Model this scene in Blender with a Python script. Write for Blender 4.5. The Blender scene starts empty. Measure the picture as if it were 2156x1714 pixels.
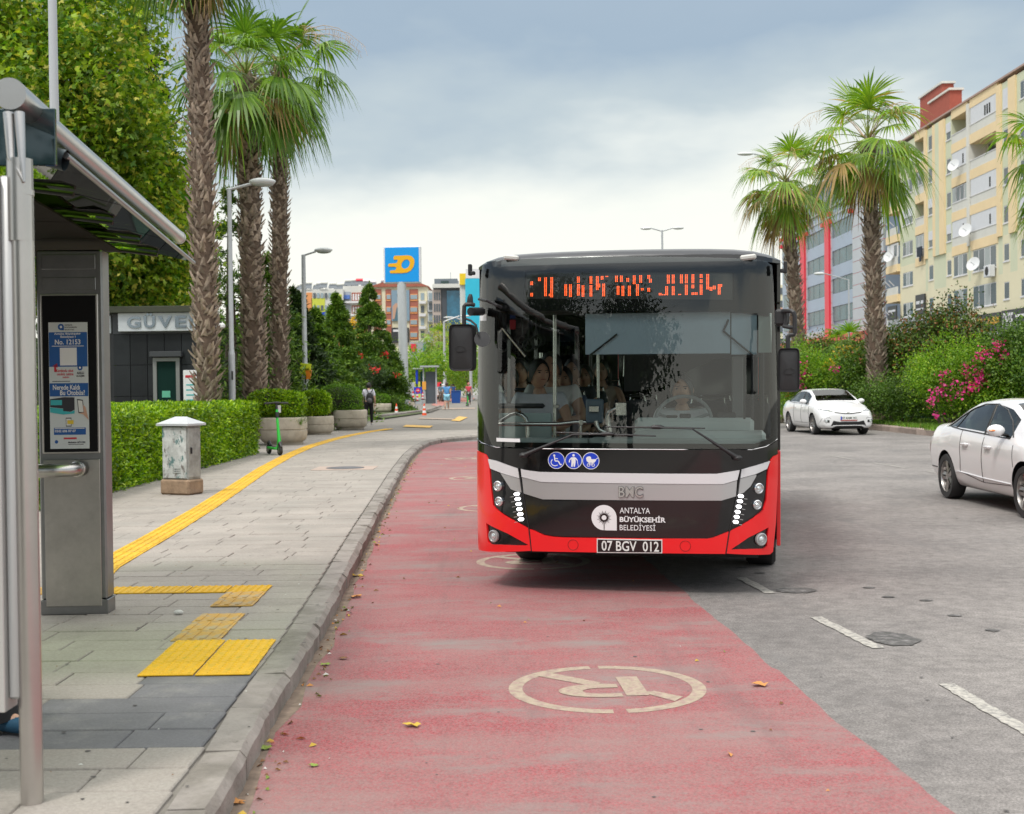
import bpy, bmesh, math, random
import numpy as np
from math import sin, cos, pi, radians, atan, tan, sqrt
from mathutils import Vector, Matrix, noise
from mathutils.bvhtree import BVHTree
random.seed(7)
rng = np.random.default_rng(7)
C = bpy.context.scene.collection
SC = bpy.context.scene

# ---------------------------------------------------------------- camera
# the street was surveyed from the photograph: picture points are turned into places on the ground, a wall or a depth
FP, CX, CY, HZ, EYE = 2650.0, 1078.0, 857.0, 813.0, 1.65
TH, RO = atan((CY - HZ) / FP), radians(0.65)
CAM = Vector((0, 0, EYE))
_F = Vector((0, cos(TH), -sin(TH))); _U0 = Vector((0, sin(TH), cos(TH))); _R0 = Vector((1, 0, 0))
_U = _U0 * cos(RO) + _R0 * sin(RO); _R = _R0 * cos(RO) - _U0 * sin(RO)
def ray(x, y): return (_F * FP + _R * (x - CX) + _U * (CY - y)).normalized()
def at(x, y, Y): d = ray(x, y); return CAM + d * (Y / d.y)
def gnd(x, y, z=0.0): d = ray(x, y); return CAM + d * ((z - EYE) / d.z)
def onX(x, y, X): d = ray(x, y); return CAM + d * (X / d.x)
cam = bpy.data.cameras.new('camera'); co = bpy.data.objects.new('camera', cam); C.objects.link(co)
co.matrix_world = Matrix(((_R.x, _U.x, -_F.x, 0), (_R.y, _U.y, -_F.y, 0), (_R.z, _U.z, -_F.z, EYE), (0, 0, 0, 1)))
cam.sensor_width = 36; cam.lens = FP / 2156 * 36; cam.clip_end = 4000; cam.clip_start = 0.05
cam.dof.use_dof = True; cam.dof.focus_distance = 10.6; cam.dof.aperture_fstop = 5.0
SC.camera = co

# ---------------------------------------------------------------- sky, sun, exposure
SUN_EL, SUN_AZ = radians(56), radians(214)     # high, behind the camera and to its left
w = bpy.data.worlds.new("World"); SC.world = w; w.use_nodes = True
nt = w.node_tree; N = nt.nodes; L = nt.links; N.clear()
def nn(t, **k):
    n = N.new(t)
    for a, b in k.items(): setattr(n, a, b)
    return n
out = nn('ShaderNodeOutputWorld'); bg = nn('ShaderNodeBackground'); bg.inputs['Strength'].default_value = 0.1
sky = nn('ShaderNodeTexSky', sky_type='NISHITA', sun_disc=False, sun_elevation=SUN_EL, sun_rotation=SUN_AZ)
tc = nn('ShaderNodeTexCoord'); sp = nn('ShaderNodeSeparateXYZ'); L.new(tc.outputs['Generated'], sp.inputs[0])
mp = nn('ShaderNodeMapping'); mp.inputs['Scale'].default_value = (2.0, 1.2, 5.0); mp.inputs['Location'].default_value = (0.35, 0.2, 0.1)
L.new(tc.outputs['Generated'], mp.inputs[0])
n1 = nn('ShaderNodeTexNoise'); n1.inputs['Scale'].default_value = 1.7; n1.inputs['Detail'].default_value = 5; n1.inputs['Roughness'].default_value = .52
L.new(mp.outputs[0], n1.inputs['Vector'])
ad = nn('ShaderNodeMath', operation='MULTIPLY_ADD'); ad.inputs[1].default_value = 0.30; L.new(n1.outputs['Fac'], ad.inputs[0])
sb = nn('ShaderNodeMath', operation='SUBTRACT'); sb.inputs[1].default_value = 0.15; L.new(sp.outputs['Z'], sb.inputs[0]); L.new(sb.outputs[0], ad.inputs[2])
cr = nn('ShaderNodeValToRGB'); L.new(ad.outputs[0], cr.inputs[0]); e = cr.color_ramp.elements
def stop(p, c, i=None):
    s = e[i] if i is not None else e.new(p)
    s.position = p; s.color = (*c, 1)
stop(0.0, (.80, .79, .70), 0); stop(1.0, (1.8, 1.78, 1.70), 1)
stop(0.06, (.84, .83, .75)); stop(0.135, (.80, .81, .745)); stop(0.175, (.65, .69, .67)); stop(0.215, (.45, .52, .55)); stop(0.28, (.31, .395, .48)); stop(0.37, (.34, .42, .50)); stop(0.6, (1.25, 1.25, 1.22))
sc10 = nn('ShaderNodeVectorMath', operation='SCALE'); sc10.inputs['Scale'].default_value = 10.0; L.new(cr.outputs[0], sc10.inputs[0])
mx = nn('ShaderNodeMix', data_type='RGBA'); mx.inputs[0].default_value = 0.93
L.new(sky.outputs[0], mx.inputs[6]); L.new(sc10.outputs[0], mx.inputs[7]); L.new(mx.outputs[2], bg.inputs['Color']); L.new(bg.outputs[0], out.inputs[0])
sun = bpy.data.lights.new('sun', 'SUN'); so = bpy.data.objects.new('sun', sun); C.objects.link(so)
sun.energy = 1.5; sun.angle = radians(11); sun.color = (1, .95, .88)
sd = Vector((sin(SUN_AZ) * cos(SUN_EL), cos(SUN_AZ) * cos(SUN_EL), sin(SUN_EL)))
so.rotation_euler = sd.to_track_quat('Z', 'Y').to_euler()
SC.view_settings.view_transform = 'Standard'; SC.view_settings.look = 'None'; SC.view_settings.gamma = 1; SC.view_settings.exposure = 0.36
SC.view_settings.use_curve_mapping = False
SC.cycles.max_bounces = 6; SC.cycles.transparent_max_bounces = 16; SC.cycles.diffuse_bounces = 3; SC.cycles.glossy_bounces = 3
SC.cycles.caustics_reflective = False; SC.cycles.caustics_refractive = False

# ---------------------------------------------------------------- materials
def lin(r, g, b):
    f = lambda c: ((c / 255 + .055) / 1.055) ** 2.4 if c > 10 else c / 255 / 12.92
    return (f(r), f(g), f(b))
_mc = {}
def mat(name, col=(.5, .5, .5), rough=.6, metal=0., var=0., vs=3., bump=0., bs=60., coat=0., isl=0., obj=0., col2=None, c2s=1.5, c2t=.55, spec=.5, stretch=None, emit=None, est=1., aniso=0.):
    if name in _mc: return _mc[name]
    m = bpy.data.materials.new(name); m.use_nodes = True; nt = m.node_tree; ns = nt.nodes; lk = nt.links
    b = ns['Principled BSDF']; b.inputs['Roughness'].default_value = rough; b.inputs['Metallic'].default_value = metal
    b.inputs['Coat Weight'].default_value = coat; b.inputs['Coat Roughness'].default_value = .04; b.inputs['Specular IOR Level'].default_value = spec
    if aniso: b.inputs['Anisotropic'].default_value = aniso
    t = ns.new('ShaderNodeTexCoord'); v = t.outputs['Object']
    if stretch:
        mpn = ns.new('ShaderNodeMapping'); mpn.inputs['Scale'].default_value = stretch; lk.new(v, mpn.inputs[0]); v = mpn.outputs[0]
    cur = None
    def rgb(c):
        n = ns.new('ShaderNodeRGB'); n.outputs[0].default_value = (*c, 1); return n.outputs[0]
    cur = rgb(col)
    if col2 is not None:
        n = ns.new('ShaderNodeTexNoise'); n.inputs['Scale'].default_value = c2s; n.inputs['Detail'].default_value = 8; n.inputs['Roughness'].default_value = .65; lk.new(v, n.inputs['Vector'])
        r = ns.new('ShaderNodeMapRange'); r.inputs[1].default_value = c2t - .08; r.inputs[2].default_value = c2t + .08; lk.new(n.outputs[0], r.inputs[0])
        x = ns.new('ShaderNodeMix'); x.data_type = 'RGBA'; lk.new(r.outputs[0], x.inputs[0]); lk.new(cur, x.inputs[6]); x.inputs[7].default_value = (*col2, 1); cur = x.outputs[2]
    def mul(fac_out, amt):
        nonlocal cur
        r = ns.new('ShaderNodeMapRange'); r.inputs[1].default_value = 0; r.inputs[2].default_value = 1; r.inputs[3].default_value = 1 - amt; r.inputs[4].default_value = 1 + amt; lk.new(fac_out, r.inputs[0])
        x = ns.new('ShaderNodeVectorMath'); x.operation = 'SCALE'; lk.new(cur, x.inputs[0]); lk.new(r.outputs[0], x.inputs['Scale']); cur = x.outputs[0]
    if var:
        n = ns.new('ShaderNodeTexNoise'); n.inputs['Scale'].default_value = vs; n.inputs['Detail'].default_value = 6; n.inputs['Roughness'].default_value = .7; lk.new(v, n.inputs['Vector'])
        n2 = ns.new('ShaderNodeMapRange'); n2.inputs[1].default_value = .3; n2.inputs[2].default_value = .7; lk.new(n.outputs[0], n2.inputs[0])
        mul(n2.outputs[0], var)
    if isl: g = ns.new('ShaderNodeNewGeometry'); mul(g.outputs['Random Per Island'], isl)
    if obj: g = ns.new('ShaderNodeObjectInfo'); mul(g.outputs['Random'], obj)
    lk.new(cur, b.inputs['Base Color'])
    if bump:
        n = ns.new('ShaderNodeTexNoise'); n.inputs['Scale'].default_value = bs; n.inputs['Detail'].default_value = 4; lk.new(v, n.inputs['Vector'])
        bb = ns.new('ShaderNodeBump'); bb.inputs['Strength'].default_value = bump; bb.inputs['Distance'].default_value = .01; lk.new(n.outputs[0], bb.inputs['Height']); lk.new(bb.outputs[0], b.inputs['Normal'])
    if emit:
        b.inputs['Emission Color'].default_value = (*emit, 1); b.inputs['Emission Strength'].default_value = est
    _mc[name] = m
    return m
def leafmat(name, a, b, c=None, rough=.45, tr=.35, cfrac=.08):
    """leaf: colour differs from leaf to leaf between a and b, a few in c; light comes through"""
    if name in _mc: return _mc[name]
    m = bpy.data.materials.new(name); m.use_nodes = True; nt = m.node_tree; ns = nt.nodes; lk = nt.links
    p = ns['Principled BSDF']; p.inputs['Roughness'].default_value = rough; p.inputs['Specular IOR Level'].default_value = .4
    g = ns.new('ShaderNodeNewGeometry'); r = ns.new('ShaderNodeValToRGB'); e = r.color_ramp.elements
    e[0].position = 0; e[0].color = (*a, 1); e[1].position = 1 - cfrac; e[1].color = (*b, 1)
    if c: x = e.new(1 - cfrac + .01); x.color = (*c, 1)
    lk.new(g.outputs['Random Per Island'], r.inputs[0])
    t = ns.new('ShaderNodeTexCoord'); n = ns.new('ShaderNodeTexNoise'); n.inputs['Scale'].default_value = .9; n.inputs['Detail'].default_value = 3; lk.new(t.outputs['Object'], n.inputs['Vector'])
    mr = ns.new('ShaderNodeMapRange'); mr.inputs[1].default_value = .3; mr.inputs[2].default_value = .7; mr.inputs[3].default_value = .62; mr.inputs[4].default_value = 1.3; lk.new(n.outputs[0], mr.inputs[0])
    sc = ns.new('ShaderNodeVectorMath'); sc.operation = 'SCALE'; lk.new(r.outputs[0], sc.inputs[0]); lk.new(mr.outputs[0], sc.inputs['Scale'])
    lk.new(sc.outputs[0], p.inputs['Base Color'])
    tn = ns.new('ShaderNodeBsdfTranslucent'); s2 = ns.new('ShaderNodeVectorMath'); s2.operation = 'MULTIPLY'; s2.inputs[1].default_value = (1.3, 1.35, .6); lk.new(sc.outputs[0], s2.inputs[0]); lk.new(s2.outputs[0], tn.inputs[0])
    ms = ns.new('ShaderNodeMixShader'); ms.inputs[0].default_value = tr; lk.new(p.outputs[0], ms.inputs[1]); lk.new(tn.outputs[0], ms.inputs[2]); lk.new(ms.outputs[0], ns['Material Output'].inputs[0])
    _mc[name] = m
    return m
def glassmat(name, tint=(.8, .85, .83), refl=.06, rough=.0, power=.5):
    """thin sheet glass: clear through, mirrored by the angle it is seen at"""
    if name in _mc: return _mc[name]
    m = bpy.data.materials.new(name); m.use_nodes = True; nt = m.node_tree; ns = nt.nodes; lk = nt.links
    ns.remove(ns['Principled BSDF'])
    t = ns.new('ShaderNodeBsdfTransparent'); t.inputs[0].default_value = (*tint, 1)
    g = ns.new('ShaderNodeBsdfGlossy'); g.inputs['Roughness'].default_value = rough; g.inputs[0].default_value = (1, 1, 1, 1)
    lw = ns.new('ShaderNodeFresnel'); lw.inputs[0].default_value = 1.5
    mr = ns.new('ShaderNodeMath'); mr.operation = 'MULTIPLY_ADD'; mr.inputs[1].default_value = 1.05; mr.inputs[2].default_value = refl; mr.use_clamp = True; lk.new(lw.outputs[0], mr.inputs[0])
    ms = ns.new('ShaderNodeMixShader'); lk.new(mr.outputs[0], ms.inputs[0]); lk.new(t.outputs[0], ms.inputs[1]); lk.new(g.outputs[0], ms.inputs[2]); lk.new(ms.outputs[0], ns['Material Output'].inputs[0])
    _mc[name] = m
    return m

# ---------------------------------------------------------------- mesh building
class MB:
    def __init__(s): s.v = []; s.f = []; s.m = []; s.M = Matrix()
    def add(s, vs, fs, mi=0):
        n = len(s.v); M = s.M
        s.v += [M @ Vector(v) for v in vs]; s.f += [tuple(n + i for i in f) for f in fs]; s.m += [mi] * len(fs); return s
    def box(s, c, d, rz=0., mi=0, R=None):
        x, y, z = d[0] / 2, d[1] / 2, d[2] / 2; R = R or Matrix.Rotation(rz, 3, 'Z'); c = Vector(c)
        vs = [c + R @ Vector((a * x, b * y, e * z)) for e in (-1, 1) for a, b in ((-1, -1), (1, -1), (1, 1), (-1, 1))]
        return s.add(vs, [(3, 2, 1, 0), (4, 5, 6, 7), (0, 1, 5, 4), (1, 2, 6, 5), (2, 3, 7, 6), (3, 0, 4, 7)], mi)
    def cbox(s, c, d, b=.01, rz=0., mi=0, R=None):
        """box with every edge chamfered"""
        R = R or Matrix.Rotation(rz, 3, 'Z'); c = Vector(c); h = (d[0] / 2, d[1] / 2, d[2] / 2); vs = []; ix = {}
        for sx in (-1, 1):
            for sy in (-1, 1):
                for sz in (-1, 1):
                    sg = (sx, sy, sz)
                    for a in range(3):
                        p = [sg[k] * (h[k] - (0 if k == a else b)) for k in range(3)]
                        ix[(sg, a)] = len(vs); vs.append(c + R @ Vector(p))
        fs = []
        for a in range(3):
            o = [k for k in range(3) if k != a]
            for sa in (-1, 1):
                q = []
                for u, v in ((-1, -1), (1, -1), (1, 1), (-1, 1)):
                    g = [0, 0, 0]; g[a] = sa; g[o[0]] = u; g[o[1]] = v; q.append(ix[(tuple(g), a)])
                if (sa > 0) != (a != 1): q.reverse()
                fs.append(q)
            for u in (-1, 1):
                for v in (-1, 1):
                    g0 = [0, 0, 0]; g1 = [0, 0, 0]; g0[a] = -1; g1[a] = 1
                    for g in (g0, g1): g[o[0]] = u; g[o[1]] = v
                    fs.append([ix[(tuple(g0), o[0])], ix[(tuple(g1), o[0])], ix[(tuple(g1), o[1])], ix[(tuple(g0), o[1])]])
        for sx in (-1, 1):
            for sy in (-1, 1):
                for sz in (-1, 1): fs.append([ix[((sx, sy, sz), k)] for k in range(3)])
        return s.add(vs, fs, mi)
    def tube(s, pts, r, n=8, mi=0, caps=True, flat=1.):
        pts = [Vector(p) for p in pts]; k = len(pts); rs = r if isinstance(r, (list, tuple)) else [r] * k
        t0 = (pts[1] - pts[0]).normalized(); up = Vector((0, 0, 1)) if abs(t0.z) < .9 else Vector((0, 1, 0)); a = t0.cross(up).normalized(); vs = []
        for i, p in enumerate(pts):
            t = (pts[min(i + 1, k - 1)] - pts[max(i - 1, 0)]).normalized(); a = (a - t * a.dot(t)).normalized(); b = t.cross(a)
            vs += [p + (a * cos(2 * pi * j / n) + b * sin(2 * pi * j / n) * flat) * rs[i] for j in range(n)]
        fs = [(i * n + j, i * n + (j + 1) % n, (i + 1) * n + (j + 1) % n, (i + 1) * n + j) for i in range(k - 1) for j in range(n)]
        if caps: fs += [tuple(range(n))[::-1], tuple((k - 1) * n + j for j in range(n))]
        return s.add(vs, fs, mi)
    def lathe(s, prof, n=16, c=(0, 0, 0), mi=0, M=None, sq=0., caps=True):
        """spin (r,z) about z"""
        c = Vector(c); vs = []; M = M or Matrix.Identity(3)
        for r, z in prof:
            for j in range(n):
                a = 2 * pi * j / n; q = r
                if sq: q = r / (abs(cos(a)) ** sq + abs(sin(a)) ** sq) ** (1 / sq)
                vs.append(c + M @ Vector((q * cos(a), q * sin(a), z)))
        k = len(prof)
        fs = [(i * n + j, i * n + (j + 1) % n, (i + 1) * n + (j + 1) % n, (i + 1) * n + j) for i in range(k - 1) for j in range(n)]
        if caps and prof[0][0] > 1e-4: fs.append(tuple(range(n))[::-1])
        if caps and prof[-1][0] > 1e-4: fs.append(tuple((k - 1) * n + j for j in range(n)))
        return s.add(vs, fs, mi)
    def sph(s, c, r, n=12, k=8, mi=0, M=None):
        r = r if isinstance(r, (tuple, list)) else (r, r, r); c = Vector(c); M = M or Matrix.Identity(3); vs = []
        for i in range(k + 1):
            t = pi * i / k
            vs += [c + M @ Vector((r[0] * sin(t) * cos(2 * pi * j / n), r[1] * sin(t) * sin(2 * pi * j / n), r[2] * cos(t))) for j in range(n)]
        return s.add(vs, [(i * n + j, (i + 1) * n + j, (i + 1) * n + (j + 1) % n, i * n + (j + 1) % n) for i in range(k) for j in range(n)], mi)
    def prism(s, poly, z0, z1, mi=0, M=None):
        """2-D outline (x,y), anticlockwise, raised from z0 to z1; M places it"""
        M = M or Matrix(); n = len(poly)
        a = sum(poly[i][0] * poly[(i + 1) % n][1] - poly[(i + 1) % n][0] * poly[i][1] for i in range(n))
        if a < 0: poly = poly[::-1]
        vs = [M @ Vector((x, y, z0)) for x, y in poly] + [M @ Vector((x, y, z1)) for x, y in poly]
        return s.add(vs, [tuple(range(n))[::-1], tuple(range(n, 2 * n))] + [(i, (i + 1) % n, n + (i + 1) % n, n + i) for i in range(n)], mi)
    def quad(s, a, b, c, d, mi=0): return s.add([a, b, c, d], [(0, 1, 2, 3)], mi)
    def mesh(s, name, mats, smooth=30):
        me = bpy.data.meshes.new(name); me.from_pydata([tuple(v) for v in s.v], [], s.f)
        for m in (mats if isinstance(mats, (list, tuple)) else [mats]): me.materials.append(m)
        if len(me.materials) > 1: me.polygons.foreach_set('material_index', s.m)
        fin(me, smooth); return me
    def build(s, name, mats, parent=None, smooth=30, **k): return obj(name, s.mesh(name, mats, smooth), parent, **k)
def fin(me, smooth=30):
    if smooth:
        me.shade_smooth()
        if smooth < 180: me.set_sharp_from_angle(angle=radians(smooth))
    me.update()
def obj(name, me, parent=None, loc=None, rot=None, scale=None, label=None, cat=None, group=None, kind=None):
    o = bpy.data.objects.new(name, me); C.objects.link(o)
    if parent: o.parent = parent
    if loc is not None: o.location = loc
    if rot is not None: o.rotation_euler = rot
    if scale is not None: o.scale = scale if isinstance(scale, (tuple, list, Vector)) else (scale,) * 3
    return tag(o, label, cat, group, kind)
def tag(o, label=None, cat=None, group=None, kind=None):
    for k, v in (('label', label), ('category', cat), ('group', group), ('kind', kind)):
        if v: o[k] = v
    return o
def thing(name, label, cat, loc=(0, 0, 0), rz=0., group=None): return obj(name, None, None, loc, (0, 0, rz), None, label, cat, group)
def kids(o): return [c for c in bpy.data.objects if c.parent == o]
def dup(o, loc=None, rz=None, label=None, group=None, scale=None, parent=None, _map=None):
    if _map is None:
        _map = {}
        for c in bpy.data.objects:
            if c.parent: _map.setdefault(c.parent.name, []).append(c)
    r = o.copy(); C.objects.link(r); r.parent = parent
    if loc is not None: r.location = loc
    if rz is not None: r.rotation_euler = (0, 0, rz)
    if scale is not None: r.scale = (scale,) * 3 if not isinstance(scale, (tuple, list)) else scale
    tag(r, label, None, group)
    for c in _map.get(o.name, []): dup(c, parent=r, _map=_map)
    return r
def npmesh(name, V, Fc, mats, smooth=0, mi=None):
    me = bpy.data.meshes.new(name); me.vertices.add(len(V)); me.vertices.foreach_set('co', np.asarray(V, np.float32).ravel())
    Fc = np.asarray(Fc, np.int32); k = Fc.shape[1]; me.loops.add(Fc.size); me.loops.foreach_set('vertex_index', Fc.ravel())
    me.polygons.add(len(Fc)); me.polygons.foreach_set('loop_start', np.arange(0, Fc.size, k, dtype=np.int32)); me.polygons.foreach_set('loop_total', np.full(len(Fc), k, np.int32))
    for m in (mats if isinstance(mats, (list, tuple)) else [mats]): me.materials.append(m)
    if mi is not None: me.polygons.foreach_set('material_index', np.asarray(mi, np.int32))
    me.update(calc_edges=True)
    if smooth: me.shade_smooth()
    return me
# bold and plain lettering as meshes, from the built-in face
_txt = {}
def text_geo(s, size=1., bold=0., ext=0., shear=0., spacing=1., res=3):
    key = (s, size, bold, ext, shear, spacing)
    if key in _txt: return _txt[key]
    cu = bpy.data.curves.new('t', 'FONT'); cu.body = s; cu.size = size; cu.offset = bold * size; cu.extrude = ext; cu.shear = shear; cu.space_character = spacing; cu.resolution_u = res
    o = bpy.data.objects.new('t', cu); C.objects.link(o); bpy.context.view_layer.update()
    me = bpy.data.meshes.new_from_object(o.evaluated_get(bpy.context.evaluated_depsgraph_get()))
    vs = [tuple(v.co) for v in me.vertices]; fs = [tuple(p.vertices) for p in me.polygons]
    bpy.data.objects.remove(o); bpy.data.curves.remove(cu); bpy.data.meshes.remove(me)
    _txt[key] = (vs, fs); return vs, fs
def text_fit(s, x0, y0, x1, y1, bold=0., ext=0., **k):
    """lettering stretched into the box x0..x1, y0..y1: list of vertices, faces"""
    vs, fs = text_geo(s, 1., bold, ext, **k)
    ax = min(v[0] for v in vs); bx = max(v[0] for v in vs); ay = min(v[1] for v in vs); by = max(v[1] for v in vs)
    return [(x0 + (v[0] - ax) / (bx - ax) * (x1 - x0), y0 + (v[1] - ay) / (by - ay) * (y1 - y0), v[2]) for v in vs], fs
# outlines wrapped on a curved skin
def patch(poly, fn, cuts_u=(), cuts_v=(), off=0., depth=0., holes=(), out=None):
    """fill the 2-D outline, cut it along u and v so that it bends, put it on fn(u,v,off); with depth, give it a rim going in"""
    bm = bmesh.new()
    es = []
    for loop in [poly] + list(holes):
        vs = [bm.verts.new((a, b, 0)) for a, b in loop]
        es += [bm.edges.new((vs[i], vs[(i + 1) % len(vs)])) for i in range(len(vs))]
    bmesh.ops.triangle_fill(bm, edges=es, use_beauty=True)
    for k, cs in ((0, cuts_u), (1, cuts_v)):
        for c in cs:
            nrm = (1, 0, 0) if k == 0 else (0, 1, 0)
            bmesh.ops.bisect_plane(bm, geom=bm.verts[:] + bm.edges[:] + bm.faces[:], plane_co=(c, 0, 0) if k == 0 else (0, c, 0), plane_no=nrm, dist=1e-5)
    bmesh.ops.dissolve_limit(bm, angle_limit=.001, verts=[], edges=[])
    bm.verts.index_update()
    V = [fn(v.co.x, v.co.y, off) for v in bm.verts]; Fs = [tuple(v.index for v in f.verts) for f in bm.faces]
    if out is not None:
        out = Vector(out)
        a, b, c = (Vector(V[i]) for i in Fs[0][:3])
        if (b - a).cross(c - a).dot(out) < 0: Fs = [f[::-1] for f in Fs]
    if depth:
        n = len(V); V += [fn(v.co.x, v.co.y, off - depth) for v in bm.verts]
        for ed in bm.edges:
            if len(ed.link_faces) == 1:
                f = ed.link_faces[0]; a, b = ed.verts
                vi = [v for v in f.verts]; i = vi.index(a)
                if vi[(i + 1) % len(vi)] != b: a, b = b, a
                Fs.append((b.index, a.index, n + a.index, n + b.index))
    bm.free()
    return V, Fs
def circ(cx, cy, r, n=24, r2=None, a0=0., a1=2 * pi):
    return [(cx + r * cos(a0 + (a1 - a0) * i / n), cy + (r2 or r) * sin(a0 + (a1 - a0) * i / n)) for i in range(n)]
# ================================================================ GROUND
WALK = 0.13
M_asph = mat('asphalt', (.185, .172, .166), .88, var=.15, vs=.8, bump=.5, bs=140, col2=(.235, .218, .208), c2s=.45, c2t=.5, isl=0)
def speckle(m, amt=.5, scale=90):
    """bright and dark aggregate grains"""
    nt = m.node_tree; ns = nt.nodes; lk = nt.links; b = ns['Principled BSDF']; src = b.inputs['Base Color'].links[0].from_socket
    t = ns.new('ShaderNodeTexCoord'); v = ns.new('ShaderNodeTexNoise'); v.inputs['Scale'].default_value = scale; v.inputs['Detail'].default_value = 3; v.inputs['Roughness'].default_value = .8; lk.new(t.outputs['Object'], v.inputs['Vector'])
    r = ns.new('ShaderNodeMapRange'); r.inputs[1].default_value = .35; r.inputs[2].default_value = .65; r.inputs[3].default_value = 1 - amt; r.inputs[4].default_value = 1 + amt; lk.new(v.outputs[0], r.inputs[0])
    s = ns.new('ShaderNodeVectorMath'); s.operation = 'SCALE'; lk.new(src, s.inputs[0]); lk.new(r.outputs[0], s.inputs['Scale']); lk.new(s.outputs[0], b.inputs['Base Color'])
    return m
speckle(M_asph, .42, 80); speckle(M_asph, .2, 9)
def wear(m, col, scale, t0, t1, stretch):
    nt = m.node_tree; ns = nt.nodes; lk = nt.links; b = ns['Principled BSDF']; src = b.inputs['Base Color'].links[0].from_socket
    t = ns.new('ShaderNodeTexCoord'); mp = ns.new('ShaderNodeMapping'); mp.inputs['Scale'].default_value = stretch; lk.new(t.outputs['Object'], mp.inputs[0])
    v = ns.new('ShaderNodeTexNoise'); v.inputs['Scale'].default_value = scale; v.inputs['Detail'].default_value = 10; v.inputs['Roughness'].default_value = .75; lk.new(mp.outputs[0], v.inputs['Vector'])
    r = ns.new('ShaderNodeMapRange'); r.inputs[1].default_value = t0; r.inputs[2].default_value = t1; lk.new(v.outputs[0], r.inputs[0])
    x = ns.new('ShaderNodeMix'); x.data_type = 'RGBA'; lk.new(r.outputs[0], x.inputs[0]); lk.new(src, x.inputs[6]); x.inputs[7].default_value = (*col, 1); lk.new(x.outputs[2], b.inputs['Base Color']); return m
def sheet(name, pts, z, m, kind='structure', parent=None, **k):
    b = MB(); b.add([(p[0], p[1], z) for p in pts], [tuple(range(len(pts)))]); return b.build(name, m, parent, 0, kind=kind, **k)
def fillsheet(name, pts, z, m, parent=None, **k):
    V, Fs = patch([(p[0], p[1]) for p in pts], lambda u, v, o: Vector((u, v, z + o)), out=(0, 0, 1)); b = MB(); b.add(V, Fs); return b.build(name, m, parent, 0, **k)
sheet('ground', [(-900, -60), (900, -60), (900, 2500), (-900, 2500)], -.03, mat('ground_far', (.17, .165, .15), .9, var=.2, vs=.05))
sheet('road', [(-30, -25), (12.75, -25), (12.75, 420), (-30, 420)], 0, M_asph)
sheet('far_road', [(21.5, -25), (36, -25), (36, 420), (21.5, 420)], 0.0, M_asph)

kb = [gnd(*p) for p in ((478, 1714), (524, 1642), (568, 1542), (615, 1461), (655, 1394), (692, 1320), (719, 1266), (752, 1195), (782, 1130), (812, 1070), (842, 1008), (866, 968), (884, 950), (905, 938.5), (935, 932), (975, 927.5), (1010, 925.5))]
kb = [Vector((-.86, -12, 0)), Vector((-.9, 2.6, 0))] + kb
e0 = kb[-1]; kb += [e0 + Vector((1.6, .5, 0)), e0 + Vector((3.4, .8, 0))]
def resample(pts, step):
    out = [pts[0].copy()]; acc = 0
    for a, b in zip(pts, pts[1:]):
        L_ = (b - a).length; d = (b - a) / L_ if L_ else None; t = step - acc
        while t <= L_: out.append(a + d * t); t += step
        acc = (acc + L_) % step
    return out
ks = resample(kb, .72)
def kerb_x(y, off=0.):
    for a, b in zip(kb, kb[1:]):
        if a.y <= y <= b.y and b.y > a.y: return a.x + (b.x - a.x) * (y - a.y) / (b.y - a.y) - off
    return kb[-1].x - off
# walkway body
wall_side = [Vector((-40, kb[-1].y + .4, 0)), Vector((-40, -12, 0))]
inner = []
for i, p in enumerate(kb):
    a = kb[max(i - 1, 0)]; b = kb[min(i + 1, len(kb) - 1)]; d = (b - a).normalized(); inner.append(p + Vector((-d.y, d.x, 0)) * .17)
M_walk = mat('pavement_bed', (.20, .185, .165), .95, var=.25, vs=4)
pv = MB(); V, Fs = patch([(p.x, p.y) for p in inner + [Vector((kb[-1].x, 150, 0)), Vector((-40, 150, 0)), Vector((-40, -12, 0))]], lambda u, v, o: Vector((u, v, WALK - .016 + o)), depth=.1, out=(0, 0, 1)); pv.add(V, Fs)
pavement = pv.build('pavement', M_walk, None, 0, kind='structure')
# kerb stones
M_kerb = mat('kerb_stone', (.275, .25, .228), .85, var=.22, vs=5, bump=.5, bs=50, obj=.08, col2=(.19, .172, .15), c2s=2.6, c2t=.55); wear(M_kerb, (.10, .085, .07), 9, .60, .70, (1, 1, 3))
kerb = thing('kerb', None, None); kerb['kind'] = 'structure'
def kerbstone(a, b, w=.175, h=WALK, m=M_kerb, parent=kerb, jit=.004, z0=-.02, side=1):
    d = (b - a); L_ = d.length; d.normalize(); n = Vector((-d.y, d.x, 0)) * side; g = .006
    a = a + d * g; b = b - d * g; j = [random.uniform(-jit, jit) for _ in range(6)]; ch = .026 + random.uniform(0, .02)
    pr = [(0 + j[0], z0), (0 + j[0], h - ch + j[1]), (ch, h + j[2]), (w, h + j[3]), (w, z0)]
    B = MB(); vs = []
    NS = 6
    for q, jj in [(a + d * (L_ - 2 * g) * i / NS, random.uniform(-.006, .007) + (.012 if i in (0, NS) and random.random() < .4 else 0)) for i in range(NS + 1)]: vs += [q + n * (u + (jj if u < .1 else 0)) + Vector((0, 0, z - (abs(jj) * .6 if 0 < u < .1 else 0))) for u, z in pr]
    fs = []
    for s in range(NS):
        for i in range(4): fs.append((s * 5 + i, s * 5 + i + 1, s * 5 + 5 + i + 1, s * 5 + 5 + i))
    fs += [(0, 1, 2, 3, 4)[::-1], tuple(NS * 5 + i for i in range(5))]
    B.add(vs, fs); return B.build('kerb_stone', m, parent, 0)
for a, b in zip(ks, ks[1:]):
    if b.y > 2.9: kerbstone(a, b)
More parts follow.
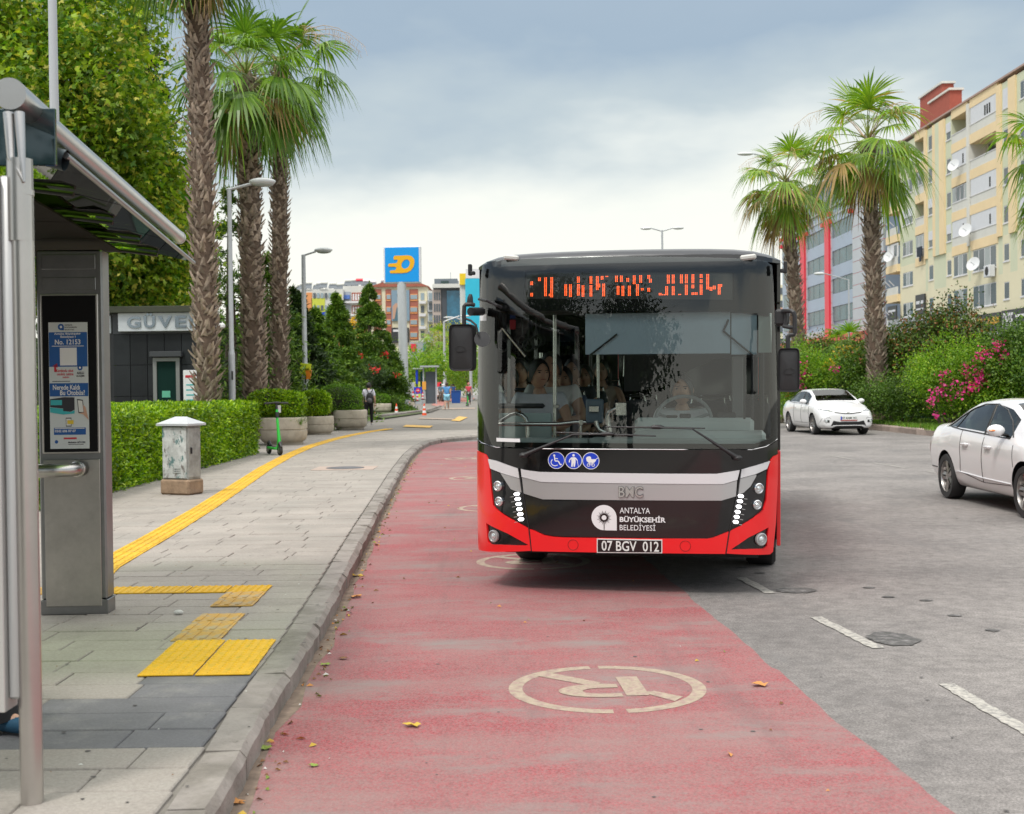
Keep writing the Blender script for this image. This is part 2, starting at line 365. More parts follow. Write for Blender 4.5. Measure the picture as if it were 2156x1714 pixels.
# paving slabs
M_slab = mat('paving_slab', (.325, .295, .265), .82, var=.17, vs=2.4, bump=.4, bs=45, obj=.06, isl=.06, col2=(.275, .255, .23), c2s=1.2, c2t=.55)
speckle(M_slab, .13, 60)
M_dark = mat('dark_slab', (.155, .155, .165), .8, var=.15, vs=3, bump=.3, obj=.05, col2=(.22, .215, .21), c2s=2, c2t=.62)
speckle(M_dark, .12, 70)
RW = .29
slabs = []; stuffB = MB(); cache = {}; dark = 0
def slab_poly(x0, x1, y0, y1, B, z=WALK):
    g = .0035; c = .006; x0 += g; y0 += g; y1 -= g; x1 -= g; j = random.uniform(-.0035, .0025); tx = random.uniform(-.003, .003); ty = random.uniform(-.002, .002)
    cx, cy = (x0 + x1) / 2, (y0 + y1) / 2
    def zz(x, y): return z + j + (x - cx) * tx + (y - cy) * ty
    o = [(x0, y0), (x1, y0), (x1, y1), (x0, y1)]; i = [(x0 + c, y0 + c), (x1 - c, y0 + c), (x1 - c, y1 - c), (x0 + c, y1 - c)]
    B.add([(x, y, z - .05) for x, y in o] + [(x, y, zz(x, y) - c) for x, y in o] + [(x, y, zz(x, y)) for x, y in i], [(0, 1, 5, 4), (1, 2, 6, 5), (2, 3, 7, 6), (3, 0, 4, 7), (4, 5, 9, 8), (5, 6, 10, 9), (6, 7, 11, 10), (7, 4, 8, 11), (8, 9, 10, 11)])
paving = thing('paving', None, None); paving['kind'] = 'structure'
y = 3.3; row = 0; n_indiv = 0
while y < 44:
    lim = -6.6 if y < 20 else -9
    if y > 10: lim = max(lim, -1.0 * y * .41 - 1)
    elif y < 10: lim = -1.0 - y * .43
    xr = min(kerb_x(y + .01, .185), kerb_x(y + RW, .185)); x = xr; first = True
    while x > lim:
        l = random.choice((.42, .58, .58, .74, .86)) * (.6 + .5 * random.random() if first else 1); first = False
        x0 = x - l; cxm = (x + x0) / 2
        isd = 5.15 < y < 6.55 and x > -1.95 and x0 > -2.4
        # the near ones are pieces of their own; the far ones, too small to pick apart, are joined
        if n_indiv < 292 and y < 11.5 and x0 > -1.2 - .41 * y:
            B = MB(); slab_poly(x0, x, y, y + RW, B); o = B.build('paving_slab', M_dark if isd else M_slab, paving, 0)
            n_indiv += 1
        else: slab_poly(x0, x, y, y + RW, stuffB)
        x = x0
    y += RW; row += 1
stuffB.build('paving_slab_field', M_slab, paving, 0, kind='stuff')
# yellow tactile tiles
M_yel = mat('tactile_yellow', (.68, .40, .018), .62, var=.14, vs=8, obj=.12, bump=.2, col2=(.50, .36, .10), c2s=5, c2t=.64)
M_yel2 = mat('tactile_yellow_worn', (.56, .33, .07), .7, var=.2, vs=9, obj=.15, bump=.2, col2=(.38, .30, .18), c2s=6, c2t=.54)
M_yel3 = mat('tactile_bright', (.74, .42, .008), .55, var=.1, vs=12, obj=.03, bump=.15, col2=(.46, .33, .02), c2s=9, c2t=.63)
def tile_mesh(kind, sz=.3):
    B = MB(); h = .006; B.cbox((0, 0, h / 2 - .002), (sz - .006, sz - .006, h + .004), .003)
    if kind == 'bar':
        for i in range(4): B.cbox((-sz / 2 + sz * (i + .5) / 4, 0, h + .002), (.034, sz - .05, .008), .0035)
    else:
        for i in range(6):
            for j in range(6):
                x, y = (-sz / 2 + sz * (i + .5) / 6, -sz / 2 + sz * (j + .5) / 6); r = .014
                B.add([(x + r * cos(a), y + r * sin(a), h) for a in [k * pi / 3 for k in range(6)]] + [(x + r * .55 * cos(a), y + r * .55 * sin(a), h + .006) for a in [k * pi / 3 for k in range(6)]], [(k, (k + 1) % 6, 6 + (k + 1) % 6, 6 + k) for k in range(6)] + [tuple(range(6, 12))])
    return B
tp = thing('tactile_path', None, None); tp['kind'] = 'structure'
ZT = WALK + .0045
bar = tile_mesh('bar').mesh('tactile_tile', M_yel, 0); bar2 = tile_mesh('bar').mesh('tactile_tile_worn', M_yel2, 0); dot = tile_mesh('dot').mesh('tactile_tile_dots', M_yel3, 0); dot2 = tile_mesh('dot').mesh('tactile_tile_dots_worn', M_yel, 0)
path = [gnd(x, y, WALK) for x, y in ((150, 1268), (212, 1198), (340, 1125), (428, 1072), (500, 1025), (560, 985), (606, 960), (650, 941), (700, 926), (740, 916.5), (780, 909), (822, 903))]
rp = resample(path, .3)
for a, b in zip(rp, rp[1:]):
    d = b - a; obj('tactile_tile', bar, tp, ((a.x + b.x) / 2, (a.y + b.y) / 2, ZT), (0, 0, math.atan2(d.y, d.x) - pi / 2))
pad0 = gnd(291, 1426, WALK); pad1 = gnd(532, 1425, WALK)
for i in range(2):
    for j in range(3): obj('tactile_tile', dot, tp, (pad0.x + .135 + i * .305 - j * .012, pad0.y + .155 + j * .305, ZT + .001), (0, 0, .03))
s0 = gnd(372, 1352, WALK); 
x = pad0.x + .02; y = pad0.y + .915 + .155
sx = gnd(408, 1352, WALK).x
for j in range(6):
    if j == 3: continue
    obj('tactile_tile', bar2, tp, (sx - j * .012, y + j * .3, ZT), (0, 0, .02))
yt = Vector((sx - .072, y + 1.8, 0))
for i in range(7):
    obj('tactile_tile', dot if i < 2 else (dot2 if i < 4 else bar2), tp, (yt.x - i * .305, yt.y, ZT), (0, 0, .02 if i < 4 else pi / 2))
obj('tactile_tile', dot, tp, (gnd(458, 1250, WALK).x + .02, gnd(458, 1256, WALK).y - .03, ZT), (0, 0, .02)) if False else None
# manhole in its light square frame
mh = gnd(727, 986, WALK); t = thing('manhole_cover', 'round dark manhole cover set in a pale square frame in the pavement', 'manhole cover', (mh.x, mh.y, WALK + .002), .0)
MB().cbox((0, 0, 0), (1.15, 1.0, .012), .004).build('frame', mat('manhole_frame', (.42, .33, .28), .8, var=.1), t, 0)
B = MB(); B.lathe([(.36, .006), (.36, .012), (.34, .014), (0, .014)], 28); B.build('lid', mat('manhole_lid', (.14, .14, .15), .6, .3, var=.2, vs=20), t)

# red bus lane with its markings
M_red = mat('red_lane', (.30, .046, .058), .85, var=.13, vs=1.2, bump=.4, bs=120)
speckle(M_red, .5, 75)
wear(M_red, (.28, .175, .165), .9, .40, .74, (.6, 1.5, 1))
wear(M_red, (.30, .22, .21), 95, .42, .70, (1, 1, 1))
wear(M_red, (.25, .20, .19), 1.5, .50, .66, (.55, 1.3, 1))
wear(M_red, (.15, .10, .10), 1.1, .52, .85, (1.8, .2, 1))
wear(M_asph, (.15, .145, .145), 1.6, .55, .75, (.5, .2, 1))
redge = [gnd(*p) for p in ((2010, 1714), (1862, 1595), (1742, 1506), (1687, 1455), (1641, 1413), (1625, 1407), (1598, 1382), (1551, 1339), (1489, 1290), (1462, 1269), (1450, 1253), (1408, 1222))]
redge = [Vector((1.85, -10, 0)), Vector((1.72, 3.2, 0))] + redge + [Vector((.9, 19, 0)), Vector((.3, 32, 0)), Vector((-.1, 38.5, 0))]
rj = []
for a, b in zip(redge, redge[1:]):
    n = max(1, int((b - a).length / .12)) if a.y < 12 and a.y > 0 else 1
    for i in range(n): p = a.lerp(b, i / n); rj.append(Vector((p.x + (random.uniform(-.008, .008) if i else 0), p.y, 0)))
rj.append(redge[-1])
fillsheet('red_bus_lane', [p + Vector((-.03, 0, 0)) for p in [q for q in kb if q.y < 38.4][::1]] + rj[::-1], .004, M_red, kind='structure')
M_mark = mat('road_marking_cream', (.38, .31, .235), .8, var=.2, vs=20, bump=.3, col2=(.33, .22, .20), c2s=22, c2t=.56)
def noparking(cx, cy, r=.535, detail=True):
    mk = thing('road_marking', None, None, (cx, cy, .0055), .06); mk['kind'] = 'structure'
    B = MB(); w_ = .075
    for a0, a1 in ((radians(94), radians(266)), (radians(-86), radians(88))):
        n = 30; o = [(r * cos(a0 + (a1 - a0) * i / n), r * sin(a0 + (a1 - a0) * i / n)) for i in range(n + 1)]; q = [(x * (r - w_) / r, y * (r - w_) / r) for x, y in o]
        B.add([(x, y, 0) for x, y in o] + [(x, y, 0) for x, y in q], [(i, n + 1 + i, n + 2 + i, i + 1) for i in range(n)])
    B.build('ring', M_mark, mk, 0)
    B = MB()
    # the letter P upside down for us, and the bar crossing it
    B.add([(-.36, .32, .001), (-.27, .38, .001), (-.02, .12, .001), (-.06, .03, .001)], [(0, 3, 2, 1)])
    B.add([(.17, -.12, .001), (.24, -.1, .001), (.37, -.24, .001), (.31, -.33, .001)], [(0, 3, 2, 1)])
    B.add([(.08, .24, .0015), (.2, .24, .0015), (.2, -.19, .0015), (.08, -.19, .0015)], [(0, 3, 2, 1)])
    n = 14; o = [(-.03 + .24 * cos(a), -.06 + .15 * sin(a)) for a in [pi / 2 + pi * i / n for i in range(n + 1)]]; q = [(-.03 + .11 * cos(a), -.07 + .065 * sin(a)) for a in [pi / 2 + pi * i / n for i in range(n + 1)]]
    o = [(.06, .07)] + o + [(.06, -.21)]; q = [(.06, -.005)] + q + [(.06, -.135)]
    B.add([(x, y, .0015) for x, y in o] + [(x, y, .0015) for x, y in q], [(i, i + 1, len(o) + i + 1, len(o) + i) for i in range(len(o) - 1)])
    B.build('letter', M_mark, mk, 0)
p = gnd(1278, 1450); noparking(p.x, p.y)
p = gnd(1123, 1183); noparking(p.x, p.y)
for x, y in ((1046, 1070), (1008, 1007), (985, 966)):
    p = gnd(x, y); noparking(p.x, p.y)
M_white = mat('road_marking_white', (.44, .42, .38), .8, var=.25, vs=30, bump=.4, col2=(.24, .23, .22), c2s=28, c2t=.53)
def dash(a, b, w_=.09, m=M_white, name='lane_dash'):
    a = gnd(*a); b = gnd(*b); d = (b - a).normalized(); n = Vector((-d.y, d.x, 0)) * w_ / 2
    k = max(2, int((b - a).length / .05)); l = []; r_ = []
    for i in range(k + 1):
        q = a.lerp(b, i / k); l.append(q + n * random.uniform(.8, 1.15)); r_.append(q - n * random.uniform(.8, 1.15))
    B = MB(); B.add([(v.x, v.y, .005) for v in l + r_], [(i, k + 1 + i, k + 2 + i, i + 1) for i in range(k)]); B.build(name, m, lane_marks, 0)
lane_marks = thing('lane_marking', None, None); lane_marks['kind'] = 'structure'
for a, b in (((2230, 1580), (1990, 1441)), ((1850, 1366), (1717, 1300)), ((1622, 1250), (1560, 1217))): dash(a, b)
M_faint = mat('road_marking_faint', (.33, .31, .28), .85, var=.2, vs=20, col2=(.24, .23, .22), c2s=10, c2t=.48)
for a, b in (((2030, 1007), (1952, 992)), ((1909, 986), (1840, 975)), ((1800, 968), (1750, 960))): dash(a, b, .1, M_faint)
M_tar = mat('tar_patch', (.085, .083, .08), .8, var=.3, vs=14, bump=.5, bs=90, col2=(.2, .19, .19), c2s=12, c2t=.56); speckle(M_tar, .3, 90)
def blob(x, y, rx, ry, z=.0055, name='tar_patch', m=M_tar):
    p = gnd(x, y); n = 26; B = MB(); B.add([(p.x + rx * cos(a) * q, p.y + ry * sin(a) * q, z) for a, q in [(2 * pi * i / n, random.uniform(.9, 1.08)) for i in range(n)]], [tuple(range(n))]); return B.build(name, m, lane_marks, 0)
blob(1676, 1244, .16, .13); blob(1880, 1346, .16, .22)
for x, y in ((1600, 1207), (1830, 1238), (1950, 1265), (1870, 1258), (2010, 1297), (1560, 1196), (2090, 1328)): blob(x, y, .05, .035)
# right kerb of pinkish blocks, verge, hedge strip soil
mk = thing('median_kerb', None, None); mk['kind'] = 'structure'
M_kb2 = mat('median_kerb_block', (.34, .27, .235), .85, var=.2, vs=4, bump=.4, bs=40, obj=.22)

def medx(y): return 12.55 + (y - 40) * -.035
yy = 12.
while yy < 110:
    a = Vector((medx(yy), yy, 0)); b = Vector((medx(yy + .8), yy + .8, 0)); kerbstone(a, b, .22, .2, M_kb2, mk, .006, side=-1); yy += .8
M_grass_soil = mat('verge_soil', (.10, .12, .045), .9, var=.4, vs=2, col2=(.05, .09, .02), c2s=3, c2t=.5)
sheet('verge', [(medx(8) + .2, 8), (21.3, 8), (21.3, 140), (medx(140) + .2, 140)], .17, M_grass_soil)

# cracks and seams in the road
M_crk = mat('crack', (.09, .085, .08), .95)
def crack(pts, w_, seed):
    r_ = random.Random(seed); P = [gnd(*p) for p in pts]; q = []
    for a, b in zip(P, P[1:]):
        n = max(2, int((b - a).length / .12)); q += [a.lerp(b, i / n) + Vector((r_.uniform(-.03, .03), r_.uniform(-.03, .03), 0)) for i in range(n)]
    B = MB(); k = len(q); B.add([(p.x - w_ * r_.uniform(.2, 1), p.y, .0048) for p in q] + [(p.x + w_ * r_.uniform(.2, 1), p.y, .0048) for p in q], [(i, i + 1, k + i + 1, k + i) for i in range(k - 1)]); B.build('crack', M_crk, lane_marks, 0)
crack([(2156, 1118), (2060, 1100), (1960, 1082), (1860, 1071)], .005, 1);  
# leaves, cigarette ends and dirt
M_lf = {'yellow': mat('leaf_fallen_yellow', (.55, .38, .05), .7), 'orange': mat('leaf_fallen_orange', (.55, .25, .07), .7), 'brown': mat('leaf_fallen_brown', (.22, .11, .05), .8), 'green': mat('leaf_fallen_green', (.22, .30, .05), .7), 'white': mat('paper_white', (.6, .6, .57), .7)}
def fallen(x, y, s, c, label=None, z=0., seed=0):
    p = gnd(x, y, z); r_ = random.Random(seed); n = 10; B = MB(); a0 = r_.uniform(0, 6); ring = []
    for i in range(n): a = a0 + 2 * pi * i / n; q = s * (1 if i % 2 else .55) * r_.uniform(.8, 1.15); ring.append((q * cos(a), q * .75 * sin(a), .006 + .30 * s * abs(sin(a * 1.5 + seed)) * r_.uniform(.4, 1.2)))
    B.add([(0, 0, .008)] + ring, [(0, 1 + i, 1 + (i + 1) % n) for i in range(n)]); o = B.build('fallen_leaf', M_lf[c], None, 0, label=label, cat='leaf', group='fallen leaves'); o.location = (p.x, p.y, z + .004); return o
fallen(868, 1532, .055, 'yellow', 'yellow-green fallen leaf on the red lane, left of the painted ring', seed=1); fallen(1600, 1446, .06, 'orange', 'orange fallen leaf on the red lane, right of the painted ring', seed=2); fallen(747, 1260, .07, 'orange', 'curled orange leaf in the gutter level with the yellow strip', seed=3); fallen(750, 1215, .07, 'yellow', 'yellow leaf at the kerb, furthest of the gutter leaves', seed=4)
fallen(557, 1580, .05, 'green', 'green and yellow leaf heaped in the near gutter', seed=5); fallen(490, 1695, .05, 'orange', 'pale orange leaf nearest the camera in the gutter', seed=6); fallen(684, 1403, .04, 'green', 'green leaf in the gutter beside the big yellow tiles', seed=7); fallen(660, 1616, .03, 'green', 'small pale green leaf on the red lane near the kerb', seed=8); fallen(722, 1390, .04, 'brown', 'dark dry leaf on the red lane beside the yellow tiles', seed=9)
LB = {k: MB() for k in M_lf}; r_ = random.Random(11)
for i in range(420):
    t = r_.random() ** .8; y = 4.2 + 26 * t ** 1.6; x = kerb_x(y) + abs(r_.gauss(0, .07)) + .02 if r_.random() < .8 else kerb_x(y) + r_.uniform(.1, 2.6); s = r_.uniform(.006, .026) * (1.3 if r_.random() < .15 else 1); a = r_.uniform(0, 6.28); c = r_.choice(('yellow', 'brown', 'brown', 'orange', 'green', 'white')); s = s * .6 if c == 'white' else s
    LB[c].add([(x + s * cos(a), y + s * sin(a), .008), (x + s * .4 * cos(a + 1.6), y + s * .4 * sin(a + 1.6), .012 + s * .4), (x - s * cos(a), y - s * sin(a), .008), (x + s * .4 * cos(a - 1.6), y + s * .4 * sin(a - 1.6), .010)], [(0, 1, 2, 3)])
for i in range(60): x, y = r_.uniform(-3, -1.3), r_.uniform(4.5, 12); s = r_.uniform(.004, .012); a = r_.uniform(0, 6.28); z = WALK + .003; LB['brown' if i % 3 else 'white'].add([(x + s * cos(a), y + s * sin(a), z), (x - s * sin(a), y + s * cos(a), z + .003), (x - s * cos(a), y - s * sin(a), z)], [(0, 1, 2)])
lt_ = thing('gutter_litter', 'scatter of tiny leaf scraps and cigarette ends along the gutter', 'litter'); 
for k, b_ in LB.items(): b_.build('scraps', M_lf[k], lt_, 0, kind='stuff')
for i, (x, y, c) in enumerate(((376, 1294, 'white'),)):
    p = gnd(x, y, WALK); B = MB(); B.sph((0, 0, .015), (.035, .02, .018), 8, 5); o = B.build('paper_scrap', M_lf['white'], None, 40, label='crumpled white paper on the pavement left of the yellow strip', cat='litter'); o.location = (p.x, p.y, WALK)
# weathered grime line where road meets kerb
gl = [];
for i in range(60): y = 3.0 + i * .5; gl.append((kerb_x(y), y))
B = MB(); k = len(gl); r2 = random.Random(3); B.add([(x - .005, y, .0052) for x, y in gl] + [(x + r2.uniform(.03, .10), y, .0052) for x, y in gl], [(i, k + i, k + i + 1, i + 1) for i in range(k - 1)]); B.build('gutter_dirt', mat('gutter_dirt', (.20, .15, .115), .95, var=.4, vs=9), lane_marks, 0)

# trodden gum and oil spots
B = MB(); r_ = random.Random(21)
for i in range(90):
    if i < 45: x, y, z = r_.uniform(-2.6, -1.0), r_.uniform(4.4, 12), WALK + .0035; x = min(x, kerb_x(y) - .03)
    else: x, y, z = r_.uniform(-.8, 3.5), r_.uniform(4.6, 14), .0062
    r0_ = r_.uniform(.005, .012); B.add([(x + r0_ * cos(a) * 1.2, y + r0_ * sin(a), z) for a in [k * pi / 3 for k in range(6)]], [tuple(range(6))])
B.build('gum_spot', mat('gum_dark', (.085, .08, .078), .8), lane_marks, 0, kind='stuff')
# ================================================================ PEOPLE (builder)
def skin_geo(V, E, Rr, sub=2, root=0):
    me = bpy.data.meshes.new('s'); me.from_pydata([tuple(v) for v in V], E, []); o = bpy.data.objects.new('s', me); C.objects.link(o)
    m = o.modifiers.new('s', 'SKIN'); m.use_smooth_shade = True
    for i, r in enumerate(Rr):
        sv = me.skin_vertices[0].data[i]; sv.radius = r if isinstance(r, tuple) else (r, r); sv.use_root = (i == root)
    s = o.modifiers.new('b', 'SUBSURF'); s.levels = s.render_levels = sub
    bpy.context.view_layer.update(); ev = bpy.data.meshes.new_from_object(o.evaluated_get(bpy.context.evaluated_depsgraph_get()))
    vs = [tuple(v.co) for v in ev.vertices]; fs = [tuple(p.vertices) for p in ev.polygons]
    bpy.data.objects.remove(o); bpy.data.meshes.remove(me); bpy.data.meshes.remove(ev); return vs, fs
STAND = dict(pel=(0, 0, .53), spi=(0, .005, .63), che=(0, .005, .73), nec=(0, .01, .825), hb=(0, 0, .865), hd=(0, -.005, .925),
             sL=(-.105, .01, .80), eL=(-.135, .015, .635), wL=(-.145, -.01, .485), sR=(.105, .01, .80), eR=(.135, .015, .635), wR=(.145, -.01, .485),
             hL=(-.055, 0, .505), kL=(-.06, -.01, .28), aL=(-.06, .01, .05), tL=(-.068, -.085, .018), hR=(.055, 0, .505), kR=(.06, -.01, .28), aR=(.06, .01, .05), tR=(.068, -.085, .018))
SKIN = [(.55, .33, .23), (.47, .27, .18), (.36, .20, .13)]
def hand_geo(B, w, d, fl, curl, side, mi=0):
    """palm and five bent fingers; w wrist, d direction of the hand, fl palm normal side"""
    d = Vector(d).normalized(); s = Vector(side).normalized(); n = d.cross(s).normalized() * fl; w = Vector(w)
    B.tube([w, w + d * .03, w + d * .085], [.026, .040, .036], 8, mi, flat=.5)
    for i, (o, l) in enumerate(((-.028, .068), (-.010, .078), (.010, .073), (.027, .058))):
        p0 = w + d * .075 + s * o; p1 = p0 + (d + n * curl * .5).normalized() * l * .45; p2 = p1 + (d + n * curl * 1.4).normalized() * l * .32; p3 = p2 + (d + n * curl * 2.6).normalized() * l * .26
        B.tube([p0, p1, p2, p3], [.0095, .009, .008, .006], 6, mi)
    p0 = w + d * .03 - s * .026; p1 = p0 + (d * .7 - s * .8).normalized() * .035; p2 = p1 + (d - s * .2 + n * curl).normalized() * .03
    B.tube([w + d * .015, p0, p1, p2], [.014, .014, .011, .008], 6, mi)
def person(label, h=1.75, pose=None, skin=0, shirt=(.7, .7, .72), pants=(.02, .02, .025), hair=(.012, .01, .009), hairlen=0, sleeve=.5, shorts=False, shoes=(.03, .03, .03), loc=(0, 0, 0), rz=0., build=1., group=None, skirt=False, head_rot=0., face=True, bald=False, lower=True, flip=False):
    J = dict(STAND); J.update(pose or {}); J = {k: Vector(v) * h for k, v in J.items()}; b = build * h
    t = thing('person', label, 'person', loc, rz, group)
    names = ['pel', 'spi', 'che', 'nec', 'hb']; V = [J[n] for n in names]; E = [(0, 1), (1, 2), (2, 3), (3, 4)]
    Rr = [(.075 * b, .058 * b), (.068 * b, .052 * b), (.082 * b, .058 * b), (.034 * b, .034 * b), (.032 * h, .034 * h)]
    for s in 'LR':
        i = len(V); V += [J['s' + s], J['e' + s], J['w' + s]]; Rr += [.036 * b, .026 * b, .017 * b]; E += [(2, i), (i, i + 1), (i + 1, i + 2)]
        if lower: i = len(V); V += [J['h' + s], J['k' + s], J['a' + s], J['t' + s]]; Rr += [.052 * b, .034 * b, .022 * b, .018 * b]; E += [(0, i), (i, i + 1), (i + 1, i + 2), (i + 2, i + 3)]
    vs, fs = skin_geo(V, E, Rr); B = MB(); B.add(vs, fs)
    MS = mat('skin_%d' % skin, SKIN[skin], .5, var=.06, vs=30)
    for s, sg in (('L', -1), ('R', 1)):
        w_ = J['w' + s]; d = (w_ - J['e' + s]).normalized(); hand_geo(B, w_, d, sg, .35, Vector((0, sg * 1., 0)) if abs(d.z) > .6 else Vector((0, 0, 1)))
    hc = J['hd']; Rm = Matrix.Rotation(head_rot, 3, 'Z'); hr = .068 * h
    # head: skull, jaw, nose, ears
    n, k = 20, 14; hv = []
    for i in range(k + 1):
        a = pi * i / k
        for j in range(n):
            u = 2 * pi * j / n; x = sin(a) * cos(u); y = sin(a) * sin(u); z = cos(a)
            sx = .78 if z > 0 else .78 - .22 * z * z; sy = .95 if z > 0 else .95 - .10 * (-z)
            X, Y_, Z = x * sx, y * sy, z * 1.12
            if y < -.3 and z < -.1: Y_ -= .05 * min(1, -z)
            if y < -.7 and abs(x) < .25 and -.35 < z < .12: Y_ -= .17 * (1 - abs(x) / .25)
            if y < -.6 and .05 < z < .3 and .15 < abs(x) < .5: Y_ += .06
            hv.append(hc + Rm @ Vector((X, Y_, Z)) * hr)
    B.add(hv, [(i * n + j, (i + 1) * n + j, (i + 1) * n + (j + 1) % n, i * n + (j + 1) % n) for i in range(k) for j in range(n)])
    for sg in (-1, 1): B.sph(hc + Rm @ Vector((sg * .80, .05, -.03)) * hr, (.09 * hr, .17 * hr, .27 * hr), 8, 6)
    B.build('body', MS, t, 180)
    if face:
        B = MB()
        for sg in (-1, 1):
            B.sph(hc + Rm @ Vector((sg * .30, -.83, .10)) * hr, (.10 * hr, .05 * hr, .06 * hr), 8, 6); B.tube([hc + Rm @ Vector((sg * .16, -.92, .25)) * hr, hc + Rm @ Vector((sg * .45, -.82, .26)) * hr], .03 * hr, 5)
        B.build('eyes', mat('eye_dark', (.02, .015, .012), .3), t, 180)
        B = MB(); B.tube([hc + Rm @ Vector((-.22, -.88, -.42)) * hr, hc + Rm @ Vector((0, -.95, -.43)) * hr, hc + Rm @ Vector((.22, -.88, -.42)) * hr], [.02 * hr, .05 * hr, .02 * hr], 6); B.build('mouth', mat('lips', (.30, .10, .08), .5), t, 180)
    if not bald:
        # hair: a cap over the back and crown, lower at the back
        B = MB(); hv = []; n, k = 20, 10
        for i in range(k + 1):
            for j in range(n):
                u = 2 * pi * j / n; f = max(0, -sin(u)) ** 2; a = (pi * (.60 + .08 * (1 - f)) * (1 - .57 * f)) * i / k; x = sin(a) * cos(u); y = sin(a) * sin(u); z = cos(a)
                q = 1.075 + .07 * noise.noise(Vector((x * 5, y * 5, z * 5)))
                hv.append(hc + Rm @ Vector((x * .80 * q, y * .98 * q, z * 1.13 * q)) * hr)
        B.add(hv, [(i * n + j, (i + 1) * n + j, (i + 1) * n + (j + 1) % n, i * n + (j + 1) % n) for i in range(k) for j in range(n)])
        if hairlen:
            for sg in (-1, 0, 1): B.tube([hc + Rm @ Vector((sg * .55, .35, .3)) * hr, hc + Rm @ Vector((sg * .72, .45, -.6)) * hr, hc + Rm @ Vector((sg * .75, .35, -.6 - hairlen)) * hr], [.38 * hr, .36 * hr, .18 * hr], 8)
        B.build('hair', mat('hair_%d' % int(hair[0] * 1000), hair, .5, bump=.5, bs=90), t, 180)
    # shirt
    V = [J['pel'] + Vector((0, 0, .0 * h)), J['spi'], J['che'], J['nec'].lerp(J['che'], .15)]; E = [(0, 1), (1, 2), (2, 3)]
    Rr = [(.092 * b, .075 * b), (.085 * b, .068 * b), (.098 * b, .072 * b), (.040 * b, .042 * b)]
    for s in 'LR':
        i = len(V); V.append(J['s' + s]); Rr.append(.047 * b); E.append((2, i)); ln = sleeve
        if ln > 0:
            V.append(J['s' + s].lerp(J['e' + s], min(ln, 1))); Rr.append((.045 - .008 * min(ln, 1)) * b); E.append((i, i + 1))
            if ln > 1: V.append(J['e' + s].lerp(J['w' + s], min(ln - 1, .92))); Rr.append(.026 * b); E.append((i + 1, i + 2))
    vs, fs = skin_geo(V, E, Rr); B = MB(); B.add(vs, fs); B.build('shirt', mat('cloth_%d_%d_%d' % tuple(int(c * 999) for c in shirt), shirt, .85, var=.08, vs=12, bump=.25, bs=22), t, 180)
    if lower:
        V = [J['pel'] + Vector((0, 0, .012 * h))]; Rr = [(.088 * b, .072 * b)]; E = []
        for s in 'LR':
            i = len(V); V += [J['h' + s], J['k' + s] if not shorts else J['k' + s].lerp(J['h' + s], .05)]; Rr += [.062 * b, .044 * b * (1.25 if shorts else 1)]; E += [(0, i), (i, i + 1)]
            if not shorts: V.append(J['a' + s] + Vector((0, 0, .0))); Rr.append(.032 * b); E.append((i + 1, i + 2))
        vs, fs = skin_geo(V, E, Rr); B = MB(); B.add(vs, fs); B.build('shorts' if shorts else 'trousers', mat('cloth_%d_%d_%d' % tuple(int(c * 999) for c in pants), pants, .85, var=.08, vs=12, bump=.25, bs=22), t, 180)
        for s in 'LR':
            a, q = J['a' + s], J['t' + s]; d = (q - a); d.z = 0; d.normalize(); p0 = Vector((a.x, a.y, q.z + .004 * h)) - d * .02 * h; B = MB(); B.tube([p0 - d * .01 * h, p0 + d * .03 * h, p0 + d * .10 * h, p0 + d * .135 * h], [.020 * h, .027 * h, .026 * h, .015 * h], 10, flat=.85); B.build('shoe', mat('shoe_%d_%d' % (int(shoes[0] * 999), int(shoes[2] * 999)), shoes, .6), t, 180)
    return t, J
# ================================================================ BUS
BYAW, BLEAN = radians(11.5), radians(.45)
BW = Matrix.Translation((.835, 9.82, 0)) @ Matrix.Rotation(-BYAW, 4, 'Z') @ Matrix.Rotation(BLEAN, 4, 'Y')
BI = BW.inverted()
HWB, ZB, ZT_ = 1.225, .335, 2.70
def fy(x, z):
    t = min(abs(x) / HWB, 1.0); y = .07 * t * t + .27 * t ** 9
    if z > 1.15: y += .035 * (z - 1.15)
    if z > 2.5: y += .55 * (z - 2.5) ** 2 * 2
    if z < .8: y += .10 * (.8 - z) ** 2
    return y
def S(x, z, o=0.):
    e = 1e-3; fx = (fy(x + e, z) - fy(x - e, z)) / (2 * e); fz = (fy(x, z + e) - fy(x, z - e)) / (2 * e); n = Vector((fx, -1, fz)).normalized()
    return Vector((x, fy(x, z), z)) + n * o
def pxl(cx, cy): return 958.7 + .3335 * cx, 509.3 + .3335 * cy
_o = BI @ CAM
def ip(cx, cy, d):
    """measured point -> place inside the bus at distance d behind the front"""
    r = BI.to_3x3() @ ray(*pxl(cx, cy)); return _o + r * ((d - _o.y) / r.y)
def sp2(cx, cy):
    d = .1
    for _ in range(12):
        p = ip(cx, cy, d); x = max(-HWB, min(HWB, p.x)); d = .5 * d + .5 * fy(x, p.z)
    return (max(-HWB, min(HWB, p.x)), p.z)
def SPL(pts): return [sp2(*p) for p in pts]
bus = obj('city_bus', None, label='red black and silver city bus pulling up to the kerb with lit route display', cat='bus'); bus.matrix_world = BW
CU = [i * .06 for i in range(-20, 21)]; CU = [c for c in CU if abs(c) < 1.0] + [s * v for s in (-1, 1) for v in (1.03, 1.06, 1.09, 1.12, 1.145, 1.17, 1.19, 1.205, 1.216)]
CV = [.45, .6, .8, 1.15, 1.6, 2.1, 2.5, 2.56, 2.62, 2.66]
